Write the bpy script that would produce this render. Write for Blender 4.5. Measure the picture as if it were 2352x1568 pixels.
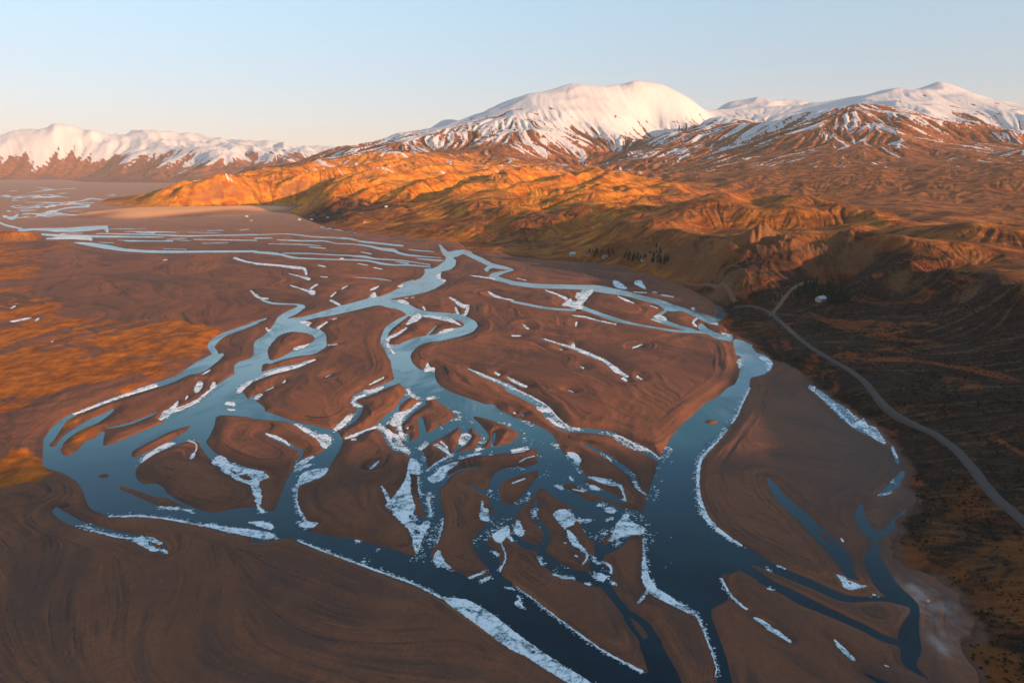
import bpy, bmesh, math, random
import numpy as np
from mathutils import Vector
from mathutils.geometry import tessellate_polygon

random.seed(7)
for o in list(bpy.data.objects):
    bpy.data.objects.remove(o)
SC = bpy.context.scene
COL = SC.collection

# ------------------------------------------------------------------ camera
cam_data = bpy.data.cameras.new('camera')
cam_data.sensor_width = 36.0
cam_data.lens = 24.3
cam_data.clip_start = 1.0
cam_data.clip_end = 90000.0
camera = bpy.data.objects.new('camera', cam_data)
COL.objects.link(camera)
camera.location = (0, 0, 150)
camera.rotation_euler = (math.radians(90 - 13.93), 0, 0)
SC.camera = camera

# ------------------------------------------------------------------ sky, sun, exposure
SUN_EL = math.radians(9.5)
SUN_AZ = math.radians(127.0)          # clockwise from the view direction (+Y): right and a little behind
world = bpy.data.worlds.new('World')
SC.world = world
world.use_nodes = True
wn = world.node_tree
wn.nodes.clear()
sky = wn.nodes.new('ShaderNodeTexSky')
sky.sky_type = 'NISHITA'
sky.sun_disc = False
sky.sun_elevation = SUN_EL
sky.sun_rotation = SUN_AZ
sky.altitude = 100
sky.air_density = 1.0
sky.dust_density = 0.0
sky.ozone_density = 2.0
bg = wn.nodes.new('ShaderNodeBackground')
bg.inputs['Strength'].default_value = 0.15
wo = wn.nodes.new('ShaderNodeOutputWorld')
gam = wn.nodes.new('ShaderNodeGamma')
gam.inputs['Gamma'].default_value = 0.6
tcw = wn.nodes.new('ShaderNodeTexCoord')
sxyz = wn.nodes.new('ShaderNodeSeparateXYZ')
rmp = wn.nodes.new('ShaderNodeValToRGB')          # warm dust low in the air, clear blue above it
rmp.color_ramp.interpolation = 'EASE'
rmp.color_ramp.elements[0].position = 0.0
rmp.color_ramp.elements[0].color = (0.97, 0.86, 0.97, 1)
rmp.color_ramp.elements[1].position = 0.30
rmp.color_ramp.elements[1].color = (1.16, 1.32, 1.37, 1)
mulw = wn.nodes.new('ShaderNodeMix')
mulw.data_type = 'RGBA'
mulw.blend_type = 'MULTIPLY'
mulw.inputs[0].default_value = 1.0
wn.links.new(sky.outputs['Color'], gam.inputs['Color'])
wn.links.new(tcw.outputs['Generated'], sxyz.inputs[0])
wn.links.new(sxyz.outputs['Z'], rmp.inputs['Fac'])
wn.links.new(gam.outputs['Color'], mulw.inputs[6])
wn.links.new(rmp.outputs['Color'], mulw.inputs[7])
wn.links.new(mulw.outputs[2], bg.inputs['Color'])
wn.links.new(bg.outputs['Background'], wo.inputs['Surface'])

sun_data = bpy.data.lights.new('sun', 'SUN')
sun_data.energy = 5.0
sun_data.angle = math.radians(0.6)
sun_data.color = (1.0, 0.585, 0.31)
sun = bpy.data.objects.new('sun', sun_data)
COL.objects.link(sun)
to_sun = Vector((math.sin(SUN_AZ) * math.cos(SUN_EL), math.cos(SUN_AZ) * math.cos(SUN_EL), math.sin(SUN_EL)))
sun.rotation_euler = to_sun.to_track_quat('Z', 'Y').to_euler()
sun.location = (400, -300, 600)

SC.view_settings.view_transform = 'Standard'
SC.view_settings.look = 'None'
SC.view_settings.gamma = 1.0
SC.view_settings.exposure = 1.05

# ------------------------------------------------------------------ outlines and heights (metres / twentieths of a metre, camera foot at 0,0)
WATER = """
-83572,124081 -84364,125594 -77467,118539 -75910,116780 -72524,111739 -72350,111569 -74014,118961 -73868,119847 -72982,118539 -71488,115949 -70662,109638 -70018,108338 -68569,105889 -69399,106413 -64757,94348 -65373,95130 -69973,105786 -70445,106623 -71944,108812 -73902,111092 -73988,112294 -72333,111092 -74282,113851
-74045,104520 -74643,106509 -72686,103870 -71444,102498 -71671,100978 -72786,102498
-60343,95130 -59602,95130 -57880,90906 -59343,91827
-59064,88744 -59306,89625 -58291,89422 -56243,86721 -54240,84676 -53213,83156 -52008,81534 -49928,79402 -49189,78224 -49073,77965 -51635,80061 -50631,77712 -51747,78453 -51242,77406 -52256,77986 -51867,76594 -50967,74799 -51082,74890 -51805,75970 -53070,78224 -53641,78967 -54193,78835 -54132,78411 -53287,76849 -53402,76052 -51753,73009 -52387,73840 -53612,75848 -54022,76433 -54724,77081 -55038,78224 -55670,79402 -56016,79811 -56927,80517 -56586,78982 -58302,81201 -58052,80195 -58487,80615 -59372,81866 -59475,82313 -60880,84486 -62171,85860 -62824,88059 -62131,87279 -61234,85860 -60160,84432 -58246,82399 -57927,82559 -59461,87279 -58099,86261 -58469,87423 -58286,87279 -56426,84486 -55296,83001 -54073,82454 -54896,84486 -55241,84933 -57977,88145 -57542,86860 -58010,87279
-49894,88744 -49673,88473 -48974,87279 -48212,85860 -48020,85416 -47965,83834 -48400,84486 -49186,85860 -49734,86952
-57650,83413 -56865,81866 -55957,80615 -55726,80401 -55664,81692 -56450,83156 -57726,84455
-46187,77081 -45828,77372 -42894,73907 -42188,72819 -41928,72227 -43749,73755 -43991,73585 -43625,72468 -42227,69178 -41647,67236 -41077,66387 -40495,65677 -40208,65961 -40548,67042 -39506,66464 -38513,64967 -38231,64750 -38189,64350 -38713,65050 -39638,65078 -39144,63962 -38666,63341 -37191,62440 -36988,61691 -35811,59602 -34958,58150 -34895,57591 -35478,56583 -35400,55929 -34844,54279 -33726,51915 -33287,51348 -32712,50912 -32369,50411 -32041,49991 -30601,48840 -30582,49041 -30180,48479 -29552,47819 -29172,47215 -29001,46868 -30074,47715 -30610,47549 -30767,47102 -30452,46487 -30454,46072 -31448,46636 -31047,45471 -31651,44778 -31766,45051 -32148,45562 -32215,45699 -32111,46013 -32362,46899 -32025,46791 -32032,46453 -31896,46094 -31828,45965 -31718,45831 -31282,45781 -31622,46374 -31620,46567 -31966,47215 -32134,47419 -32892,48513 -33025,48669 -33589,49042 -33767,48799 -33614,48162 -33927,48575 -34321,49233 -34529,49662 -34514,50196 -33510,49831 -33980,51216 -34407,51915 -34683,52291 -35056,52436 -34875,52773 -35511,54381 -35197,54040 -36629,57843 -36931,59153 -36958,60982 -37321,61706 -37437,61841 -39396,62972 -39050,62237 -39312,61391 -39056,60707 -39648,61246 -39520,60989 -38631,59602 -38504,59349 -38465,58277 -37981,57635 -37672,57066 -38676,56778 -38478,55615 -40066,56826 -40684,57426 -41438,58407 -42066,58932 -42430,59602 -42886,60287 -42585,60395 -42720,61048 -42544,60999 -41628,59771 -41302,59448 -40612,59095 -40920,59602 -41251,60346 -41097,60536 -42105,62802 -41551,62440 -41169,61933 -40887,61706 -41317,61559 -41067,60989 -40560,60258 -39959,59773 -39540,60039 -39606,60287 -39993,60989 -40855,61706 -41272,63267 -40415,62332 -40273,62853 -40394,63192 -41301,64417 -42287,65432 -43387,63784 -43535,63962 -43756,64334 -43562,65231 -43915,66387 -45458,67213 -45577,66014 -45891,66387 -46257,67010 -46086,68153 -44311,67676 -43137,66762 -42834,67831 -42946,69498 -43542,71285 -45873,76240
-50703,71826 -50638,72077 -49508,71045 -49975,72517 -48668,71085 -48303,70859 -49491,70723 -49450,69901 -50347,70859 -50725,71485
-42021,66467 -41912,65558 -41139,64517 -40790,64379 -41627,66387
-42277,59803 -41723,58932 -40904,57934 -40324,57777 -40177,57635 -39627,56910 -39315,56648 -39963,58932 -40435,59602 -40622,59776 -40184,57917 -40411,58099 -41340,59353 -41730,59767 -42421,60160
-39173,58326 -38747,57635 -38455,57243 -38052,57086 -37958,57197 -38604,58277 -39214,58697
-37568,54063 -37245,54461 -36805,54277 -36199,53510 -36049,53194 -36299,53382 -36492,52305 -37238,53254 -37932,53510
-38447,53510 -38174,53436 -37817,52967 -37466,52431 -36955,51915 -36910,51728 -37517,52158 -37743,52436 -38112,52967
-32687,52436 -32292,52777 -32049,52436 -31885,52103 -31948,51915 -32606,51649 -32675,51664 -32848,51915 -32891,52011
-36584,51404 -36720,51672 -36309,51427 -35792,50903 -35644,50642
-33099,50545 -32762,49929 -32595,49764 -32574,50411
-34832,49455 -34983,49731 -34800,49508 -34433,48991 -33024,46791 -32748,46374 -32453,45965 -31960,45167 -31668,44778 -31539,44462 -30865,43241 -31260,43550 -32643,45174 -33186,45562 -33335,45965 -33635,46374 -34298,47215 -34604,47647 -34832,48016 -33258,46420 -33056,46326 -33387,46993
-31577,48101 -31656,47647 -31353,47215 -31235,47102 -30981,47094 -31078,47457 -30917,47465 -31217,48087
-30421,41553 -30371,41533 -29188,40181 -28597,39547 -26124,37201 -25605,36540 -25470,37008 -25009,36935 -23821,37253 -23296,38276 -22566,38886 -22438,38755 -22070,38183 -21600,37355 -21328,36822 -21177,36562 -21091,36446 -20646,36765 -19158,36562 -19100,36400 -19667,36504 -19805,36202 -20443,36356 -20871,36132 -20856,36069 -20717,35800 -20282,35070 -20076,34692 -19857,34235 -19852,34191 -20142,34599 -21098,36159 -21308,36452 -21441,35238 -21863,34616 -22522,34725 -22512,34613 -23707,35380 -24338,35672 -24504,35576 -24507,34704 -24648,34849 -24995,35310 -25330,35800 -25643,36304 -25837,36562 -27262,37853 -28102,38690 -29589,40378 -29987,40898
-10379,37903 -10408,38088 -10367,38103 -8346,35625 -8074,35157 -7697,34368 -7614,34140 -7562,33915 -7557,33740 -7910,34428 -8196,34882 -9258,36004 -10107,37044 -10233,37355
-13879,36304 -13772,36553 -13651,36304 -13605,36051 -13819,35439 -13892,35554 -13987,35800 -14016,35956
-15002,35800 -14839,35852 -14701,35554 -14661,35360 -15363,35206 -15444,35310 -15515,35561
-19518,35070 -18854,35200 -18315,34915 -18402,35204 -18345,35215 -17078,34902 -16719,34662 -15820,34654 -14747,34378 -13969,33915 -13976,33822 -14288,33902 -15085,34273 -15709,34316 -16245,34562 -16596,34273 -17593,34375 -17371,33891 -17343,33756 -18439,34255 -18531,34368 -18685,34644 -18808,34799 -19335,34754 -19393,34833
-21311,34140 -21084,34200 -21024,34140 -20883,33915 -20840,33796 -21435,33667 -21575,33474 -21063,33257 -16414,32248 -16129,32169 -16024,32013 -15933,31815 -15921,31745 -16616,31715 -19249,31875 -19243,31815 -18745,31045 -18416,30490 -18220,30131 -18225,30109 -18481,30452 -19448,30945 -19982,31041 -20618,30839 -20741,30972 -20924,31234 -21044,31425 -21151,31628 -20982,31974 -20983,32013 -21090,32214 -22128,32827 -22288,33011 -22464,33257 -22747,33693 -22886,33947 -21699,33460 -21701,33494 -21948,33915 -21967,33976
-20264,33915 -20306,34039 -19760,34029 -17332,33577 -15761,33004 -15210,32944 -12296,33516 -12183,33419 -11417,33779 -10837,33827 -10395,33549 -9406,32564 -7676,31887 -7407,31694 -7222,31454 -6612,30411 -4501,28562 -4453,28472 -4415,28296 -4388,28043 -4411,27979 -6016,29225 -6538,29731 -7025,30571 -7302,30913 -9238,31966 -10313,33088 -10676,33314 -11072,33327 -12106,32879 -14861,32171 -15580,32330 -16990,32938 -20034,33572 -20133,33693
-11769,31815 -10944,31726 -10879,31619 -10812,31425 -10789,31266 -11491,31120 -11567,31234 -11647,31425
-15344,31425 -15016,31566 -14663,31425 -14580,31234 -14588,31198 -15437,31170 -15643,31234
-14212,31045 -14218,31153 -11345,30714 -11266,30696 -11162,30490 -11089,30252 -11112,30216 -14037,30707 -14075,30751
-10405,30858 -10411,30955 -9172,30585 -8294,30535 -8018,30235 -7563,29553 -7348,29315 -6635,29141 -6206,28819 -5758,28358 -5167,27509 -4671,27260 -4524,26954 -4352,26390 -4246,26098 -4031,25703 -3822,25417 -3145,24804 -2520,24432 -2489,24362 -2477,24245 -2510,24192 -3511,24688 -3841,24943 -4168,25420 -4501,26150 -5037,26621 -5684,27737 -6039,28182 -6508,28647 -7247,28904 -7943,29810 -8154,30007 -8897,29948 -9268,30065 -10267,30518 -10347,30673
-17370,30673 -16026,30388 -15167,30352 -15258,30673 -14943,30748 -14096,30490 -13980,30310 -14262,30291 -14879,30612 -15022,30490 -14836,30409 -14674,30131 -14599,29955 -14593,29899 -16676,30002 -16971,30414 -17231,30429 -17276,30490
-18774,29781 -18345,29749 -17598,29311 -16520,28504 -15523,27517 -15175,27235 -14218,26753 -13622,26605 -12488,26499 -10869,26604 -9788,26573 -9637,26324 -9185,26141 -8807,25885 -8399,25427 -7946,24793 -7578,24449 -6092,24001 -5985,24015 -6022,24246 -6018,24345 -5940,24262 -5840,24015 -5820,23997 -5418,23916 -4921,23699 -4002,22682 -3798,22592 -3395,22588 -2645,22135 -2599,22022 -2590,21926 -2601,21871 -3340,22208 -3751,22217 -3987,22288 -4334,22585 -4670,23068 -4848,23271 -5225,23480 -7477,23969 -7773,24235 -8363,24991 -9508,25704 -9575,25764 -9701,25987 -12981,25746 -13602,25828 -14288,26083 -15053,26490 -16011,27205 -17961,28884 -18527,29417 -18675,29608
-17644,29608 -17725,29768 -17711,29774 -17097,29608 -16926,29531 -16852,29438 -16812,29327 -17243,29417
-12393,29438 -12032,29485 -11932,29269 -11930,29187 -12982,29071 -13085,29269
-10216,29103 -8862,29001 -8220,28661 -7774,28296 -7747,28158 -7762,28155 -8783,28620 -10117,28869 -10171,28938
-2991,28613 -2985,28745 -2941,28641 -2650,27183 -2480,26390 -2414,26158 -2380,26127 -2168,26574 -1921,26860 -1823,26810 -1609,26424 -1530,26119 -1470,25604 -1450,25520 -919,23827 -697,23010 -524,22599 -144,21940 38,21489 57,21366 58,21276 38,21123 -209,20603 -384,20093 -405,20001 -403,19921 -210,19511 80,19015 526,18708 844,18567 1172,18485 2122,18376 2270,18325 2438,18182 2915,17422 3217,16736 3535,16280 3725,15569 3847,15258 4053,14642 4230,14264 4260,14281 4325,14392 4429,14608 4504,14785 4519,14875 4542,15200 4565,15295 4598,15373 4621,15390 4671,15304 4692,15252 4701,15127 4687,14988 4648,14785 4575,14521 4484,14265 4394,14058 4303,13869 4197,13676 4137,13584 4097,13471 4083,13453 4048,13504 4004,13521 3969,13601 3883,14094 3839,13977 3726,13781 3693,13700 3675,13396 3667,13359 3641,13294 3620,13275 3624,13546 3633,13623 3659,13739 3723,13897 3870,14140 3875,14181 3793,14662 3761,14787 3719,14874 3660,14889 3514,14801 3441,14834 3418,14892 3406,14881 3316,14672 3215,14487 3201,14434 3226,14133 3221,14058 3184,13897 3182,13851 3340,13420 3521,13176 3546,13109 3575,12947 3619,12936 3632,12953 3632,13104 3650,13212 3678,13322 3717,13433 3757,13518 3795,13569 3821,13572 3835,13508 3824,13212 3828,13063 3869,12817 3903,12748 3946,12707 3993,12761 4081,12669 4109,12609 4112,12556 4104,12491 4061,12330 4024,12235 3993,12172 3959,12123 3931,12103 3804,12224 3742,12320 3717,12416 3689,12674 3678,12691 3507,12745 3230,12790 3103,12845 2191,13687 2073,13845 1957,14048 1697,14702 1541,15011 1513,15099 1419,15068 1409,14921 1398,14875 1381,14852 975,14957 685,15139 263,15576 0,15887 -16,15942 -19,16058 -29,16112 -366,16459 -459,16615 -523,16815 -612,17226 -628,17347 -618,17455 -596,17433 -449,16978 -321,16689 -178,16459 29,16237 48,16074 68,16043 616,15478 839,15283 1017,15191 1357,15087 1380,15106 1372,15153 1272,15401 1152,15413 1144,15489 1159,15637 1274,16099 1277,16152 1068,16938 856,17405 847,17469 853,17565 866,17616 886,17604 1110,17123 1334,16565 1349,16422 1337,16226 1357,16229 1385,16336 1407,16369 1412,16191 1504,16014 1526,16047 1582,16313 1574,16355 1537,16386 1532,16477 1569,16815 1605,17047 1633,17166 1651,17196 1696,17127 1763,17392 1832,17594 1798,17642 1664,17685 780,17826 410,18024 -33,18413 -55,18460 -100,18658 -295,18955 -517,19225 -603,19414 -1233,20067 -1252,20179 -1217,20204 -661,19779 -651,19842 -655,20081 -649,20244 -599,20525 -410,20846 -151,21174 -134,21276 -608,21757 -729,21366 -731,21276 -708,21008 -722,20887 -800,20997 -842,21186 -858,21458 -841,21738 -776,22119 -787,22216 -933,22763 -1513,24548 -1662,25058 -1726,25353 -1805,25404 -1854,25255 -1960,24688 -2078,24362 -2069,24245 -2012,24061 -1914,23567 -1890,23349 -1842,22515 -1837,22119 -1871,21535 -1935,21248 -2122,20956 -2148,20843 -2149,20747 -2116,20492 -2101,20162 -2025,19608 -1972,19427 -1888,19399 -1863,19304 -1854,19230 -1839,18937 -1885,18514 -2008,17825 -2140,17401 -2288,17093 -2431,16870 -2808,16444 -2915,16259 -2895,16202 -2679,16257 -2584,16210 -2468,16018 -2425,15891 -2365,15637 -2128,15135 -2005,14962 -1731,14765 -1208,14581 -1203,14608 -1206,14652 -1291,15247 -1291,15343 -1279,15364 -1254,15282 -1140,14696 -1119,14521 -1047,14426 -1044,14564 -1013,14986 -1012,15153 -1019,15247 -1091,15198 -1140,15247 -1174,15330 -1341,15916 -1539,16524 -1547,16613 -1528,16623 -1338,16230 -1133,15673 -1032,15572 -1007,15613 -986,15588 -975,15489 -960,15200 -949,14875 -954,14696 -987,14349 -977,14307 -881,14122 -773,13868 -723,13698 -685,13471 -682,13396 -684,13254 -719,12988 -772,12811 -876,12609 -986,12449 -1206,12194 -1322,12100 -1472,12055 -1532,12003 -1569,11959 -1634,11781 -1666,11638 -1690,11445 -1697,11301 -1696,11223 -1692,11144 -1681,11065 -1631,10811 -1592,10664 -1516,10469 -1480,10393 -1446,10333 -1384,10247 -1358,10290 -1359,10640 -1352,10668 -1344,10655 -1299,10474 -1277,10417 -1261,10389 -1223,10388 -1209,10358 -1201,10312 -1155,9917 -1127,9771 -1072,9570 -1006,9414 -902,9242 -799,9112 -379,8680 -313,8640 -265,8661 -254,8654 -226,8609 -190,8489 -175,8451 -120,8361 -5,8227 15,8173 127,8084 201,8011 322,7861 428,7705 471,7600 497,7460 554,7087 568,6977 571,6896 587,6999 609,7066 616,7076 664,7055 702,7025 710,7014 721,6977 735,6889 737,6856 732,6803 708,6709 706,6647 739,6478 751,6431 814,6438 914,6413 979,6376 1015,6347 1047,6312 1066,6280 1077,6240 1081,6163 1078,6093 1064,5915 1059,5903 1050,5893 992,5866 963,5871 942,5887 900,5941 869,5973 743,6056 700,6095 684,6095 590,6139 587,6145 587,6154 592,6160 657,6132 664,6131 669,6136 609,6267 565,6277 555,6300 551,6297 536,6265 481,6217 485,6208 641,6053 643,6041 641,6024 645,6010 688,5937 715,5906 755,5886 771,5891 778,5898 789,5923 791,5931 788,5948 789,5956 794,5956 844,5925 885,5891 1031,5753 1064,5749 1167,5718 1172,5707 1171,5623 1174,5617 1185,5661 1190,5691 1198,5715 1236,5857 1329,6145 1459,6517 1540,6771 1542,6785 1493,6912 1441,7011 1391,7082 1299,7180 1262,7236 1232,7308 1180,7463 1146,7526 1117,7555 1077,7578 930,7629 831,7651 706,7658 663,7671 594,7717 558,7760 522,7820 488,7907 441,8067 366,8356 315,8473 311,8553 268,8650 122,8921 -63,9182 -72,9207 -83,9262 -111,9318 -111,9337 -104,9345 -87,9322 -81,9326 -80,9337 -87,9360 -207,9552 -420,9847 -672,10283 -683,10312 -684,10335 -670,10343 -369,9955 -175,9733 23,9457 44,9414 51,9375 55,9318 60,9300 177,9159 317,8922 414,8729 482,8569 513,8473 539,8362 594,8088 640,7951 674,7877 697,7849 730,7827 850,7801 1104,7710 1145,7690 1189,7656 1229,7600 1346,7384 1428,7292 1482,7208 1532,7090 1587,6918 1596,6932 1646,7055 1768,7336 1851,7510 2006,7799 2122,7993 2314,8287 2541,8656 2627,8770 2787,8947 2879,9072 3024,9308 3103,9415 3188,9500 3264,9629 3414,9960 3508,10222 3536,10312 3541,10381 3575,10521 3631,10737 3664,10836 3685,10883 3750,10939 3765,10963 3774,10988 3790,11066 3752,11160 3754,11197 3904,11781 4006,12141 4022,12181 4087,12270 4177,12155 4204,12033 4203,11920 4220,11907 4242,11810 4235,11752 4149,11440 4143,11300 4145,11268 4235,11118 4251,11024 4237,10874 4224,10811 4118,10521 4059,10404 3956,10225 3923,10186 3832,10055 3679,9935 3586,9878 3568,9860 3553,9833 3512,9751 3423,9511 3343,9318 3340,9304 3368,9356 3380,9371 3382,9356 3374,9337 3095,8766 2890,8317 2824,8182 2751,8050 2682,7940 2659,7913 2580,7772 2557,7718 2376,7410 2081,6943 2020,6824 1957,6658 1908,6508 1854,6317 1811,6136 1785,5990 1770,5874 1761,5761 1753,5585 1763,5512 1781,5425 1799,5362 1816,5314 1897,5135 1900,5114 1965,5018 2040,4865 2045,4846 2068,4822 2071,4821 2083,4826 2117,4784 2121,4767 2264,4625 2373,4498 2431,4442 2450,4432 2476,4424 2523,4417 2570,4415 2681,4418 2703,4415 2710,4418 2710,4423 2701,4463 2699,4504 2702,4555 2709,4608 2718,4657 2748,4779 2778,4865 2821,4954 2882,5040 2936,5096 2958,5116 2973,5135 2982,5148 2993,5174 3002,5220 3003,5300 3001,5376 3008,5425 3025,5490 3026,5527 3039,5563 3077,5630 3097,5684 3108,5705 3126,5730 3151,5754 3192,5809 3215,5833 3254,5874 3261,5879 3264,5874 3221,5777 3158,5645 3124,5447 3107,5369 3111,5367 3130,5378 3185,5382 3210,5395 3258,5440 3373,5556 3400,5585 3453,5630 3571,5738 3582,5742 3587,5738 3584,5722 3577,5707 3539,5661 3396,5504 3260,5364 3197,5307 3159,5279 3121,5258 3068,5235 3059,5227 3010,5103 2997,5078 2988,5053 2976,5028 2952,4960 2893,4667 2883,4600 2881,4545 2885,4488 2897,4407 2898,4371 2893,4335 2883,4302 2869,4269 2850,4232 2829,4195 2768,4101 2722,4020 2697,3970 2660,3888 2636,3845 2603,3798 2549,3738 2535,3719 2526,3704 2521,3690 2520,3668 2523,3628 2533,3586 2529,3580 2524,3579 2473,3648 2455,3679 2451,3697 2452,3723 2459,3749 2465,3764 2497,3833 2510,3872 2510,3879 2452,3915 2425,3936 2407,3957 2359,4026 2292,4098 2159,4228 2069,4301 2042,4328 2020,4359 1972,4444 1932,4495 1926,4497 1921,4492 1918,4491 1888,4509 1886,4514 1887,4519 1891,4525 1900,4529 1853,4589 1849,4603 1850,4630 1791,4718 1762,4756 1756,4758 1698,4722 1661,4705 1623,4703 1609,4697 1600,4691 1588,4673 1583,4657 1582,4650 1589,4650 1591,4646 1593,4504 1602,4423 1610,4388 1625,4345 1656,4280 1656,4273 1652,4264 1646,4259 1641,4263 1611,4321 1600,4349 1586,4408 1578,4503 1575,4493 1564,4413 1544,4374 1421,4283 1413,4273 1398,4250 1384,4200 1379,4159 1374,4033 1364,3849 1359,3772 1353,3708 1315,3444 1312,3438 1287,3414 1222,3414 1212,3461 1216,3477 1248,3593 1250,3603 1248,3603 1244,3598 1241,3598 1241,3604 1255,3639 1261,3661 1269,3712 1276,3779 1279,3849 1284,4033 1280,4132 1275,4168 1270,4190 1261,4205 1224,4226 1138,4318 1046,4407 1025,4433 1013,4453 1003,4478 1000,4479 996,4473 964,4414 938,4374 906,4336 900,4334 896,4340 897,4349 901,4357 994,4499 995,4509 984,4571 982,4613 986,4667 995,4717 1047,4954 1097,5227 1105,5253 1113,5300 1114,5307 1111,5310 1090,5293 1023,5283 994,5273 988,5240 977,5215 897,5103 869,5070 837,5040 809,5020 762,4990 745,4988 730,4912 717,4877 723,4871 733,4874 758,4848 770,4831 777,4807 777,4790 774,4767 765,4722 760,4706 754,4657 745,4608 747,4601 756,4601 775,4585 780,4576 780,4566 774,4552 767,4547 758,4550 743,4573 741,4571 739,4561 745,4521 759,4469 793,4359 835,4243 849,4245 860,4238 917,4150 934,4118 945,4088 964,4007 978,3965 984,3937 984,3917 976,3884 1013,3679 1018,3635 1022,3586 1023,3517 1019,3444 1018,3441 1007,3436 925,3414 662,3414 581,3433 578,3431 572,3415 569,3414 476,3414 424,3441 408,3457 358,3525 317,3569 218,3656 184,3689 121,3757 83,3788 24,3824 -8,3848 -83,3928 -246,4108 -388,4258 -436,4311 -476,4361 -499,4385 -676,4525 -736,4567 -797,4604 -1009,4722 -1542,5033 -1780,5185 -1799,5202 -1829,5222 -1837,5227 -1862,5230 -1943,5223 -2046,5174 -2132,5159 -2183,5215 -2206,5258 -2213,5267 -2362,5305 -2487,5347 -2686,5433 -2819,5485 -2987,5536 -3121,5572 -3289,5603 -3346,5606 -3448,5599 -3588,5603 -3597,5608 -3605,5623 -3614,5630 -3652,5643 -3760,5697 -3826,5738 -3875,5784 -3890,5801 -3943,5866 -4049,6007 -4136,6117 -4248,6253 -4326,6332 -4472,6442 -4587,6519 -4659,6560 -4783,6621 -4839,6655 -4893,6698 -4912,6719 -4981,6814 -5138,7055 -5286,7288 -5396,7472 -5402,7487 -5399,7497 -5465,7652 -5516,7796 -5560,7949 -5573,8017 -5587,8138 -5586,8248 -5472,8769 -5222,9515 -5081,9810 -5023,10077 -5026,10097 -5055,10177 -5066,10225 -5072,10521 -5071,10796 -5032,11197 -5041,11223 -5056,11250 -5162,11413 -5242,11552 -5348,11781 -5404,11929 -5448,12080 -5478,12235 -5491,12370 -5489,12641 -5465,12831 -5301,13457 -5260,13682 -5271,13780 -5135,14111 -5103,14058 -5083,13977 -5140,13717 -5122,13619 -5122,13572 -5203,13066 -5322,12627 -5334,12491 -5314,12235 -5240,11840 -5217,11752 -5193,11694 -5015,11385 -4914,11187 -4903,11178 -4898,11267 -4887,11275 -4864,11252 -4844,11220 -4821,11170 -4805,11123 -4764,10836 -4736,10552 -4723,10278 -4732,10168 -4767,10090 -4856,10010 -4894,9905 -4928,9666 -4976,9506 -5234,9031 -5327,8804 -5493,8291 -5502,8147 -5494,8079 -5481,8022 -5459,7947 -5412,7812 -5263,7448 -5221,7324 -5208,7264 -5171,7226 -5152,7211 -5127,7200 -5100,7208 -5104,7240 -5159,7361 -5196,7476 -5218,7587 -5228,7692 -5226,8123 -5178,8285 -5179,8491 -5172,8498 -5163,8491 -5138,8457 -5125,8423 -5082,8217 -5065,8036 -5071,7917 -5111,7776 -5125,7678 -5122,7532 -5100,7385 -5072,7300 -4986,7112 -4891,7007 -4850,6978 -4819,6971 -4802,6972 -4790,7003 -4793,7087 -4805,7158 -4853,7314 -4854,7379 -4821,7457 -4815,7510 -4833,7634 -4831,7664 -4807,7655 -4779,7613 -4670,7398 -4591,7252 -4577,7238 -4539,7243 -4454,7432 -4382,7655 -4288,7905 -4272,7983 -4275,8008 -4294,8039 -4355,8071 -4375,8090 -4386,8108 -4409,8167 -4448,8317 -4456,8391 -4438,8457 -4443,8551 -4480,8778 -4473,8787 -4451,8750 -4363,8536 -4349,8512 -4256,8730 -4247,8869 -4253,9194 -4261,9300 -4263,9318 -4286,9375 -4304,9433 -4352,9620 -4347,9637 -4339,9634 -4251,9491 -4243,9488 -4237,9841 -4224,9960 -4194,10068 -4206,10089 -4241,10133 -4252,10155 -4392,10521 -4407,10727 -4297,10929 -4326,11170 -4347,11250 -4571,11869 -4644,12141 -4650,12212 -4629,12386 -4634,12552 -4671,12859 -4681,12894 -4781,13069 -4810,13140 -4819,13176 -4820,13212 -4809,13215 -4695,13020 -4691,13033 -4775,13546 -4814,13739 -4882,14017 -4910,14207 -4926,14442 -4922,14620 -4867,15133 -4858,15376 -4865,15440 -4889,15489 -4940,15554 -4998,15591 -5173,15579 -5438,15615 -5541,15669 -5708,15824 -5902,16079 -6120,16444 -6215,16533 -6691,17469 -6718,17531 -6728,17591 -6417,17023 -6400,17002 -6398,17055 -6382,17037 -6092,16534 -5878,16404 -5857,16368 -5843,16301 -5941,16313 -5878,16206 -5694,15977 -5582,15874 -5400,15785 -4956,15701 -4802,15594 -4753,15538 -4708,15440 -4676,15343 -4651,15247 -4636,15153 -4648,15059 -4621,14707 -4622,14591 -4628,14434 -4683,14140 -4675,14099 -4664,14081 -4420,14237 -4347,14342 -3924,15383 -3941,15440 -4306,16078 -4330,16152 -4334,16225 -4313,16259 -4282,16215 -3956,15673 -3921,15588 -3889,15489 -3873,15481 -3492,16311 -3460,16533 -3498,16815 -3510,16989 -3488,17253 -3448,17206 -3332,16759 -3269,16638 -3248,16630 -3171,16756 -3098,17031 -2924,18043 -2924,18108 -2929,18120 -3013,18031 -3040,18108 -3044,18224 -3001,18583 -2803,19314 -2780,19312 -2725,19164 -2715,19170 -2621,19513 -2592,19842 -2607,20492 -2636,20834 -2712,21276 -2721,21366 -2681,21562 -2473,21646 -2375,22070 -2289,23376 -2287,24015 -2307,24245 -2352,24598 -2494,25210 -2679,26254 -2961,28296
-8180,27833 -8188,27959 -8035,27885 -7412,27515 -7344,27384 -7309,27238 -7321,27168 -8089,27669
-13697,27238 -12768,27093 -12678,27051 -12617,26949 -12590,26824 -13569,27011 -13631,27093
-4027,26949 -4004,26988 -3157,26432 -2953,26278 -2913,26119 -2926,26034 -3007,26065 -3665,26488 -3984,26740 -4009,26807
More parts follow.
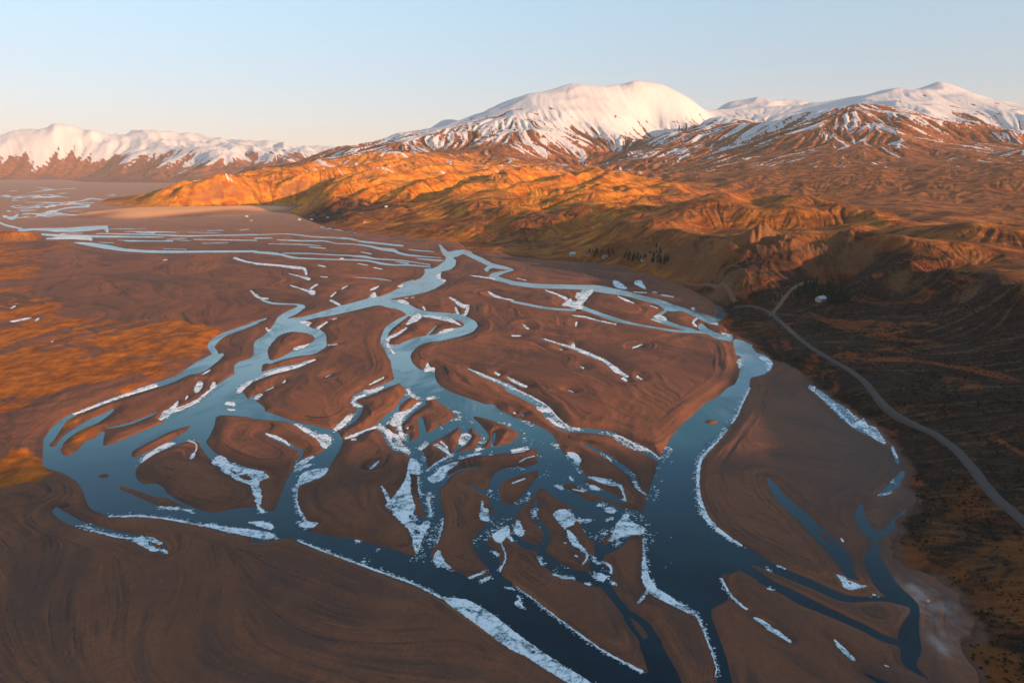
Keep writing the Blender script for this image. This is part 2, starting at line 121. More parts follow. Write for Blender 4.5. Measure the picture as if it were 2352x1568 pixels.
-5745,26254 -5205,25638 -5150,25464 -5129,25336 -5130,25259 -5184,25305 -5665,25946 -5724,26119
-8540,25853 -7578,25765 -6127,25176 -5327,24983 -5153,24779 -4909,24360 -4778,24205 -4087,23926 -3771,23722 -2703,22636 -2657,22515 -2650,22406 -2674,22386 -3437,23156 -3818,23481 -4687,23798 -4817,23889 -5182,24284 -5837,24753 -7504,25453 -8426,25509 -8455,25552 -8515,25722
-9854,24480 -9802,24504 -9306,23770 -9114,23522 -8446,22902 -7634,22543 -6769,22064 -6662,21968 -6567,21821 -6454,21550 -6242,20920 -6058,20326 -6031,20145 -6057,20162 -6096,20244 -6419,21186 -6467,21303 -6513,21371 -6916,21606 -7501,22057 -8385,22469 -8511,22706 -8983,23101 -9601,23877 -9680,24006 -9737,24129 -9824,24362
-3331,24245 -2376,23695 -2331,23567 -2326,23457 -2348,23416 -2587,23436 -2764,23529 -3288,24002 -3323,24129
-11995,23789 -11931,23891 -11863,23789 -11812,23677 -11795,23612 -11851,23525 -11890,23567 -11950,23677
-3936,23349 -3456,23006 -3424,22924 -3406,22820 -3399,22706 -3419,22658 -3887,23135 -3932,23241
-5090,22718 -5083,22762 -5018,22718 -4704,22414 -4654,22315 -4657,22258 -4720,22308
-6288,22315 -6278,22382 -6122,22245 -5946,22025 -5898,21926 -5940,21902 -6147,22090 -6238,22187
-4393,21831 -4368,21860 -4037,21458 -4027,21345 -4120,21435 -4346,21677 -4374,21736
-6664,20492 -6642,20523 -6212,20066 -5885,19803 -5773,19608 -5697,19379 -5680,19286 -5682,19212 -5740,19216 -6161,19856 -6609,20378 -6631,20409
-5549,19842 -5545,19901 -5368,19860 -5342,19842 -5314,19763 -5320,19718
-4553,19763 -4464,19788 -3892,19638 -3663,19472 -3348,19156 -3341,19082 -3353,19083 -3836,19407 -4518,19657 -4533,19685
124,19608 129,19651 164,19623 421,19156 411,19125 382,19156 147,19531
2846,19156 2888,19178 2955,18865 2985,18552 3006,17921 2999,17848 2979,17751 2950,17703 2820,17755 2760,17926 2733,18242 2744,18514 2812,19009
3493,19156 3590,19197 3609,19082 3538,18514 3492,17848 3486,17783 3469,17720 3452,17722 3400,17961 3325,18464 3333,18653 3392,18937 3445,19089
-5283,18514 -5263,18561 -5236,18514 -5221,18445 -5233,18175 -5191,17594 -5094,17554 -5048,17469 -4998,17347 -4946,17166 -4907,16992 -4893,16868 -4904,16801 -4944,16833 -5097,17123 -5414,17605 -5610,17870 -5874,18175 -5909,18242 -5932,18309 -5941,18385 -5928,18378 -5533,17901 -5211,17597 -5219,17657 -5262,17783 -5281,17912 -5303,18345
-4417,18309 -4412,18339 -4394,18309 -4379,18242 -4376,18175 -4385,17672 -4393,17661 -4418,17720 -4432,17823
-3568,18242 -3556,18242 -3538,18175 -3533,18108 -3552,17657 -3621,17504 -3654,17563 -3667,17628 -3669,17693
2094,17367 2020,17166 1882,16701 1836,16514 1774,16206 1711,15994 1623,15538 1623,15472 1714,15194 1999,14503 2173,14187 2305,13880 2459,13649 2706,13384 3065,13099 3280,12998 3412,12998 3295,13094 3217,13202 2869,13928 2875,13977 2916,14079 2958,14078 2972,14099 2969,14223 2998,14323 3071,14427 3127,14564 3292,14811 3340,14909 3378,15013 3390,15098 3377,15391 3349,15611 3301,15747 3086,16131 2852,16653
-4471,17286 -4470,17330 -4458,17321 -4430,17226 -4423,17166 -4390,16603 -4392,16571 -4410,16588 -4430,16644 -4445,16742
3089,17286 3165,17298 3401,17231 3401,17166 3382,17127 3088,17214
3544,17286 3566,17330 3655,17257 3661,17226 3650,17166 3621,17141 3557,17226
3685,16872 3710,16930 3916,16713 3946,16670 3941,16588 3922,16521 3893,16477 3684,16804
2583,16644 2607,16692 2708,16376 2794,16010 2838,15788 2838,15738 2820,15707 2805,15731 2682,16031 2628,16305
-2392,16588 -2372,16588 -2373,16516 -2427,16406 -2442,16422 -2444,16477
-2543,16477 -2512,16515 -2496,16477 -2496,16409 -2556,16351 -2589,16368
-3063,15494 -3138,15445 -3753,14466 -4100,14107 -4237,13874 -4230,13817 -4214,13791 -4075,13686 -4050,13623 -4044,13584 -4037,13433 -4029,13396 -4002,13322 -3890,13145 -3827,13090 -3822,13104 -3834,13176 -3837,13240 -3800,13713 -3775,13777 -3760,13752 -3745,13700 -3742,13661 -3755,13146 -3750,13104 -3566,12791 -3482,12589 -3413,12361 -3363,12141 -3322,12019 -3288,11899 -3263,11781 -3250,11665 -3251,11598 -3290,11324 -3329,11214 -3378,11168 -3529,11101 -3664,10967 -3745,10842 -3846,10608 -3866,10609 -3915,10677 -3931,10648 -3958,10575 -3958,10544 -3945,10497 -3867,10267 -3843,10177 -3833,10155 -3823,10151 -3699,10363 -3608,10477 -3426,10602 -3397,10656 -3351,10792 -3319,10844 -3221,10900 -3204,10887 -3195,10861 -3191,10836 -3263,10647 -3307,10441 -3338,10354 -3613,10032 -3680,9901 -3760,9682 -3783,9649 -3788,9433 -3769,9170 -3758,9152 -3734,9137 -3700,9097 -3619,8955 -3584,8903 -3543,8851 -3542,8862 -3559,8938 -3557,8978 -3464,9128 -3443,9115 -3433,9097 -3422,9061 -3412,8964 -3413,8874 -3423,8783 -3419,8766 -3380,8733 -3228,8536 -3201,8489 -3183,8441 -3176,8410 -3170,8394 -3161,8386 -2988,8260 -2759,8075 -2658,8007 -2140,7732 -2138,7772 -2122,7826 -2114,7906 -2087,8063 -2067,8219 -2055,8258 -2034,8279 -2023,8272 -2012,8249 -2008,8256 -2000,8431 -2004,8505 -2014,8521 -2066,8562 -2095,8601 -2123,8667 -2143,8733 -2160,8817 -2167,8886 -2167,8968 -2160,9044 -2130,9158 -2083,9225 -2079,9268 -2070,9279 -2017,9274 -1984,9313 -1807,9626 -1740,9762 -1737,9792 -1782,9960 -1868,10335 -1966,10811 -2019,10937 -2172,11440 -2305,11840 -2353,12019 -2403,12298 -2439,12622 -2464,12928 -2474,13140 -2473,13359 -2457,13546 -2407,13840 -2249,14477 -2269,14546 -2429,14897 -2545,15061 -2811,15280 -2992,15513
-11319,15440 -11292,15455 -11241,15391 -11225,15358 -11150,15172 -11134,15084 -11150,15081 -11201,15153 -11296,15340
3149,15440 3163,15480 3180,15440 3257,15207 3259,15153 3251,15132 3236,15147
-2023,15391 -2017,15415 -1999,15391 -1931,15170 -1911,15059 -1911,14999 -1924,14958 -1949,15020 -2014,15295
4037,15247 4059,15259 4060,15154 4053,15059 4028,14967 4014,14938 3995,14935 3984,15059 4001,15153
1270,14434 1287,14475 1495,14364 1574,14288 1800,13883 2078,13590 2088,13546 2084,13508 2073,13471 2058,13457 1843,13687 1546,14107 1293,14340 1270,14385
-2191,14370 -2195,14265 -2326,13212 -2338,13033 -2338,12854 -2318,12491 -2311,12426 -2301,12414 -2275,12529 -2199,12716 -2085,13249 -2068,13247 -2047,13176 -2044,13135 -2049,13067 -2133,12548 -2162,12448 -2219,12333 -2233,12266 -2231,12204 -2196,11929 -2181,11869 -2163,11834 -1990,11840 -1966,11961 -1926,12088 -1843,12278 -1761,12400 -1611,12529 -1604,12556 -1603,12656 -1503,13456 -1488,13433 -1485,13359 -1513,12963 -1558,12622 -1556,12589 -1548,12581 -1414,12688 -1401,12723 -1397,12791 -1354,12941 -1279,13073 -1175,13156 -1135,13148 -1000,13273 -965,13352 -952,13406 -950,13471 -968,13584 -1038,13814 -1096,13916 -1215,14025 -1242,14017 -1065,13610 -1013,13433 -1010,13396 -1016,13384 -1155,13595 -1395,13864 -1666,14113 -1874,14268 -1888,14246 -1898,14186 -1934,13814 -1976,13688 -2091,13460 -2108,13460 -2127,13508 -2133,13574 -2103,14140 -2110,14181 -2136,14265
-10122,14140 -10085,14166 -10060,14140 -10036,14093 -10061,13930 -10117,13805 -10186,13725 -10206,13739 -10235,13778 -10248,13817 -10219,13987
-9883,14099 -9889,14128 -9854,14099 -9823,14058 -9789,13991 -9746,13826 -9782,13857 -9809,13897 -9831,13940
-3676,14099 -3652,14099 -3640,14058 -3645,14017 -3699,13940 -3724,13977 -3731,14034
1303,13778 1319,13772 1318,13700 1277,13359 1261,13307 1250,13322 1251,13396 1287,13700
222,13546 330,13140 334,13104 327,13069 287,13099 260,13176 214,13471 212,13508
-4187,12864 -4247,12830 -4319,12690 -4331,12632 -4341,12474 -4309,12141 -4284,11959 -4223,11608 -4172,11413 -4061,11118 -3962,10887 -3937,10839 -3884,10820 -3819,10987 -3787,11142 -3757,11468 -3758,11496 -3777,11552 -3781,11580 -3779,11652 -3759,11703 -3681,11804 -3625,11936 -3604,11941 -3587,12010 -3578,12141 -3600,12266 -3657,12426 -3687,12491 -3752,12595 -3876,12734 -3966,12802 -4151,12872
4,12589 176,12573 188,12556 189,12523 175,12495 0,12479 -12,12523 -11,12556
532,12330 542,12356 608,12300 842,11982 1011,11807 1018,11807 1036,11847 1058,11850 1075,11959 1100,12002 1108,11959 1113,11869 1100,11723 1102,11694 1273,11417 1451,11043 1523,10870 1568,10713 1603,10539 1647,10404 1677,10220 1746,9980 1750,9939 1743,9896 1725,9853 1712,9851 1607,10042 1571,10133 1540,10272 1496,10612 1473,10692 1433,10791 1323,10993 1165,11244 1034,11564 546,12262 533,12296
-8299,12141 -8290,12147 -8261,12103 -8245,12009 -8262,12019 -8287,12063
-3143,11899 -3115,11909 -3103,11869 -3108,11852 -3237,11781 -3243,11815
2283,11869 2310,11888 2310,11869 2301,11840 2201,11683 2084,11579 2076,11574 2073,11597 2087,11637
822,11524 827,11547 834,11550 867,11524 875,11496 871,11472 864,11462 830,11489
1074,10450 1083,10464 1089,10457 1115,10402 1122,10381 1119,10335 1107,10314 1101,10322 1077,10407
-4674,10267 -4666,10277 -4658,10267 -4652,10244 -4647,10131 -4663,9995 -4676,9996 -4686,10024 -4690,10158
-269,10133 -244,10142 -225,10116 -191,10024 -183,9981 -191,9957 -203,9951 -222,9975 -264,10089
-2738,10003 -2729,10003 -2726,9977 -2765,9870 -2770,9863 -2779,9875
1875,9960 1891,9963 1900,9917 1917,9802 1914,9771 1908,9753 1896,9753 1857,9875 1860,9917
-1918,9896 -1910,9897 -1900,9875 -1898,9854 -1903,9827 -2034,9505 -2043,9494 -2051,9511 -2051,9533 -2005,9693
-74,9875 -61,9892 -15,9813 12,9801 223,9439 231,9414 230,9394 203,9363 180,9351 140,9385 -12,9684 -72,9833
1640,9854 1655,9873 1668,9854 1693,9730 1694,9710 1686,9669 1673,9644 1662,9648 1624,9751 1627,9813
-3349,9730 -3346,9739 -3336,9726 -3322,9690 -3311,9649 -3308,9599 -3322,9589 -3333,9609 -3338,9629
-4577,9669 -4560,9674 -4534,9655 -4514,9629 -4483,9570 -4421,9414 -4395,9323 -4369,9188 -4367,9129 -4382,9125 -4407,9152 -4431,9188 -4457,9244 -4516,9394 -4556,9530 -4577,9631
-1639,9578 -1770,9381 -1920,9074 -2065,8855 -2083,8811 -2087,8783 -2081,8750 -2072,8735 -2012,8684 -1971,8617 -1943,8536 -1934,8489 -1926,8410 -1919,8257 -1919,8154 -1926,8065 -1942,7979 -1967,7894 -2008,7790 -2031,7745 -2070,7692 -2069,7678 -2020,7600 -1954,7447 -1920,7324 -1904,7181 -1899,7089 -1905,6900 -1902,6637 -1894,6517 -1907,6459 -1924,6419 -2066,6256 -2081,6202 -2079,6181 -2048,6049 -2008,5915 -1973,5825 -1927,5730 -1896,5676 -1829,5570 -1826,5555 -1829,5548 -1826,5542 -1811,5541 -1773,5510 -1753,5503 -1714,5502 -1702,5490 -1699,5475 -1703,5440 -1715,5417 -1741,5410 -1766,5409 -1768,5404 -1760,5383 -1756,5376 -1747,5368 -1717,5347 -1620,5300 -1552,5277 -1357,5229 -1279,5201 -965,5061 -892,5023 -802,4967 -768,4965 -763,4971 -761,4991 -762,4995 -769,4994 -773,4999 -802,5084 -827,5167 -866,5314 -885,5361 -901,5397 -1062,5638 -1068,5653 -1070,5668 -1077,5684 -1113,5738 -1155,5785 -1160,5801 -1165,5825 -1157,5857 -1159,5874 -1220,6057 -1284,6208 -1283,6226 -1275,6224 -1224,6136 -1195,6075 -1144,5939 -1140,5931 -1137,5932 -1094,6127 -1077,6226 -1070,6308 -1066,6449 -1068,6517 -1089,6761 -1094,6878 -1088,6887 -1076,6890 -1040,6856 -1033,6856 -1076,6921 -1087,6907 -1097,6913 -1139,6988 -1160,7014 -1194,7033 -1251,7053 -1292,7085 -1327,7130 -1359,7187 -1411,7301 -1535,7624 -1560,7676 -1612,7773 -1622,7776 -1644,7761 -1689,7718 -1770,7572 -1822,7505 -1909,7433 -1920,7436 -1932,7460 -1936,7485 -1930,7502 -1826,7634 -1656,7901 -1647,7961 -1626,7993 -1604,8182 -1590,8259 -1572,8317 -1536,8401 -1526,8439 -1479,9074 -1468,9152 -1470,9170 -1499,9281 -1539,9390 -1627,9578
4273,9491 4292,9506 4306,9498 4354,9230 4364,9109 4357,8920 4323,8467 4325,8459 4343,8475 4346,8471 4315,8317 4309,8070 4318,8068 4365,8112 4372,8104 4367,8079 4327,7965 4318,7925 4327,7853 4344,7848 4355,7802 4353,7741 4304,7561 4267,7410 4229,7300 4216,7276 4206,7266 4198,7268 4178,7346 4160,7512 4112,7665 4100,7731 4094,7881 4106,8167 4187,8886 4203,9335 4212,9375 4227,9414 4246,9452
-3396,9394 -3388,9394 -3383,9375 -3388,9356 -3438,9202 -3448,9207 -3451,9225
786,9244 793,9248 846,9191 859,9170 859,9152 847,9145 791,9219
-4453,9008 -4447,9018 -4433,9000 -4421,8973 -4381,8837 -4386,8824 -4398,8838 -4413,8869
-1392,8979 -1446,8750 -1470,8601 -1468,8520 -1445,8363 -1438,8349 -1398,8361 -1390,8374 -1317,8553 -1227,8834 -1236,8851 -1266,8868 -1282,8863 -1339,8916
-1064,8890 -1122,8818 -1145,8830 -1166,8819 -1144,8716 -1141,8667 -1143,8633 -1246,8363 -1291,8166 -1335,7916 -1333,7881 -1320,7812 -1246,7526 -1241,7521 -1245,7574 -1240,7610 -1227,7619 -1208,7600 -1195,7561 -1162,7369 -1153,7370 -1066,7495 -1062,7510 -1105,7772 -1163,8050 -1166,8108 -1156,8146 -1141,8154 -1130,8147 -1115,8123 -1105,8094 -1044,7826 -1006,7626 -999,7605 -913,7745 -902,7867 -894,7891 -879,7894 -861,7862 -851,7859 -710,8152 -712,8182 -731,8272 -749,8333 -789,8426 -823,8491 -950,8700 -1046,8876
22,8363 31,8368 47,8331 55,8302 52,8276 42,8276 21,8306 16,8333
-4527,8348 -4519,8350 -4507,8333 -4502,8316 -4505,8300 -4582,8020 -4625,7921 -4674,7864 -4814,7754 -4829,7745 -4843,7758 -4850,7773 -4843,7787 -4714,7920 -4673,7974 -4644,8033 -4587,8217
129,8287 135,8285 138,8272 139,8212 134,8197 129,8202 126,8227 125,8272
-3618,8242 -3657,8237 -3692,8197 -3697,8183 -3690,8123 -3629,7951 -3586,7812 -3532,7613 -3506,7497 -3483,7361 -3472,7336 -3336,7147 -3252,7045 -3163,6957 -3118,6945 -3083,6911 -3040,6846 -3029,6833 -2951,6778 -2631,6598 -2613,6582 -2565,6565 -2522,6528 -2461,6449 -2451,6430 -2445,6401 -2486,6377 -2500,6357 -2503,6336 -2502,6295 -2484,6244 -2422,6119 -2386,6032 -2342,5898 -2331,5857 -2324,5817 -2304,5777 -2289,5761 -2204,5718 -2161,5710 -2162,5722 -2171,5754 -2165,5769 -2179,5906 -2238,6280 -2246,6370 -2251,6517 -2258,6587 -2273,6655 -2275,6676 -2271,6720 -2237,6837 -2209,6892 -2178,6937 -2137,6963 -2095,7041 -2078,7092 -2072,7135 -2076,7158 -2085,7171 -2112,7188 -2127,7207 -2139,7229 -2175,7312 -2195,7349 -2225,7398 -2284,7476 -2443,7650 -2553,7785 -2664,7914 -2692,7940 -2776,7998 -3016,8068 -3200,8102 -3284,8162 -3348,8184 -3530,8229
-472,8185 -479,8152 -471,8123 -451,8064 -429,8025 -383,7907 -296,7665 -270,7561 -264,7485 -268,7435 -282,7361 -330,7217 -332,7193 -328,7178 -319,7173 -260,7191 -246,7205 -224,7422 -217,7626 -208,7653 -198,7646 -193,7626 -192,7485 -198,7361 -214,7229 -215,7217 -210,7208 -156,7226 -92,7260 -51,7298 -23,7311 51,7368 70,7370 89,7356 115,7373 98,7382 61,7377 37,7387 -5,7388 -23,7398 -23,7410 -19,7417 33,7468 57,7501 84,7561 83,7600 78,7626 43,7705 17,7745 -23,7772 -39,7820 -130,7928 -206,8012 -300,8098 -384,8157 -463,8194
2427,8067 2395,8041 2367,7993 2366,7965 2381,7934 2407,7920 2447,7921 2499,7947 2513,7959 2526,7979 2534,8022 2520,8052 2485,8072
-1494,7943 -1517,7854 -1517,7826 -1415,7639 -1389,7610 -1352,7591 -1326,7548 -1227,7278 -1213,7248 -1209,7249 -1207,7276 -1220,7361 -1245,7385 -1311,7536 -1366,7705 -1407,7854 -1415,7860 -1440,7857 -1461,7868 -1470,7881
-3899,7870 -3957,7801 -4028,7683 -4064,7588 -4139,7288 -4167,7147 -4165,7078 -4159,7055 -4133,6988 -4115,6958 -4097,6940 -4065,6930 -4040,6950 -4008,7007 -3978,7088 -3890,7434 -3862,7596 -3859,7686 -3878,7840 -3891,7867
-1258,7812 -1256,7823 -1251,7822 -1248,7812 -1240,7772 -1241,7752 -1252,7756 -1259,7772
-650,7813 -748,7597 -793,7510 -834,7444 -939,7296 -943,7288 -950,7217 -992,7123 -970,7066 -937,6943 -916,6856 -880,6678 -864,6618 -857,6627 -823,6747 -796,6818 -763,6881 -696,6977 -700,6988 -768,7078 -875,7258 -884,7288 -881,7315 -872,7317 -851,7301 -758,7193 -814,7336 -817,7361 -816,7373 -804,7381 -723,7217 -697,7135 -698,7089 -670,7021 -660,7009 -651,7032 -605,7276 -604,7288 -610,7336 -609,7398 -600,7510 -590,7561 -597,7718 -645,7814
-472,7803 -496,7772 -516,7705 -509,7600 -483,7561 -476,7510 -490,7398 -499,7357 -505,7288 -531,7208 -596,7112 -609,7078 -614,7055 -605,7050 -488,7114 -408,7144 -393,7181 -396,7240 -386,7312 -346,7472 -350,7487 -380,7536 -409,7600 -433,7678 -462,7798
-2896,7613 -2893,7625 -2876,7617 -2757,7550 -2707,7513 -2652,7460 -2529,7323 -2443,7238 -2380,7181 -2320,7147 -2299,7112 -2283,7066 -2272,7010 -2265,6932 -2265,6889 -2276,6763 -2281,6753 -2292,6760 -2298,6771 -2304,6792 -2303,6970 -2310,7044 -2320,7078 -2371,7109 -2402,7134 -2652,7359 -2875,7574 -2886,7587
-1808,7460 -1798,7461 -1789,7447 -1783,7422 -1786,7406 -1827,7399 -1839,7410 -1843,7422 -1840,7437
-3695,7388 -3808,7195 -3873,7050 -3893,6966 -3904,6772 -3901,6699 -3891,6647 -3849,6537 -3818,6478 -3780,6421 -3753,6383 -3716,6341 -3643,6277 -3616,6266 -3560,6282 -3520,6282 -3479,6262 -3412,6210 -3383,6181 -3368,6163 -3335,6110 -3292,6061 -3204,5981 -3140,5931 -2995,5832 -2917,5783 -2793,5713 -2724,5683 -2705,5681 -2490,5775 -2353,5791 -2336,5786 -2335,5793 -2339,5801 -2405,5923 -2565,6246 -2607,6283 -2699,6324 -2754,6360 -2832,6443 -2876,6483 -2960,6546 -2995,6587 -3037,6668 -3058,6693 -3071,6703 -3123,6725 -3141,6740 -3158,6761 -3171,6782 -3186,6835 -3192,6846 -3233,6883 -3280,6932 -3339,7010 -3502,7252 -3538,7328 -3582,7365 -3619,7386 -3654,7391 -3657,7385 -3596,7336 -3568,7300 -3546,7264 -3516,7205 -3496,7158 -3470,7078 -3467,7064 -3471,7063 -3480,7078 -3502,7147 -3520,7193 -3544,7240 -3565,7276 -3589,7308 -3607,7324 -3671,7366
808,7300 819,7301 892,7208 993,7072 1031,7013 1066,6944 1220,6598 1242,6524 1249,6445 1243,6280 1245,6226 1251,6181 1283,6049 1283,6032 1279,6024 1272,6018 1266,6024 1219,6127 1206,6174 1198,6253 1195,6398 1189,6449 1171,6508 1098,6678 1008,6907 944,7033 810,7262 805,7276 804,7288
4254,7240 4267,7251 4271,7240 4177,6999 4161,6932 4142,6900 4100,6792 4081,6764 4064,6749 4054,6746 4050,6754 4061,6792 4164,7044 4240,7217
195,7140 181,7111 131,7123 75,7089 76,7079 81,7079 140,7096 146,7089 145,7078 139,7072 4,7029 -9,7037 -40,7026 -67,7041 -266,6973 -429,6947 -547,6865 -566,6886 -628,6839 -680,6783 -717,6730 -742,6678 -734,6677 -700,6726 -599,6803 -578,6808 -567,6803 -566,6792 -586,6719 -609,6666 -654,6587 -664,6527 -656,6469 -650,6457 -611,6529 -581,6571 -546,6610 -510,6639 -464,6659 -346,6682 -338,6678 -336,6668 -340,6655 -453,6619 -490,6599 -534,6562 -561,6530 -600,6469 -619,6430 -632,6392 -676,6199 -690,6186 -707,6201 -709,6199 -709,6190 -692,6119 -668,5923 -637,5707 -627,5684 -616,5585 -607,5563 -600,5475 -599,5425 -602,5355 -617,5155 -620,5144 -625,5148 -627,5177 -640,5097 -656,5028 -653,4985 -637,4924 -618,4883 -614,4879 -614,4883 -623,4912 -624,4960 -609,5034 -599,5043 -592,5034 -576,4997 -531,4877 -507,4836 -471,4792 -471,4784 -474,4782 -493,4782 -495,4779 -463,4764 -416,4736 -345,4678 -327,4670 -254,4716 -206,4755 -199,4755 -196,4745 -202,4734 -241,4693 -289,4663 -289,4657 -286,4656 -236,4655 -205,4666 -180,4689 -178,4700 -177,4734 -180,4756 -186,4779 -215,4846 -284,4991 -300,5034 -312,5085 -320,5155 -319,5213 -312,5260 -302,5293 -293,5321 -271,5373 -212,5497 -212,5504 -216,5507 -234,5511 -256,5522 -271,5540 -289,5570 -290,5600 -300,5691 -299,5707 -291,5730 -283,5900 -276,5911 -269,5906 -265,5898 -251,5769 -247,5764 -228,5761 -220,5748 -214,5730 -214,5707 -227,5661 -224,5651 -217,5647 -166,5670 -164,5676 -164,5684 -193,5833 -217,6000 -221,6007 -294,6071 -327,6107 -352,6139 -418,6239 -424,6253 -425,6262 -422,6271 -416,6273 -311,6178 -229,6127 -227,6136 -225,6217 -221,6289 -213,6354 -203,6411 -185,6478 -167,6525 -135,6582 -97,6621 -55,6646 -13,6660 81,6682 98,6671 111,6648 119,6647 171,6685 268,6768 271,6782 282,7123 276,7135
-3482,7044 -3475,7053 -3454,7021 -3440,6988 -3425,6932 -3424,6888 -3434,6861 -3444,6863 -3452,6878 -3474,6954 -3480,6988
233,6954 247,6954 246,6943 172,6902 140,6868 74,6777 68,6782 115,6856 159,6914 186,6936
-1416,6824 -1410,6814 -1410,6803 -1432,6678 -1462,6600 -1470,6601 -1477,6617 -1477,6627 -1464,6699 -1447,6750
-2911,6601 -2907,6587 -2894,6567 -2860,6526 -2811,6486 -2803,6486 -2803,6496 -2818,6537 -2843,6567 -2897,6599
258,6598 50,6461 -77,6327 -97,6302 -108,6280 -122,6226 -129,6172 -131,6127 -127,6067 -118,6007 -105,5948 -92,5906 -64,5835 -61,5832 -45,5844 -30,5849 -15,5844 0,5832 4,5835 34,5890 73,5975 176,6219 267,6449 269,6587 266,6600
3998,6567 4011,6574 4021,6568 4018,6547 4004,6517 3931,6402 3887,6336 3835,6271 3792,6226 3723,6165 3591,6067 3614,6072 3641,6085 3645,6084 3639,6075 3583,6048 3516,6026 3461,5995 3453,6002 3460,6024 3475,6044 3663,6216 3735,6291 3811,6383 3834,6400
-1035,6512 -1038,6498 -1020,6411 -1008,6336 -991,6190 -973,6093 -936,5948 -889,5785 -885,5746 -892,5707 -895,5668 -891,5661 -883,5653 -787,5587 -758,5562 -757,5570 -759,5578 -813,5738 -836,5825 -877,6024 -887,6049 -912,6172 -930,6280 -949,6430 -946,6442 -942,6440 -932,6395 -930,6410 -931,6459 -936,6498 -938,6506 -943,6475 -958,6465 -980,6476 -1023,6514
-4166,6499 -4179,6479 -4178,6449 -4173,6440 -4165,6430 -4145,6419 -4113,6407 -4094,6410 -4076,6435 -4074,6448 -4078,6459 -4090,6478 -4109,6494 -4145,6506
-2721,6479 -2760,6473 -2766,6459 -2763,6449 -2757,6440 -2720,6400 -2696,6380 -2628,6341 -2604,6341 -2599,6373 -2615,6403 -2665,6459 -2705,6480
2565,6430 2569,6437 2574,6438 2579,6418 2597,6279 2601,6224 2604,6034 2611,5931 2664,5566 2663,5520 2697,5314 2705,5240 2713,5102 2713,5053 2708,4990 2695,4924 2676,4859 2650,4784 2629,4711 2622,4678 2619,4635 2617,4630 2612,4625 2583,4647 2555,4660 2550,4667 2541,4695 2542,4739 2551,4819 2556,4888 2558,4995 2557,5090 2535,5370 2534,5533 2498,5737 2485,5843 2484,5983 2493,6119 2506,6199
125,6402 132,6405 135,6392 127,6377 4,6270 -3,6271 -6,6280 -4,6291 4,6301
743,6391 712,6336 710,6326 715,6316 769,6253 788,6249 810,6235 856,6175 865,6154 898,6138 916,6122 950,6079 1013,5979 1043,5946 1049,5948 1055,6110 1049,6172 1038,6200 1014,6225 979,6232 937,6251
-3836,6217 -3833,6208 -3827,6199 -3796,6160 -3741,6117 -3586,6026 -3286,5830 -3221,5806 -3188,5800 -3054,5795 -3022,5800 -3022,5809 -3031,5819 -3127,5878 -3222,5949 -3267,5969 -3357,5987 -3420,6013 -3741,6190 -3803,6217 -3831,6223
292,6209 219,6056 39,5661 37,5645 57,5578 54,5556 51,5552 43,5554 15,5604 -3,5570 4,5519 4,5483 -5,5440 -25,5404 -26,5397 -20,5369 -20,5342 -19,5335 -7,5328 -3,5335 9,5475 14,5497 22,5509 36,5515 43,5532 54,5543 60,5533 82,5460 105,5328 106,5314 100,5280 76,5258 59,5265 42,5289 38,5280 38,5273 92,5206 126,5173 146,5158 199,5129 219,5114 226,5116 274,5247 280,5273 280,5300 275,5328 253,5397 203,5504 187,5548 175,5615 169,5730 172,5754 188,5785 206,5931 212,5944 220,5953 235,5950 243,5931 244,5906 236,5777 231,5722 219,5638 218,5600 235,5556 277,5475 305,5404 316,5366 323,5335 327,5280 326,5260 316,5207 272,5072 264,5053 265,5046 286,5003 351,4895 383,4850 410,4822 443,4794 485,4766 579,4730 620,4702 621,4706 605,4767 601,4824 604,4853 622,4906 623,4918 609,4947 606,4948 596,4912 587,4890 559,4836 555,4833 552,4836 555,4848 579,4895 590,4919 595,4942 597,4966 582,4991 536,5045 519,5072 490,5135 470,5207 462,5260 453,5390 457,5411 455,5418 435,5432 414,5504 368,5638 371,5661 377,5680 409,5719 440,5739 508,5752 557,5752 564,5744 578,5698 605,5712 612,5722 600,5739 497,5845 451,5904 382,6024 310,6163 296,6213
-803,6032 -804,5998 -790,5906 -779,5866 -775,5858 -773,5866 -780,5915 -796,6006
-774,6018 -769,5923 -763,5882 -754,5847 -751,5849 -750,5857 -746,5890 -747,5906 -751,5939 -762,5990 -770,6019
-4188,5785 -4181,5793 -4167,5788 -4036,5694 -3837,5563 -3775,5525 -3718,5496 -3360,5347 -3190,5298 -3078,5277 -3030,5255 -2972,5216 -2948,5196 -2902,5163 -2887,5142 -2840,5097 -2812,5065 -2791,5034 -2772,4997 -2776,4989 -2817,5011 -2871,5034 -2877,5025 -2886,5023 -2930,5038 -2968,5060 -3044,5116 -3097,5146 -3137,5177 -3215,5208 -3536,5319 -3831,5446 -3880,5473 -3934,5508 -4110,5638 -4144,5676 -4164,5707 -4177,5738
572,5635 569,5585 563,5541 540,5477 516,5447 468,5421 465,5418 465,5411 479,5374 504,5339 529,5280 542,5233 546,5191 550,5174 615,5034 640,4960 652,4949 660,4960 663,4973 672,5078 686,5148 688,5174 683,5191 661,5212 649,5229 635,5267 628,5300 624,5348 603,5397 607,5454 597,5511 591,5520 573,5523 568,5533 569,5548 572,5556 586,5563 587,5570 576,5634
-89,5433 -133,5363 -160,5306 -78,5411 -79,5418
2617,5356 2611,5335 2610,5307 2617,5233 2624,5204 2640,5178 2649,5175 2658,5181 2673,5207 2675,5233 2628,5349 2622,5358
-732,5347 -748,5273 -752,5240 -749,5231 -732,5315 -731,5342
843,5310 765,5247 754,5227 750,5213 748,5174 753,5142 753,5110 756,5103 844,5200 838,5203 809,5188 805,5189 802,5200 803,5207 823,5240 848,5294 851,5307 850,5312
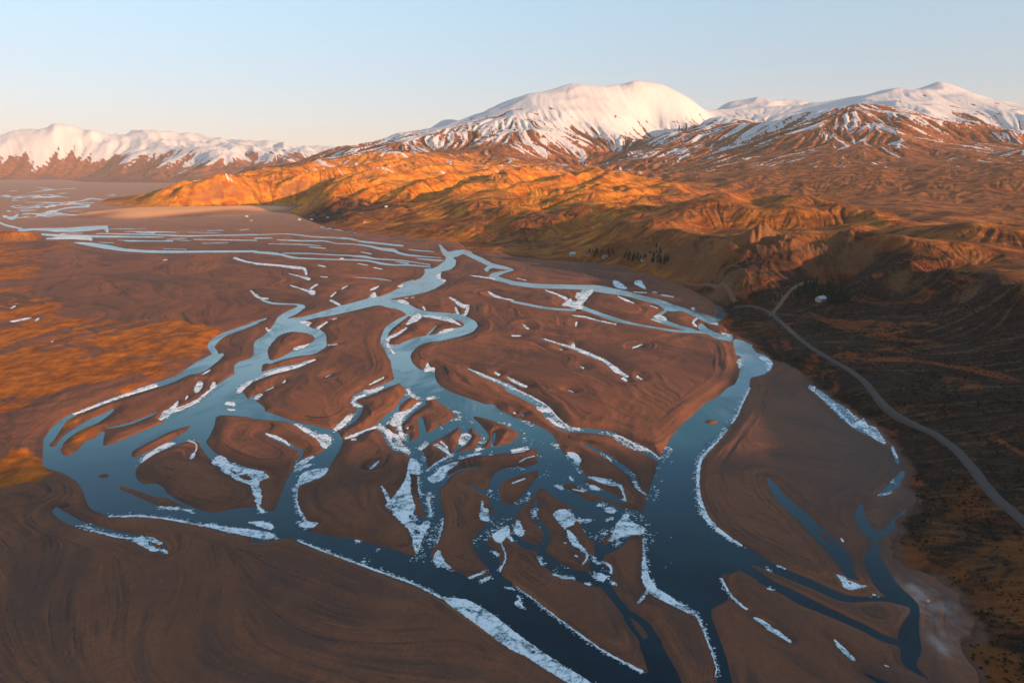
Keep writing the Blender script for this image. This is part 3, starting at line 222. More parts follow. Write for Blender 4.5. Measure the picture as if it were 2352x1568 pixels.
-167,5295 -192,5247 -209,5207 -215,5185 -215,5174 -207,5149 -196,5128 -149,5059 -126,5011 -111,4997 -105,4987 -104,4979 -110,4960 -109,4954 -101,4912 -90,4796 -89,4790 -86,4787 -72,4830 -63,4871 -58,4912 -55,4960 -57,4997 -62,5028 -92,5142 -92,5151 -88,5151 -85,5142 -55,5034 -49,4997 -47,4966 -48,4930 -57,4865 -63,4836 -84,4762 -77,4706 -72,4678 -69,4670 -1,4598 6,4550 78,4473 79,4473 77,4478 33,4533 33,4540 36,4538 116,4443 173,4369 310,4181 547,3888 581,3849 662,3771 807,3652 812,3640 832,3640 838,3643 840,3650 837,3693 836,3810 835,3829 830,3849 835,3921 833,3945 827,3970 800,4038 784,4101 768,4172 769,4186 773,4200 772,4208 727,4332 677,4488 653,4540 648,4546 635,4539 626,4539 592,4560 582,4556 550,4570 545,4576 545,4587 540,4592 458,4636 446,4641 406,4641 384,4645 363,4656 310,4693 305,4700 306,4706 311,4709 320,4707 322,4711 285,4763 244,4838 228,4831 220,4842 202,4924 202,4936 207,4954 202,5002 192,5025 180,5037 127,5062 97,5083 62,5122 14,5189 10,5191 3,5184 -3,5184 -42,5275 -45,5274 -56,5247 -82,5173 -92,5162 -105,5161 -133,5188 -151,5215 -167,5260
2761,5240 2765,5243 2769,5240 2768,5200 2764,5187 2758,5181 2753,5180 2752,5187 2755,5227
-3014,5183 -3012,5174 -3001,5161 -2935,5108 -2899,5083 -2857,5059 -2850,5058 -2849,5065 -2879,5110 -2905,5136 -2921,5142 -2996,5183
423,5167 429,5170 442,5163 444,5155 441,5150 431,5154 423,5161
503,4973 507,4976 513,4974 525,4963 526,4954 521,4949 505,4952 500,4960
722,4862 718,4853 737,4824 751,4790 757,4765 761,4767 762,4790 757,4813 729,4861 726,4864
1882,4830 1872,4824 1869,4819 1870,4813 1962,4630 1968,4611 2116,4444 2214,4313 2266,4249 2410,4090 2457,4018 2474,3997 2498,3977 2539,3952 2542,3952 2546,3957 2560,3982 2586,4020 2623,4067 2685,4137 2720,4172 2767,4218 2790,4245 2799,4259 2802,4269 2804,4282 2802,4293 2729,4341 2693,4357 2655,4363 2615,4364 2536,4360 2435,4349 2401,4353 2380,4359 2357,4371 2314,4406 2199,4536 2090,4639 2002,4730 1975,4749 1970,4763 1929,4808 1889,4832
2483,4695 2491,4697 2521,4674 2527,4660 2533,4626 2541,4611 2570,4588 2589,4564 2606,4555 2627,4550 2625,4545 2519,4507 2488,4500 2475,4504 2468,4524 2467,4545 2479,4678
2517,4600 2512,4592 2511,4587 2515,4568 2520,4566 2530,4569 2539,4576 2543,4592 2539,4600
2623,4443 2630,4446 2638,4444 2644,4443 2645,4438 2641,4433 2637,4431 2618,4429 2617,4433
2975,4374 2981,4377 2992,4371 2993,4364 2991,4359 2981,4353 2973,4358 2969,4364
819,4183 817,4177 820,4146 831,4071 865,3957 868,3956 888,3965 901,3974 903,3982 899,4016 885,4062 861,4113
1677,4181 1711,4156 1747,4101 1829,3941 1830,3929 1825,3921 1817,3917 1813,3919 1716,4050 1715,4056 1716,4069 1715,4075 1693,4122 1668,4164 1668,4172 1670,4177
2118,3945 2123,3946 2138,3908 2161,3791 2165,3753 2164,3745 2160,3743 2152,3748 2139,3764 2122,3814 2113,3859 2110,3880 2112,3921
2327,3708 2342,3693 2344,3690 2342,3686 2339,3685 2326,3701 2324,3704
2159,3632 2166,3634 2191,3619 2284,3549 2287,3545 2287,3538 2285,3531 2279,3521 2269,3511 2262,3507 2254,3506 2248,3509 2189,3567 2179,3583 2158,3623 2157,3628
"""
ICE = """
-1790,5200 -1789,5204 -1782,5202 -1607,5090 -1492,5021 -1003,4739 -793,4621 -732,4584 -679,4546 -488,4396 -468,4401 -414,4403 -394,4401 -345,4389 -309,4369 -254,4326 -208,4284 -102,4171 56,3978 179,3841 250,3768 305,3715 416,3615 474,3555 509,3515 554,3459 557,3454 556,3448 548,3434 543,3430 461,3430 445,3436 411,3454 361,3521 323,3562 232,3642 186,3686 124,3753 83,3788 21,3825 -24,3863 -261,4123 -392,4262 -436,4313 -483,4371 -676,4524 -736,4566 -797,4603 -1009,4721 -1541,5031 -1780,5183 -1789,5194
-1081,6889 -1076,6892 -1061,6879 -1030,6846 -1008,6813 -978,6750 -958,6668 -940,6527 -939,6488 -943,6478 -951,6473 -963,6476 -1029,6528 -1036,6521 -1039,6508 -1019,6411 -1007,6336 -990,6190 -972,6093 -936,5950 -890,5793 -884,5746 -891,5707 -894,5668 -873,5638 -857,5593 -851,5548 -853,5497 -851,5483 -843,5466 -812,5446 -795,5457 -767,5514 -750,5528 -731,5516 -723,5490 -722,5425 -726,5390 -752,5240 -757,5015 -760,5003 -766,4996 -769,4996 -773,5003 -805,5103 -860,5307 -892,5385 -1059,5638 -1065,5653 -1068,5676 -1067,5699 -1070,5707 -1105,5749 -1155,5785 -1164,5817 -1155,5857 -1156,5874 -1219,6058 -1284,6208 -1283,6225 -1274,6223 -1221,6127 -1186,6049 -1145,5936 -1140,5928 -1137,5932 -1114,6032 -1084,6190 -1071,6308 -1067,6449 -1069,6527 -1085,6699 -1091,6792 -1091,6867|-1110,5841 -1149,5828 -1152,5817 -1144,5801 -1116,5767 -1103,5759 -1092,5756 -1073,5761 -1061,5776 -1051,5809 -1052,5817 -1058,5828 -1087,5840|-1024,5731 -1042,5725 -1046,5715 -1043,5710 -1026,5720 -1008,5723 -1005,5730|-918,5639 -924,5631 -924,5623 -918,5585 -912,5571 -886,5544 -874,5548 -869,5585 -869,5593 -874,5608 -886,5623|-843,5391 -849,5384 -851,5376 -848,5348 -840,5319 -826,5287 -820,5280 -810,5276 -784,5289 -781,5300 -782,5314 -794,5362 -810,5382|-787,5157 -793,5149 -794,5142 -792,5097 -786,5072 -778,5058 -774,5058 -769,5072 -765,5129 -769,5148
-3179,6943 -3166,6954 -3130,6954 -3119,6947 -3082,6910 -3006,6792 -2951,6735 -2872,6686 -2809,6656 -2565,6567 -2523,6530 -2460,6449 -2450,6430 -2444,6398 -2486,6376 -2499,6355 -2503,6309 -2500,6289 -2484,6244 -2421,6119 -2385,6032 -2341,5898 -2330,5857 -2324,5817 -2303,5778 -2251,5707 -2240,5684 -2242,5677 -2256,5676 -2265,5681 -2296,5722 -2405,5923 -2564,6244 -2606,6282 -2704,6325 -2759,6363 -2831,6442 -2876,6481 -2959,6544 -2996,6587 -3038,6668 -3065,6698 -3110,6715 -3135,6732 -3151,6751 -3172,6782 -3184,6824 -3189,6914|-2910,6599 -2907,6587 -2886,6557 -2860,6527 -2812,6488 -2804,6488 -2804,6498 -2819,6537 -2844,6567 -2902,6600|-2713,6479 -2760,6471 -2764,6462 -2762,6449 -2731,6411 -2697,6382 -2629,6342 -2605,6343 -2600,6373 -2614,6402 -2666,6459
1101,5240 1105,5240 1106,5227 1066,4942 1056,4859 1046,4739 1044,4689 1045,4651 1054,4584 1069,4534 1081,4508 1126,4449 1182,4359 1275,4249 1287,4218 1292,4181 1294,4141 1293,4024 1286,3814 1280,3741 1274,3682 1268,3653 1258,3625 1248,3604 1244,3598 1241,3597 1240,3604 1255,3639 1263,3675 1272,3741 1277,3806 1283,4033 1279,4132 1275,4168 1269,4192 1261,4204 1223,4226 1138,4317 1046,4406 1024,4433 1013,4452 1003,4477 1000,4477 996,4471 964,4413 939,4374 906,4335 899,4333 895,4340 896,4349 901,4359 993,4499 994,4509 983,4571 981,4613 986,4667 995,4717 1045,4948 1096,5227
1024,5661 1032,5662 1051,5644 1052,5630 1050,5623 1035,5594 1034,5585 1050,5529 1066,5495 1086,5468 1124,5442 1133,5429 1139,5397 1128,5335 1123,5321 1099,5300 1087,5294 1007,5291 963,5279 867,5217 819,5191 805,5188 801,5200 803,5207 853,5294 877,5348 900,5440 922,5497 993,5615 1008,5645
2557,7745 2567,7758 2571,7753 2565,7731 2407,7460 2325,7324 2095,6974 2070,6931 2039,6867 1976,6709 1909,6508 1855,6317 1812,6136 1786,5991 1769,5857 1761,5761 1754,5581 1765,5505 1791,5390 1831,5280 1897,5136 1899,5122 1896,5116 1889,5111 1830,5192 1787,5265 1768,5306 1744,5381 1709,5552 1700,5676 1703,5691 1715,5722 1728,5849 1767,6058 1790,6163 1832,6336 1892,6557 1953,6740 2013,6889 2059,6977 2323,7366
-2675,5475 -2666,5478 -2620,5470 -2493,5431 -2403,5409 -2236,5378 -2081,5337 -2034,5312 -2019,5294 -2001,5267 -2000,5247 -2014,5231 -2019,5227 -2043,5227 -2068,5230 -2152,5251 -2271,5285 -2378,5319 -2452,5346 -2638,5428 -2679,5454 -2684,5461
-1617,7909 -1610,7921 -1600,7920 -1568,7853 -1538,7812 -1475,7749 -1456,7721 -1413,7638 -1389,7613 -1352,7593 -1326,7551 -1221,7264 -1187,7195 -1130,7100 -1115,7066 -1106,7032 -1103,6990 -1121,6993 -1195,7078 -1234,7113 -1279,7142 -1318,7183 -1357,7252 -1373,7288 -1392,7336 -1444,7497 -1481,7589 -1546,7705 -1575,7745 -1621,7797 -1695,7731 -1825,7517 -1909,7430 -1920,7435 -1930,7460 -1927,7488 -1734,7748 -1649,7841 -1630,7845|-1391,7511 -1392,7485 -1389,7460 -1364,7349 -1353,7312 -1337,7273 -1313,7240 -1298,7228 -1290,7237 -1287,7300 -1301,7365 -1342,7470 -1356,7497 -1368,7513
-3759,5461 -3535,5348 -3420,5299 -3325,5265 -3270,5253 -3177,5240 -3063,5253 -3030,5249 -2908,5170 -2894,5155 -2892,5148 -2896,5139 -2905,5136 -2921,5140 -3000,5183 -3024,5190 -3029,5181 -3019,5155 -2999,5134 -2942,5094 -2913,5077 -2892,5069 -2881,5059 -2875,5046 -2874,5026 -2885,5022 -2896,5024 -2934,5039 -2953,5050 -3038,5111 -3096,5145 -3131,5174 -3183,5225 -3278,5236 -3314,5244 -3422,5284 -3534,5333 -3628,5380 -3748,5444 -3758,5454
462,5746 482,5749 509,5719 544,5630 553,5600 559,5556 557,5533 540,5475 516,5445 465,5421 437,5432 368,5630 367,5645 373,5668 405,5717 432,5737
-1950,6637 -1920,6642 -1908,6629 -1904,6617 -1897,6577 -1897,6537 -1906,6459 -1911,6446 -1929,6408 -2061,6281 -2090,6242 -2093,6241 -2103,6253 -2111,6271 -2133,6383 -2139,6449 -2139,6498 -2135,6520 -2119,6553 -2071,6591 -2039,6610
-4353,9629 -4341,9638 -4285,9550 -4252,9491 -4232,9433 -4241,9329 -4229,9259 -4200,8765 -4200,8678 -4213,8576 -4253,8453 -4302,8344 -4331,8351 -4315,8272 -4311,8200 -4341,8124 -4336,8063 -4346,8062 -4379,8094 -4393,8123 -4410,8167 -4452,8333 -4457,8395 -4440,8456 -4441,8503 -4444,8555 -4481,8783 -4475,8791 -4459,8766 -4403,8617 -4368,8505 -4358,8486 -4310,8623 -4262,8716 -4248,8817 -4254,9300 -4259,9318 -4280,9356 -4294,9394 -4347,9589
-605,6792 -590,6802 -573,6803 -567,6792 -568,6782 -584,6722 -595,6696 -606,6672 -647,6608 -661,6572 -683,6407 -703,6359 -746,6302 -773,6290 -812,6313 -832,6345 -845,6383 -840,6414 -786,6525 -748,6649 -703,6712
-2650,7923 -2643,7927 -2506,7798 -2250,7581 -2218,7567 -2191,7593 -2164,7579 -2110,7510 -2084,7460 -2055,7349 -2052,7300 -2062,7204 -2069,7180 -2080,7168 -2112,7185 -2139,7229 -2176,7321 -2214,7385 -2304,7498 -2442,7647 -2509,7728 -2636,7895 -2645,7909
-1250,8716 -1232,8730 -1220,8726 -1217,8716 -1219,8683 -1349,8210 -1364,8107 -1366,8055 -1360,7937 -1355,7909 -1281,7626 -1220,7422 -1222,7393 -1231,7394 -1278,7485 -1320,7587 -1343,7665 -1387,7854 -1395,7860 -1439,7854 -1467,7872 -1487,7923 -1494,7993 -1489,8182 -1479,8276 -1452,8339 -1419,8362 -1353,8374 -1324,8424 -1312,8453 -1274,8644
594,12298 608,12307 874,11922 1041,11736 1051,11752 1059,11869 1073,11959 1093,12006 1100,12007 1110,11959 1113,11840 1109,11781 1092,11694 1090,11665 1250,11397 1517,10822 1565,10639 1648,10406 1677,10220 1680,10133 1743,9963 1745,9939 1740,9896 1727,9868 1710,9872 1603,10061 1572,10147 1547,10281 1522,10544 1507,10640 1454,10811 1346,11017 1170,11292 1136,11371 1087,11528 794,11920 604,12221 591,12263
2045,17657 2076,17675 2082,17594 2058,17347 2021,17166 1884,16701 1757,16132 1717,16023 1637,15901 1609,15813 1570,15637 1561,15538 1563,15489 1597,15343 1588,15247 1567,15187 1482,15068 1429,15083 1339,15343 1280,15440 1180,15533 1160,15588 1160,15637 1172,15687 1266,15891 1399,16380 1408,16380 1415,16313 1400,16048 1410,15935 1469,15841 1506,15891 1543,16019 1592,16259 1591,16335 1536,16374 1531,16477 1575,16872 1603,17047 1630,17166 1652,17205 1672,17197 1718,17033 1759,17035
4359,8108 4372,8115 4372,8094 4306,7895 4279,7799 4270,7745 4256,7598 4251,7478 4254,7465 4261,7479 4306,7631 4324,7702 4328,7745 4317,7804 4319,7826 4336,7853 4345,7851 4358,7789 4355,7744 4336,7665 4277,7472 4273,7460 4252,7422 4248,7382 4239,7336 4221,7300 4211,7288 4198,7286 4180,7331 4173,7371 4170,7485 4183,7718 4176,7772 4142,7818 4134,7844 4135,7867 4143,7895 4175,7937
31,4540 36,4540 128,4429 311,4181 577,3855 609,3821 663,3772 807,3652 810,3646 808,3639 801,3638 685,3733 630,3782 572,3841 542,3876 305,4171 162,4371 39,4524 32,4535
-59,5432 -53,5436 -39,5435 -31,5425 -19,5362 -22,5328 -27,5307 7,5213 9,5194 3,5183 -3,5183 -7,5187 -42,5275 -45,5272 -55,5247 -82,5171 -95,5159 -105,5160 -133,5186 -151,5213 -168,5260 -167,5280 -163,5298 -133,5344
-5167,9511 -5151,9514 -5110,9492 -5086,9452 -5075,9410 -5312,8938 -5408,8667 -5529,8265 -5535,8258 -5549,8272 -5557,8294 -5536,8414 -5427,8807 -5231,9384 -5192,9479
2482,4695 2485,4698 2492,4698 2522,4675 2528,4661 2533,4627 2541,4612 2570,4589 2590,4565 2606,4556 2628,4551 2626,4545 2508,4503 2488,4499 2475,4503 2467,4524 2467,4545 2478,4678|2517,4599 2512,4592 2512,4588 2515,4569 2520,4567 2531,4570 2539,4576 2542,4592 2538,4599
1674,4181 1680,4181 1711,4157 1748,4102 1830,3941 1831,3929 1826,3921 1817,3916 1813,3919 1716,4050 1714,4075 1693,4121 1667,4163 1667,4172
-1,9337 52,9310 98,9252 295,8930 419,8706 476,8557 586,8117 645,7943 683,7863 715,7824 808,7770 813,7758 812,7731 803,7717 798,7718 715,7767 679,7808 653,7856 615,7953 576,8079 503,8368 498,8367 486,8342 414,8364 381,8342 357,8372 313,8473 310,8505 312,8520 348,8555 379,8546 410,8516 447,8514 457,8520 458,8536 442,8585 385,8716 288,8889 86,9208 40,9265 0,9297 -5,9318
-3233,10887 -3227,10897 -3215,10887 -3205,10861 -3201,10836 -3205,10817 -3358,10420 -3642,10025 -3702,9896 -3753,9713 -3758,9709 -3775,9730 -3789,9771 -3789,9797 -3765,9987 -3740,10092 -3709,10166 -3580,10370 -3401,10539
-2099,6217 -2092,6212 -2087,6199 -2030,5990 -2007,5915 -1975,5833 -1942,5761 -1900,5684 -1832,5578 -1826,5563 -1825,5551 -1827,5548 -1807,5540 -1774,5512 -1754,5505 -1714,5504 -1701,5490 -1698,5475 -1702,5440 -1715,5415 -1741,5408 -1780,5409 -1806,5414 -1830,5433 -1858,5475 -1863,5490 -1862,5497 -1837,5518 -1826,5541 -1828,5548 -1837,5556 -1870,5608 -1923,5684 -1933,5715 -1988,5833 -2018,5915 -2039,5981 -2098,6199
-606,5040 -599,5044 -594,5040 -573,4991 -530,4878 -507,4837 -472,4796 -470,4790 -471,4784 -477,4780 -515,4788 -545,4800 -583,4827 -602,4853 -622,4906 -624,4930 -625,4960 -611,5028
-3896,7324 -3865,7333 -3830,7324 -3819,7312 -3813,7300 -3812,7261 -3822,7204 -3863,7101 -3889,7010 -3898,6948 -3901,6801 -3905,6775 -3907,6771 -3915,6777 -3927,6803 -3955,6896 -3964,6964 -3962,7057 -3955,7142 -3938,7254 -3922,7298
-3412,5630 -3337,5632 -3287,5627 -3130,5591 -3027,5573 -2886,5528 -2862,5515 -2696,5457 -2685,5447 -2684,5436 -2691,5436 -2865,5498 -3095,5564 -3288,5601 -3352,5605 -3451,5598 -3588,5601 -3598,5608 -3603,5615 -3600,5624 -3526,5622
470,5369 475,5374 492,5361 507,5335 530,5280 543,5233 548,5174 553,5155 561,5129 592,5068 601,5040 600,5022 597,5015 584,5023 496,5135 481,5200 469,5321
-9818,24480 -9811,24527 -9312,23789 -9120,23538 -8517,22949 -7564,22450 -6634,21870 -6564,21764 -6470,21550 -6253,20920 -6066,20326 -6048,20203 -6086,20244 -6437,21276 -6474,21370 -6534,21458 -6914,21601 -7538,22128 -8383,22577 -8480,22733 -8908,23084 -9200,23419 -9626,24014 -9740,24245
-2273,5519 -2224,5524 -2186,5518 -2118,5487 -2085,5461 -2068,5432 -2064,5418 -2063,5404 -2071,5381 -2100,5382 -2192,5433 -2307,5490 -2313,5497 -2315,5504 -2314,5513
1192,7574 1202,7581 1281,7503 1308,7465 1333,7416 1399,7257 1433,7243 1475,7197 1500,7160 1533,7093 1579,6922 1579,6911 1575,6900 1569,6898 1566,6906 1523,7066 1498,7075 1449,7107 1396,7113 1382,7132 1367,7205 1367,7217 1374,7252 1371,7264 1318,7398 1272,7475 1205,7539 1195,7536 1261,7343 1292,7264 1311,7226 1364,7147 1366,7135 1363,7123 1357,7119 1302,7199 1258,7299 1178,7536 1179,7553
-280,5898 -275,5905 -271,5904 -266,5890 -264,5801 -261,5769 -255,5765 -228,5762 -220,5750 -213,5730 -213,5707 -230,5653 -216,5621 -200,5563 -200,5541 -206,5528 -227,5523 -245,5530 -272,5557 -283,5559 -289,5570 -290,5615 -286,5668 -274,5682 -259,5678 -255,5691 -278,5712 -284,5722 -288,5738 -290,5777
43,5533 47,5537 51,5533 73,5475 87,5425 106,5328 105,5307 101,5288 76,5263 59,5264 48,5278 30,5314 21,5348 19,5397 24,5447 37,5519
-1830,14349 -1756,14366 -1629,14320 -1372,14163 -1258,14039 -1137,13796 -1076,13646 -1021,13471 -1007,13396 -1024,13385 -1154,13588 -1403,13866 -1665,14106 -1873,14263 -1887,14307 -1881,14328
-557,7600 -548,7608 -524,7607 -488,7572 -482,7561 -476,7523 -477,7485 -491,7386 -510,7323 -540,7273 -557,7259 -576,7261 -595,7273 -606,7300 -611,7349 -610,7398 -600,7510 -583,7568
777,6430 802,6440 834,6436 888,6406 929,6369 999,6288 1043,6257 1046,6244 1023,6229 994,6226 937,6249 901,6277 776,6398 769,6411 769,6421
618,7066 651,7062 677,7049 710,7017 722,6977 737,6878 737,6856 731,6803 705,6727 695,6714 686,6711 664,6748 659,6782 668,6835 666,6856 657,6878 625,6907 610,6943 605,7032 610,7054
-2046,8272 -2030,8283 -2021,8272 -2013,8242 -2007,8167 -2005,8065 -2017,7959 -2049,7778 -2057,7752 -2074,7720 -2101,7710 -2111,7718 -2117,7731 -2121,7758 -2122,7826 -2117,7896 -2088,8066 -2071,8211 -2056,8261
4269,9414 4302,9433 4326,9414 4315,9375 4286,9318 4261,9281 4239,9262 4233,9244 4201,8657 4202,8647 4209,8650 4262,8696 4268,8667 4222,8505 4207,8480 4189,8474 4185,8457 4130,7897 4126,7881 4112,7854 4098,7840 4093,7851 4130,8120 4166,8489 4194,8869 4216,9318 4227,9356
2117,3945 2121,3948 2123,3947 2138,3908 2162,3790 2166,3753 2166,3749 2163,3744 2160,3742 2152,3747 2139,3763 2122,3814 2110,3876 2111,3921
-861,7300 -852,7304 -841,7293 -789,7231 -736,7156 -692,7078 -645,6965 -650,6948 -734,6848 -768,6797 -805,6719 -856,6587 -864,6580 -867,6587 -867,6597 -864,6607 -810,6751 -786,6805 -745,6871 -668,6965 -757,7086 -854,7240 -860,7252 -865,7276
-2084,13212 -2074,13232 -2064,13219 -2053,13176 -2050,13127 -2116,12680 -2141,12551 -2167,12478 -2234,12377 -2241,12330 -2241,12235 -2224,12080 -2196,11929 -2104,11608 -2000,11304 -1993,11277 -1991,11236 -2006,11239 -2182,11694 -2233,11840 -2270,11989 -2292,12172 -2296,12298 -2281,12474 -2190,12710
-678,10335 -655,10320 -507,10144 -376,9968 -95,9540 -18,9415 -9,9394 -8,9375 -17,9355 -29,9367 -410,9888 -666,10282 -679,10312
1588,4651 1592,4646 1593,4514 1598,4450 1604,4419 1617,4369 1657,4278 1656,4269 1649,4260 1646,4258 1641,4262 1611,4320 1599,4349 1586,4403 1581,4453 1579,4509 1582,4640 1583,4646
-20640,32013 -20466,32202 -20215,32195 -19867,32090 -19279,31736 -19090,31542 -18918,31313 -18627,30858 -18308,30310 -18195,30088 -18204,30073 -18367,30310 -18624,30724 -18769,30907 -19124,31104 -19840,31196 -20470,30835 -20637,31045 -20755,31234 -20809,31359
-2023,14608 -1979,14564 -1936,14392 -1920,14307 -1912,14140 -1928,13893 -1991,13682 -2097,13495 -2114,13499 -2126,13526 -2135,13584 -2092,14350 -2068,14494
-1517,16533 -1513,16566 -1492,16552 -1372,16289 -1129,15637 -1012,15550 -995,15576 -983,15539 -957,15059 -953,14830 -963,14611 -983,14384 -999,14357 -1018,14392 -1034,14521 -1010,14967 -1009,15247 -1016,15308 -1093,15229 -1154,15306 -1200,15435 -1375,16047 -1500,16415 -1514,16477
629,4717 657,4719 684,4708 719,4684 724,4667 722,4657 697,4617 684,4610 674,4610 652,4629 637,4654 624,4695 624,4706
4130,11065 4148,11058 4192,10844 4178,10689 4137,10568 4109,10497 4060,10404 3943,10206 3930,10206 3929,10220 3941,10267 4043,10497 4068,10568 4073,10640 4057,10896 4066,10937 4083,10988 4109,11040
2842,19156 2890,19192 2957,18879 2984,18612 3009,17938 3001,17848 2975,17730 2948,17692 2818,17745 2758,17913 2731,18242 2742,18514 2810,19009
-3804,9730 -3793,9723 -3786,9710 -3783,9690 -3786,9430 -3768,9198 -3771,9146 -3782,9129 -3820,9152 -3845,9207 -3868,9300 -3876,9394 -3874,9524 -3857,9621
-4579,9669 -4575,9681 -4561,9677 -4535,9659 -4513,9629 -4482,9570 -4420,9414 -4393,9318 -4368,9188 -4365,9125 -4381,9122 -4409,9152 -4432,9188 -4458,9244 -4517,9394 -4558,9530 -4579,9636
-2161,6954 -2144,6958 -2139,6943 -2139,6932 -2153,6866 -2182,6768 -2209,6714 -2249,6662 -2257,6661 -2264,6669 -2272,6688 -2272,6699 -2238,6840 -2204,6904
-2889,7613 -2754,7541 -2672,7479 -2565,7363 -2498,7276 -2487,7252 -2487,7234 -2498,7239 -2550,7300 -2590,7340 -2869,7569 -2885,7587 -2891,7600
-1856,9414 -1846,9415 -1835,9394 -1831,9375 -1833,9343 -1912,9178 -1948,9128 -1979,9116 -2039,9129 -2060,9152 -2074,9188 -2083,9244 -2075,9279 -1985,9281
3381,9375 3384,9366 3376,9337 3096,8766 2840,8212 2752,8050 2682,7937 2674,7931 2672,7937 2675,7951 2824,8227 3082,8783 3348,9318
444,8138 450,8148 455,8144 532,7988 602,7867 646,7812 713,7750 727,7735 729,7718 724,7705 710,7711 539,7850 521,7878 497,7937 447,8108
3482,19156 3592,19210 3612,19082 3540,18514 3495,17848 3474,17720 3449,17708 3397,17948 3323,18448 3331,18653 3357,18794 3409,19009
881,5785 890,5787 914,5771 943,5722 945,5699 940,5689 912,5673 889,5672 855,5688 843,5707 839,5746 844,5761 850,5769
-1359,10664 -1353,10673 -1345,10661 -1297,10474 -1270,10405 -1262,10393 -1223,10392 -1208,10358 -1192,10244 -1194,10200 -1207,10187 -1241,10212 -1267,10212 -1318,10169 -1337,10172 -1346,10193 -1354,10244
-797,6075 -792,6077 -784,6070 -776,6049 -771,5956 -766,5906 -734,5746 -715,5623 -715,5608 -722,5598 -730,5604 -736,5623 -780,5906 -801,6032 -804,6058
1294,14392 1307,14410 1434,14362 1564,14279 1801,13889 2076,13579 2083,13546 2078,13508 2055,13492 1884,13688 1533,14144 1300,14326 1291,14349
16,4359 24,4364 41,4362 56,4352 81,4305 98,4283 100,4278 99,4273 95,4271 72,4274 52,4286 32,4309 22,4325 15,4349
-68,9896 -55,9888 26,9730 216,9433 223,9414 222,9394 210,9384 158,9406 100,9484 -12,9680 -67,9811 -76,9854 -75,9875
305,4706 307,4709 314,4709 399,4677 454,4663 459,4657 460,4651 458,4646 452,4641 409,4639 384,4644 363,4655 310,4692 304,4700
-1488,9318 -1478,9331 -1468,9318 -1382,9115 -1279,8927 -1272,8903 -1271,8869 -1282,8860 -1339,8913 -1371,8949 -1408,9008 -1429,9061 -1451,9134 -1484,9262 -1489,9300
-2137,6740 -2106,6742 -2098,6730 -2097,6719 -2101,6710 -2218,6574 -2230,6571 -2238,6582 -2242,6597 -2241,6607 -2201,6700 -2186,6721 -2168,6734
3099,14434 3162,14401 3195,14228 3209,14058 3205,14017 3185,13937 3141,13897 3052,13953 3003,14047 2977,14171 2978,14223 3006,14318
-3243,5793 -3236,5797 -3137,5796 -3049,5768 -3035,5754 -3031,5746 -3034,5736 -3138,5751 -3225,5768 -3237,5777 -3242,5785
-982,7324 -966,7328 -951,7312 -946,7300 -943,7276 -949,7217 -962,7181 -992,7129 -1008,7118 -1033,7130 -1038,7147 -1039,7170 -1029,7240 -1015,7278
763,6244 785,6253 811,6235 859,6172 863,6154 861,6145 834,6131 818,6130 774,6153 757,6180 751,6208 751,6226 755,6235
-2035,9061 -2026,9067 -2018,9058 -2009,9026 -2012,9008 -2090,8922 -2115,8856 -2119,8800 -2106,8733 -2079,8667 -2063,8647 -2003,8616 -1993,8601 -1988,8585 -1986,8565 -1995,8554 -2039,8563 -2064,8578 -2082,8601 -2105,8650 -2135,8750 -2146,8817 -2146,8869 -2128,8941 -2109,8981
-365,7044 -354,7044 -349,7032 -350,7010 -361,6997 -543,6864 -551,6865 -561,6889 -560,6911 -551,6925
-5926,18309 -5930,18349 -5904,18336 -5189,17445 -5168,17519 -5071,17510 -5018,17408 -4961,17226 -4938,17106 -4938,17029 -5039,17028 -5138,17229 -5545,17796 -5887,18209
-624,17408 -617,17442 -595,17419 -459,16979 -309,16588 -197,16420 -10,16256 8,16206 7,16152 -10,16123 -206,16291 -356,16459 -428,16574 -471,16673 -527,16863 -620,17286
571,5556 580,5562 696,5558 703,5548 703,5526 697,5512 687,5506 577,5520 570,5525 567,5533 567,5541
-206,4756 -199,4756 -196,4750 -196,4745 -199,4737 -229,4703 -247,4687 -316,4648 -322,4647 -329,4657 -327,4667 -324,4671 -254,4717
861,17594 876,17615 1045,17249 1297,16604 1314,16533 1314,16422 1307,16368 1283,16282 1264,16291 1078,16936 858,17408 849,17469 850,17531
-3818,8750 -3805,8762 -3698,8726 -3667,8683 -3652,8650 -3642,8617 -3638,8585 -3649,8571 -3763,8629 -3782,8650 -3800,8683 -3813,8716
-1202,13140 -1160,13161 -1147,13140 -1144,13104 -1162,12994 -1194,12918 -1357,12739 -1387,12724 -1401,12757 -1395,12807 -1342,12980 -1280,13080
-4303,13778 -4280,13817 -4196,13790 -4091,13714 -4061,13661 -4049,13623 -4037,13436 -4056,13387 -4262,13623 -4296,13700
-3631,11929 -3615,11929 -3611,11864 -3621,11747 -3644,11630 -3694,11514 -3724,11496 -3757,11510 -3769,11529 -3779,11552 -3783,11580 -3777,11670 -3687,11801
-2649,16206 -2597,16231 -2484,16062 -2423,15891 -2383,15687 -2384,15638 -2401,15625 -2659,15888 -2685,15994 -2684,16040
713,4871 734,4875 767,4837 775,4819 777,4784 766,4722 763,4713 759,4710 756,4717 761,4779 760,4801 753,4819 728,4859 726,4862 689,4851 669,4847 666,4849 665,4853 671,4861
-93,5148 -92,5153 -88,5153 -85,5144 -56,5040 -48,4997 -47,4960 -51,4900 -60,4848 -87,4750 -92,4742 -95,4745 -96,4750 -73,4830 -64,4871 -58,4912 -55,4960 -58,4997 -63,5028 -91,5135
-6664,20492 -6642,20525 -6155,19996 -5816,19685 -5770,19608 -5723,19455 -5709,19268 -5772,19286 -6147,19850 -6608,20376 -6631,20409
-10133,14140 -10092,14176 -10057,14140 -10034,14099 -10055,13922 -10139,13765 -10182,13718 -10208,13739 -10237,13778 -10254,13821 -10233,13948 -10193,14073
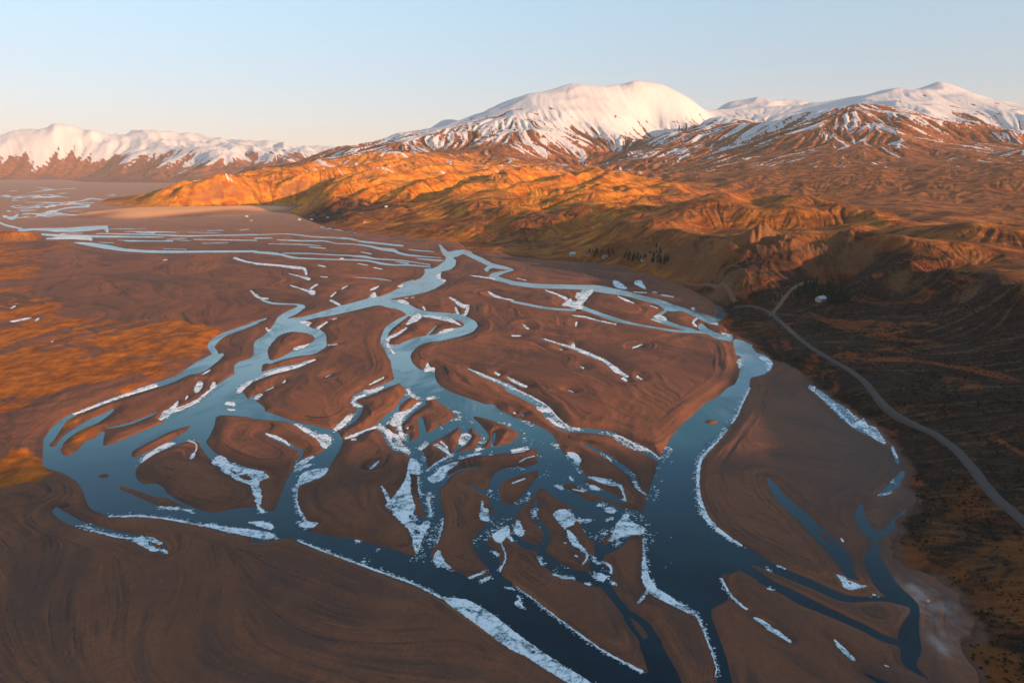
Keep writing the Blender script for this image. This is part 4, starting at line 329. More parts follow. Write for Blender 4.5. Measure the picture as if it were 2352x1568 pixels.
111,7170 182,7154 189,7135 188,7123 181,7108 131,7123 109,7122 0,7074 -9,7089 -10,7100 -9,7112 0,7128
2543,16815 2561,16855 2569,16839 2584,16672 2609,16704 2710,16387 2796,16020 2842,15788 2840,15738 2827,15695 2803,15721 2681,16021 2626,16294 2579,16638 2557,16623 2545,16677 2536,16751
-614,5570 -611,5575 -606,5563 -599,5468 -599,5418 -602,5348 -617,5155 -620,5142 -623,5142 -626,5155 -608,5411 -608,5475
-2156,20577 -2139,20627 -2121,20577 -2106,20001 -2094,19842 -2072,19685 -2023,19467 -1991,19379 -1890,19304 -1874,19230 -1868,19156 -1874,19001 -1907,18987 -2017,19182 -2086,19400 -2182,19842 -2203,20001 -2214,20174
206,4948 216,4953 221,4948 225,4936 244,4859 242,4842 237,4834 228,4830 219,4842 201,4924 201,4936
-1151,20081 -1115,20105 -527,19632 -491,19582 -476,19455 -485,19352 -508,19345 -1131,19964 -1145,20001
-6736,17594 -6733,17606 -6678,17511 -6299,16806 -6215,16628 -6079,16525 -5897,16430 -5860,16378 -5839,16313 -5849,16289 -5987,16348 -6201,16507 -6693,17469 -6720,17531
1210,6336 1214,6340 1217,6334 1225,6226 1233,6173 1252,6110 1277,6045 1276,6032 1270,6032 1225,6126 1212,6164 1206,6235 1207,6326
3843,14099 3873,14120 3868,14058 3857,14017 3830,13954 3724,13772 3694,13700 3677,13396 3656,13322 3639,13285 3619,13268 3614,13312 3622,13546 3632,13623 3658,13739 3723,13901
3685,10887 3725,10904 3729,10887 3721,10836 3648,10616 3567,10404 3542,10350 3537,10358 3545,10404 3623,10713 3654,10811
1051,6244 1058,6250 1065,6242 1072,6127 1065,5923 1062,5906 1059,5902 1055,5903 1053,5915 1058,6110 1048,6226
-1418,6824 -1411,6824 -1409,6803 -1431,6678 -1458,6604 -1465,6595 -1470,6598 -1475,6607 -1478,6627 -1465,6699 -1451,6743
-1921,9896 -1910,9901 -1899,9875 -1896,9854 -1902,9823 -2033,9501 -2042,9489 -2052,9511 -2052,9538 -2006,9697
-3479,7055 -3468,7047 -3448,7010 -3424,6932 -3423,6886 -3433,6859 -3442,6861 -3447,6867 -3456,6889 -3477,6965 -3483,7040
-181,4673 -171,4676 -165,4668 -163,4657 -167,4644 -233,4595 -240,4598 -241,4603 -237,4611
-3784,13778 -3777,13786 -3753,13739 -3744,13700 -3740,13641 -3755,13089 -3769,13079 -3786,13104 -3812,13176 -3825,13256
4243,7217 4254,7227 4258,7225 4255,7210 4185,7021 4162,6932 4156,6921 4147,6909 4142,6908 4142,6942 4154,6999 4231,7193
-1076,8990 -1063,8983 -1053,8955 -1051,8920 -1059,8894 -1121,8814 -1133,8817 -1148,8851 -1154,8903 -1146,8932
122,6402 132,6406 135,6402 136,6392 131,6379 4,6268 -4,6271 -6,6280 -4,6293 4,6303
-3481,9079 -3472,9086 -3452,9061 -3437,9026 -3433,8994 -3452,8875 -3463,8874 -3486,8903 -3509,8955 -3517,8993 -3514,9015
-949,6440 -942,6442 -938,6430 -913,6235 -881,6058 -882,6040 -886,6046 -890,6058 -924,6235 -949,6421
-3482,17226 -3468,17257 -3434,17166 -3359,16815 -3336,16644 -3356,16517 -3395,16514 -3432,16554 -3462,16644 -3481,16815 -3490,17048
865,5585 889,5591 896,5588 899,5578 896,5561 887,5549 851,5524 843,5521 837,5525 833,5533 832,5548 838,5570 848,5581
-810,7373 -797,7364 -722,7217 -716,7193 -718,7170 -727,7161 -738,7175 -810,7336 -814,7361
-3690,7398 -3681,7399 -3616,7357 -3591,7332 -3567,7300 -3539,7252 -3504,7181 -3483,7123 -3466,7062 -3470,7060 -3480,7078 -3516,7181 -3539,7229 -3565,7273 -3588,7305 -3608,7324 -3678,7371 -3687,7385
-4339,16206 -4321,16215 -4041,15788 -3999,15687 -3979,15588 -3981,15542 -4003,15556 -4283,16027 -4316,16099
196,5722 201,5727 208,5725 215,5707 219,5623 217,5608 212,5599 204,5600 201,5606 197,5630 189,5699 192,5715
228,6954 244,6960 249,6954 248,6943 171,6900 141,6867 74,6774 69,6774 67,6782 70,6792 114,6857 159,6916 186,6938
3702,16930 3949,16681 3951,16644 3929,16533 3890,16466 3682,16793 3683,16872
-3574,18242 -3551,18242 -3535,18175 -3531,18108 -3543,17698 -3563,17585 -3602,17515 -3630,17496 -3648,17533 -3673,17657 -3672,17706
-154,5028 -146,5029 -110,4997 -104,4985 -105,4973 -112,4962 -118,4964 -152,4996 -158,5009 -158,5022
2280,11869 2312,11898 2312,11869 2303,11840 2210,11690 2148,11622 2083,11573 2069,11580 2072,11608 2088,11643
-355,7193 -347,7191 -339,7170 -339,7147 -344,7132 -378,7085 -387,7085 -398,7100 -404,7135 -398,7170
4338,8473 4348,8475 4346,8457 4274,8123 4264,8094 4253,8080 4251,8096 4319,8426 4328,8457
750,4603 759,4600 779,4582 780,4566 773,4550 767,4546 761,4546 743,4574 741,4582 742,4592
1653,9875 1670,9854 1694,9737 1692,9690 1680,9652 1672,9640 1661,9643 1622,9751 1625,9813 1638,9854
3980,12757 3995,12768 4088,12667 4087,12622 4069,12556 4035,12492 4011,12513 3953,12654 3955,12689 3964,12723
586,6154 596,6162 683,6122 694,6114 696,6101 688,6091 597,6133 586,6143
111,7089 144,7096 148,7089 147,7078 139,7070 4,7027 -3,7032 -4,7044 9,7058
601,4991 607,4996 609,4985 603,4936 597,4912 575,4865 559,4836 555,4832 551,4836 552,4842 581,4899 591,4924
-1284,15247 -1272,15280 -1259,15247 -1162,14740 -1150,14608 -1160,14535 -1178,14535 -1199,14608 -1272,15106
3636,6084 3646,6086 3646,6084 3638,6073 3562,6039 3469,6011 3461,6010 3461,6015 3465,6024 3471,6028 3570,6055
806,5849 849,5842 852,5833 850,5817 840,5806 798,5802 794,5809 792,5825 798,5841
-2990,5746 -2983,5747 -2910,5726 -2898,5715 -2894,5707 -2893,5697 -2900,5695 -2967,5720 -2984,5730 -2989,5738
214,13546 230,13534 328,13157 336,13104 331,13069 286,13092 264,13152 213,13471 210,13508
-4677,10267 -4668,10284 -4656,10267 -4645,10155 -4662,9991 -4672,9987 -4682,10003 -4688,10024 -4692,10133 -4691,10203
-271,10133 -263,10147 -244,10146 -225,10120 -189,10024 -182,9981 -186,9960 -197,9949 -209,9951 -222,9971 -265,10089
444,6235 454,6236 483,6198 488,6181 484,6157 476,6148 468,6152 442,6208 440,6226
3086,17286 3106,17319 3404,17243 3404,17166 3379,17112 3087,17204 3078,17226
1873,9960 1891,9967 1898,9936 1918,9807 1915,9771 1908,9751 1895,9748 1856,9872 1859,9917
1010,6965 1017,6976 1021,6971 1046,6900 1064,6846 1060,6824 1052,6816 1046,6824 1012,6943
-6330,23029 -6322,23097 -5859,23029 -5747,22989 -5718,22924 -5715,22860 -6175,22924 -6301,22968
-5278,18514 -5261,18551 -5238,18514 -5223,18445 -5235,18179 -5204,17722 -5214,17719 -5242,17783 -5267,17907 -5296,18242 -5300,18412
-33,4535 0,4532 7,4524 7,4514 0,4505 -33,4515 -38,4524 -37,4529
2874,13977 2884,14004 2901,14003 3000,13827 3008,13785 3001,13739 2983,13702 2963,13725 2872,13901 2867,13937
-3685,8473 -3677,8481 -3597,8466 -3584,8457 -3575,8441 -3569,8422 -3575,8411 -3658,8432 -3672,8443 -3680,8457
-4474,17286 -4473,17343 -4461,17337 -4442,17286 -4421,17166 -4387,16591 -4389,16561 -4413,16588 -4432,16644 -4449,16756
-11328,15440 -11299,15464 -11272,15440 -11239,15391 -11149,15184 -11129,15090 -11140,15067 -11173,15106 -11203,15153 -11237,15218 -11304,15352
-4396,21831 -4372,21877 -4094,21568 -4038,21470 -4018,21366 -4038,21335 -4309,21618 -4361,21690
-4825,13212 -4821,13226 -4797,13204 -4717,13064 -4688,12998 -4666,12914 -4673,12889 -4685,12900 -4764,13033 -4811,13140
-2838,5053 -2828,5047 -2786,5008 -2781,5003 -2776,4994 -2777,4990 -2781,4992 -2832,5028 -2840,5040 -2841,5047
-1812,7460 -1799,7464 -1788,7447 -1782,7422 -1786,7404 -1826,7396 -1840,7410 -1844,7422 -1840,7440
579,6449 584,6453 591,6441 601,6392 605,6354 599,6340 590,6345 575,6411 572,6430
-6291,22315 -6299,22410 -6127,22263 -5951,22046 -5893,21926 -5890,21860 -6053,21984 -6234,22169
44,4428 48,4430 51,4428 63,4383 65,4374 62,4362 56,4362 52,4369 44,4418
546,4587 549,4590 555,4589 581,4574 587,4569 588,4561 582,4555 550,4569 544,4576
4045,13661 4066,13682 4125,13598 4124,13546 4114,13508 4093,13459 4081,13446 4031,13530 4022,13584 4030,13623
2076,4824 2083,4828 2118,4785 2119,4779 2116,4773 2110,4773 2077,4812 2074,4819
1301,13778 1313,13797 1320,13783 1320,13700 1278,13359 1260,13300 1247,13322 1249,13396 1285,13700
-3150,11899 -3116,11915 -3108,11899 -3101,11869 -3107,11847 -3224,11769 -3240,11781 -3245,11821
1890,4524 1895,4528 1900,4525 1924,4500 1924,4493 1918,4490 1888,4507 1885,4514
895,5181 900,5180 900,5174 895,5161 867,5121 860,5116 857,5119 855,5129 860,5142
-2025,15391 -2008,15418 -1938,15200 -1916,15106 -1909,14988 -1923,14953 -1950,15013 -2016,15295
-4420,18309 -4415,18352 -4392,18309 -4377,18242 -4373,18167 -4382,17659 -4390,17646 -4412,17697 -4432,17783 -4435,17836
-4455,9008 -4449,9021 -4437,9008 -4420,8973 -4379,8834 -4385,8821 -4397,8834 -4414,8869
-5110,22820 -4706,22433 -4651,22315 -4651,22227 -5023,22608 -5096,22718
-1314,5200 -1311,5206 -1293,5203 -1271,5196 -1265,5187 -1264,5181 -1267,5175 -1284,5178 -1306,5184 -1313,5194
-5,12556 8,12575 138,12571 146,12556 147,12523 137,12500 8,12495 -6,12523
-3399,9394 -3386,9394 -3381,9374 -3386,9354 -3437,9199 -3442,9195 -3450,9207 -3453,9228
129,19685 402,19231 426,19156 411,19098 140,19527 120,19608
-9886,14099 -9894,14136 -9854,14102 -9822,14058 -9783,13982 -9741,13818 -9782,13855 -9811,13897 -9837,13950
641,4948 646,4953 649,4948 661,4877 661,4871 658,4862 655,4862 651,4871
4034,15247 4061,15268 4064,15207 4055,15059 4030,14967 4011,14929 3994,14930 3982,15059 3999,15153
-2980,18377 -2964,18415 -2940,18377 -2914,18242 -2915,18164 -3014,18036 -3038,18108 -3040,18201
2760,5240 2769,5244 2769,5207 2768,5194 2759,5181 2752,5178 2751,5187 2754,5227
1981,4773 1984,4775 1989,4770 1999,4747 1999,4739 1995,4734 1991,4734 1972,4751 1972,4762
3138,15538 3153,15538 3259,15217 3262,15153 3247,15116 3234,15137 3134,15472
-1459,17912 -1452,17957 -1393,17912 -1143,17663 -1121,17594 -1160,17589
-5576,19921 -5359,19870 -5336,19842 -5310,19763 -5315,19701 -5421,19746 -5549,19828
-3684,14099 -3667,14118 -3650,14099 -3638,14058 -3641,14012 -3697,13931 -3706,13933 -3726,13977 -3733,14042
20,8363 31,8371 47,8335 56,8302 52,8272 47,8268 21,8302 15,8333
2974,4374 2982,4378 2993,4372 2995,4369 2991,4359 2984,4353 2981,4352 2972,4357 2969,4364
785,9244 793,9252 846,9195 861,9170 860,9152 853,9139 842,9147 785,9224
-3351,9730 -3348,9743 -3337,9730 -3321,9690 -3310,9649 -3306,9595 -3321,9584 -3334,9609 -3339,9629
1073,10450 1083,10469 1116,10407 1124,10381 1121,10335 1113,10315 1101,10317 1076,10404
502,4973 507,4977 513,4975 525,4964 527,4954 520,4947 504,4951 499,4960
3810,6383 3820,6389 3819,6383 3814,6373 3757,6303 3749,6295 3746,6296 3749,6308 3755,6317
-11959,23901 -11942,23916 -11860,23789 -11809,23677 -11786,23593 -11842,23506 -11894,23567 -11953,23677 -12008,23817
-2741,10003 -2734,10012 -2726,10003 -2724,9972 -2764,9865 -2776,9864 -2780,9875 -2779,9899
2622,4443 2627,4446 2641,4445 2646,4443 2646,4438 2640,4432 2618,4428 2616,4433
3559,17347 3657,17268 3663,17226 3652,17166 3628,17124 3547,17226 3540,17286
2325,3708 2328,3709 2343,3693 2345,3690 2343,3686 2338,3685 2326,3699 2323,3704
-6029,24362 -5920,24240 -5881,24129 -5855,24015 -5858,23918 -5934,23936 -6001,24129 -6030,24277
-2550,16477 -2513,16528 -2494,16477 -2494,16398 -2572,16326 -2592,16368
-8302,12141 -8294,12154 -8263,12111 -8257,12096 -8241,12004 -8265,12019 -8291,12070
-2398,16588 -2386,16612 -2370,16588 -2364,16533 -2371,16505 -2425,16395 -2446,16422 -2448,16484
826,11552 868,11528 877,11496 872,11468 863,11457 824,11494 820,11524
-1257,7826 -1252,7826 -1244,7799 -1239,7772 -1241,7749 -1251,7753 -1260,7772
127,8287 135,8289 139,8272 140,8212 134,8194 126,8212 124,8272
422,5167 429,5171 442,5165 445,5161 445,5155 441,5149 431,5153 422,5161
-229,8955 -218,8964 -203,8938 -200,8918 -205,8898 -211,8898 -225,8920 -229,8938
"""
ICE_LABELS = """
ice_sheet||long white ice shelf widening along the near bank of the foreground river
ice_sheet||large funnel-shaped white ice sheet beside the narrow central channel, pointing at the foreground river
ice_sheet||hand-shaped white ice with two brown holes on the bar right of the left pool
ice_sheet||ragged grey-white ice rim on the left bank of the broad right-hand river
ice_sheet||bright torn ice sheet where the dark delta streams meet the broad right-hand river
ice_sheet||thick white ice rim curving along the right bank of the broad right-hand river
ice_sheet||wedge of white ice on the near bank just below the left pool's outlet
ice_sheet||narrow branching ice with a blue water hole above the funnel-shaped sheet
ice_sheet||frayed ice at the end of the short blue side stream, lower left
ice_sheet||rounded bright white ice sheet in the middle of the dark delta
ice_sheet||feathered white ice slab at the lower inside bend of the left-centre river
ice_sheet||jagged ice ledge along the upper bank above the left pool, with a spike
ice_sheet||white crescent of ice over brown hummocks right of the narrow central channel
ice_sheet||triangular grey-white ice filling the inside of the upper left-centre bend
ice_sheet||forked white ice between the two small streams below the central channel
ice_sheet||long thin ice stringer with forked tip, left of the broad right-hand river
ice_sheet||butterfly-shaped ice patch joining the two upper right streams
ice_sheet||widest white piece of the shore ice under the dark hillside
ice_sheet||thin pinkish ice line edging the long pointed sandbar at the foreground river
ice_sheet||grey speckled ice where the winding delta stream turns toward the foreground river
ice_sheet||long straight ice ribbon in the outermost left channel
ice_sheet||fish-shaped ice patch at the end of the blue backwater, lower right
ice_sheet||pale blue-grey ice streak lying on brown sand, lower right, beside the lowest stream
ice_sheet||ice-edged stretch at the widest part of the stream in the centre right
ice_sheet||long tapering ice blade on the bank below the oval island loop
ice_sheet||thin ice rim and blob at the mouth of the left-centre river
ice_sheet||frosty ice blob on the far bank right of the narrow central channel mouth
ice_sheet||slanting white ice bar at the inner edge of the left pool
ice_sheet||fine white ice line along the near shore of the left pool
ice_sheet||slender ice tongue with toothed edge below the rounded sheet in the delta
ice_sheet||bent white ice line like a hook on the far left plain
ice_sheet||small ice raft floating in the foreground river next to the left-centre river mouth
ice_sheet||ice patches in the last stretch of the stream entering the broad right-hand river
ice_sheet||small hooked ice beside the winding dark delta stream, left of it
ice_sheet||leaf-shaped ice between the winding dark delta stream and the rounded sheet
ice_sheet||narrow white ice wedge inside the upper central bend
ice_sheet||white ice blob below the small fan of the central channel
ice_sheet||elongated ice sheet with a looped tail above the delta
ice_sheet||torn ice flap on the right bank where the central channel darkens
ice_sheet||small white ice strip near the mouth of the icy rivulet joining the left-centre bend
ice_sheet||pale blue thin ice along the upper part of the hillside shore
ice_sheet||spindle-shaped white ice slab lying alone on brown sand, lower right
ice_sheet||thin ice line on the upper edge of the side channel reaching the narrow central channel
ice_sheet||curved ice in the small left arm of the upper central bend
ice_sheet||thin ice sliver line starting the stream in the centre right
ice_sheet||faint grey ice line on the sand right of the broad river's narrow outlet
ice_sheet||far white ice along the bright stream beside the small orange knoll
ice_sheet||white ice at the fork left of the upper central bend
ice_sheet||zigzag ice strip on the sand above the upper central bend
ice_sheet||white ice patch in the dark stream junction at the bottom of the delta
ice_sheet||ice fringe on the bulging blue pool at the foot of the hillside
ice_sheet||pinkish triangular ice patch near the far bank by the yellow meadow
ice_sheet||ice nook on the inside corner where the left river splits
ice_sheet||oval ring-shaped ice pan lying alone above the left pool
ice_sheet||streaky white ice across the left-centre river, upper of two
ice_sheet||pale ice head of the tiny stream inside the left-centre loop
ice_sheet||flat ice covering the rivulet between the central channel and the left-centre bend
ice_sheet||thin broken ice rim along the upper right bank of the broad right-hand river
ice_sheet||white ice flake on the near edge of the centre right stream
ice_sheet||greyish ice patch near the far bank, beside the pinkish triangular one
ice_sheet||small ice raft in the upper part of the dark delta
ice_sheet||crown-shaped ice spikes on the right bank of the central channel
ice_sheet||slim ice patch floating inside the narrow central channel
ice_sheet||long low ice line below the butterfly-shaped patch
ice_sheet||lone ice floe in the dark foreground river
ice_sheet||short ice sliver beside the start of the centre right stream
ice_sheet||pale ice along the lower edge of the delta's left-hand stream
ice_sheet||ice edge on the left shore of the central channel below its neck
ice_sheet||streaky white ice across the left-centre river, lower of two
ice_sheet||small white ice patch on the loop of the upper right stream
ice_sheet||pair-like narrow ice streak on the far side of the left pool's outlet
ice_sheet||oval white ice pan in the dark side channel of the delta head
ice_sheet||ice tongue under the elongated sheet with the looped tail
ice_sheet||hook of ice around the bend of the icy rivulet
ice_sheet||ice sliver on the thin stream between the delta head and the central channel
ice_floe|ice flecks round the oval island|small white ice fleck near the oval island loop
ice_floe|small ice flakes on the far right braids|tiny pale ice flake among the far right braided streams
ice_floe|ice flecks in the dark delta|small white ice fleck in the dark delta streams
ice_floe|ice flecks round the narrow central channel|small white ice fleck round the narrow central channel
ice_floe|small ice flakes on the far right braids|tiny pale ice flake among the far right braided streams
ice_floe|ice flecks by the foreground river|small white ice fleck beside the foreground river
ice_floe|small ice flakes on the far right braids|tiny pale ice flake among the far right braided streams
ice_floe|ice flecks round the oval island|small white ice fleck near the oval island loop
ice_floe|ice flecks round the oval island|small white ice fleck near the oval island loop
ice_floe|small ice flakes on the far right braids|tiny pale ice flake among the far right braided streams
ice_floe|ice flecks in the dark delta|small white ice fleck in the dark delta streams
ice_floe|ice flecks in the dark delta|small white ice fleck in the dark delta streams
ice_floe|small white ice slivers on the far left plain|tiny white ice sliver lying on the far left plain
ice_floe|ice flecks above the left pool|small white ice fleck on the ground above the left pool
ice_floe|ice flecks in the dark delta|small white ice fleck in the dark delta streams
ice_floe|small ice flakes on the far right braids|tiny pale ice flake among the far right braided streams
ice_floe|ice flecks round the narrow central channel|small white ice fleck round the narrow central channel
ice_floe|small ice flakes on the far right braids|tiny pale ice flake among the far right braided streams
ice_floe|ice flecks in the dark delta|small white ice fleck in the dark delta streams
ice_floe|small ice flakes on the far right braids|tiny pale ice flake among the far right braided streams
ice_floe|ice flecks round the oval island|small white ice fleck near the oval island loop
ice_floe|ice flecks in the dark delta|small white ice fleck in the dark delta streams
ice_floe|small ice flakes on the far right braids|tiny pale ice flake among the far right braided streams
ice_floe|ice flecks on the right sand|small white ice fleck on the brown sand, right of the broad river
ice_floe|ice flecks in the dark delta|small white ice fleck in the dark delta streams
ice_floe|ice flecks by the left-centre river|small white ice fleck along the left-centre river
ice_floe|ice flecks by the central channel|small white ice fleck beside the upper central channel
ice_floe|ice flecks beside the left pool|small white ice fleck at the edge of the left pool
ice_floe|ice flecks by the foreground river|small white ice fleck beside the foreground river
ice_floe|ice flecks round the oval island|small white ice fleck near the oval island loop
ice_floe|ice flecks under the hillside|small pale ice fleck along the hillside shore
ice_floe|ice flecks by the central channel|small white ice fleck beside the upper central channel
ice_floe|ice flecks in the dark delta|small white ice fleck in the dark delta streams
ice_floe|ice flecks by the left-centre river|small white ice fleck along the left-centre river
ice_floe|ice flecks round the narrow central channel|small white ice fleck round the narrow central channel
ice_floe|ice flecks by the central channel|small white ice fleck beside the upper central channel
ice_floe|ice flecks in the dark delta|small white ice fleck in the dark delta streams
ice_floe|ice flecks round the narrow central channel|small white ice fleck round the narrow central channel
ice_floe|ice flecks beside the left pool|small white ice fleck at the edge of the left pool
ice_floe|ice flecks round the oval island|small white ice fleck near the oval island loop
ice_floe|ice flecks in the dark delta|small white ice fleck in the dark delta streams
ice_floe|ice flecks in the dark delta|small white ice fleck in the dark delta streams
ice_floe|small ice flakes on the far right braids|tiny pale ice flake among the far right braided streams
ice_floe|ice flecks by the central channel|small white ice fleck beside the upper central channel
ice_floe|ice flecks in the dark delta|small white ice fleck in the dark delta streams
ice_floe|ice flecks on the centre right bar|small white ice fleck on the bar left of the broad right-hand river
ice_floe|ice flecks round the narrow central channel|small white ice fleck round the narrow central channel
ice_floe|ice flecks under the hillside|small pale ice fleck along the hillside shore
ice_floe|ice flecks in the dark delta|small white ice fleck in the dark delta streams
ice_floe|ice flecks on the centre right bar|small white ice fleck on the bar left of the broad right-hand river
ice_floe|ice flecks on the right sand|small white ice fleck on the brown sand, right of the broad river
ice_floe|ice flecks in the dark delta|small white ice fleck in the dark delta streams
ice_floe|ice flecks in the dark delta|small white ice fleck in the dark delta streams
ice_floe|ice flecks in the dark delta|small white ice fleck in the dark delta streams
ice_floe|small ice flakes on the far right braids|tiny pale ice flake among the far right braided streams
ice_floe|ice flecks under the hillside|small pale ice fleck along the hillside shore
ice_floe|ice flecks in the dark delta|small white ice fleck in the dark delta streams
ice_floe|ice flecks beside the left pool|small white ice fleck at the edge of the left pool
ice_floe|small ice flakes on the far right braids|tiny pale ice flake among the far right braided streams
ice_floe|ice flecks above the left pool|small white ice fleck on the ground above the left pool
ice_floe|ice flecks by the central channel|small white ice fleck beside the upper central channel
ice_floe|ice flecks in the dark delta|small white ice fleck in the dark delta streams
ice_floe|small ice flakes on the far right braids|tiny pale ice flake among the far right braided streams
ice_floe|ice flecks on the centre right bar|small white ice fleck on the bar left of the broad right-hand river
ice_floe|ice flecks on the centre right bar|small white ice fleck on the bar left of the broad right-hand river
ice_floe|small white ice slivers on the far left plain|tiny white ice sliver lying on the far left plain
ice_floe|ice flecks round the oval island|small white ice fleck near the oval island loop
ice_floe|ice flecks in the dark delta|small white ice fleck in the dark delta streams
ice_floe|small ice flakes on the far right braids|tiny pale ice flake among the far right braided streams
ice_floe|ice flecks by the foreground river|small white ice fleck beside the foreground river
ice_floe|ice flecks round the oval island|small white ice fleck near the oval island loop
ice_floe|ice flecks above the left pool|small white ice fleck on the ground above the left pool
ice_floe|small white ice slivers on the far left plain|tiny white ice sliver lying on the far left plain
ice_floe|ice flecks round the oval island|small white ice fleck near the oval island loop
ice_floe|ice flecks beside the left pool|small white ice fleck at the edge of the left pool
ice_floe|ice flecks by the left-centre river|small white ice fleck along the left-centre river
ice_floe|ice flecks in the dark delta|small white ice fleck in the dark delta streams
ice_floe|small white ice slivers on the far left plain|tiny white ice sliver lying on the far left plain
ice_floe|ice flecks in the dark delta|small white ice fleck in the dark delta streams
ice_floe|ice flecks in the dark delta|small white ice fleck in the dark delta streams
ice_floe|small ice flakes on the far right braids|tiny pale ice flake among the far right braided streams
ice_floe|ice flecks on the right sand|small white ice fleck on the brown sand, right of the broad river
ice_floe|small ice flakes on the far right braids|tiny pale ice flake among the far right braided streams
ice_floe|ice flecks round the oval island|small white ice fleck near the oval island loop
ice_floe|ice flecks on the right sand|small white ice fleck on the brown sand, right of the broad river
ice_floe|ice flecks in the dark delta|small white ice fleck in the dark delta streams
ice_floe|small ice flakes on the far right braids|tiny pale ice flake among the far right braided streams
ice_floe|ice flecks round the oval island|small white ice fleck near the oval island loop
ice_floe|ice flecks above the left pool|small white ice fleck on the ground above the left pool
ice_floe|small white ice slivers on the far left plain|tiny white ice sliver lying on the far left plain
ice_floe|ice flecks by the left-centre river|small white ice fleck along the left-centre river
ice_floe|ice flecks by the central channel|small white ice fleck beside the upper central channel
ice_floe|ice flecks round the oval island|small white ice fleck near the oval island loop
ice_floe|small ice flakes on the far right braids|tiny pale ice flake among the far right braided streams
ice_floe|ice flecks above the left pool|small white ice fleck on the ground above the left pool
ice_floe|ice flecks in the dark delta|small white ice fleck in the dark delta streams
ice_floe|small ice flakes on the far right braids|tiny pale ice flake among the far right braided streams
ice_floe|small ice flakes on the far right braids|tiny pale ice flake among the far right braided streams
ice_floe|ice flecks on the right sand|small white ice fleck on the brown sand, right of the broad river
ice_floe|ice flecks on the right sand|small white ice fleck on the brown sand, right of the broad river
ice_floe|small ice flakes on the far right braids|tiny pale ice flake among the far right braided streams
ice_floe|small ice flakes on the far right braids|tiny pale ice flake among the far right braided streams
ice_floe|small white ice slivers on the far left plain|tiny white ice sliver lying on the far left plain
ice_floe|ice flecks round the oval island|small white ice fleck near the oval island loop
ice_floe|ice flecks by the central channel|small white ice fleck beside the upper central channel
ice_floe|ice flecks on the right sand|small white ice fleck on the brown sand, right of the broad river
ice_floe|ice flecks on the centre right bar|small white ice fleck on the bar left of the broad right-hand river
ice_floe|ice flecks round the oval island|small white ice fleck near the oval island loop
ice_floe|ice flecks on the centre right bar|small white ice fleck on the bar left of the broad right-hand river
ice_floe|ice flecks in the dark delta|small white ice fleck in the dark delta streams
ice_floe|ice flecks under the hillside|small pale ice fleck along the hillside shore
ice_floe|small white ice slivers on the far left plain|tiny white ice sliver lying on the far left plain
ice_floe|ice flecks round the oval island|small white ice fleck near the oval island loop
ice_floe|ice flecks on the right sand|small white ice fleck on the brown sand, right of the broad river
ice_floe|small ice flakes on the far right braids|tiny pale ice flake among the far right braided streams
ice_floe|ice flecks on the right sand|small white ice fleck on the brown sand, right of the broad river
ice_floe|small white ice slivers on the far left plain|tiny white ice sliver lying on the far left plain
ice_floe|small ice flakes on the far right braids|tiny pale ice flake among the far right braided streams
ice_floe|ice flecks above the left pool|small white ice fleck on the ground above the left pool
ice_floe|small ice flakes on the far right braids|tiny pale ice flake among the far right braided streams
ice_floe|ice flecks on the centre right bar|small white ice fleck on the bar left of the broad right-hand river
ice_floe|ice flecks round the narrow central channel|small white ice fleck round the narrow central channel
ice_floe|ice flecks by the central channel|small white ice fleck beside the upper central channel
ice_floe|ice flecks in the dark delta|small white ice fleck in the dark delta streams
ice_floe|ice flecks by the central channel|small white ice fleck beside the upper central channel
"""
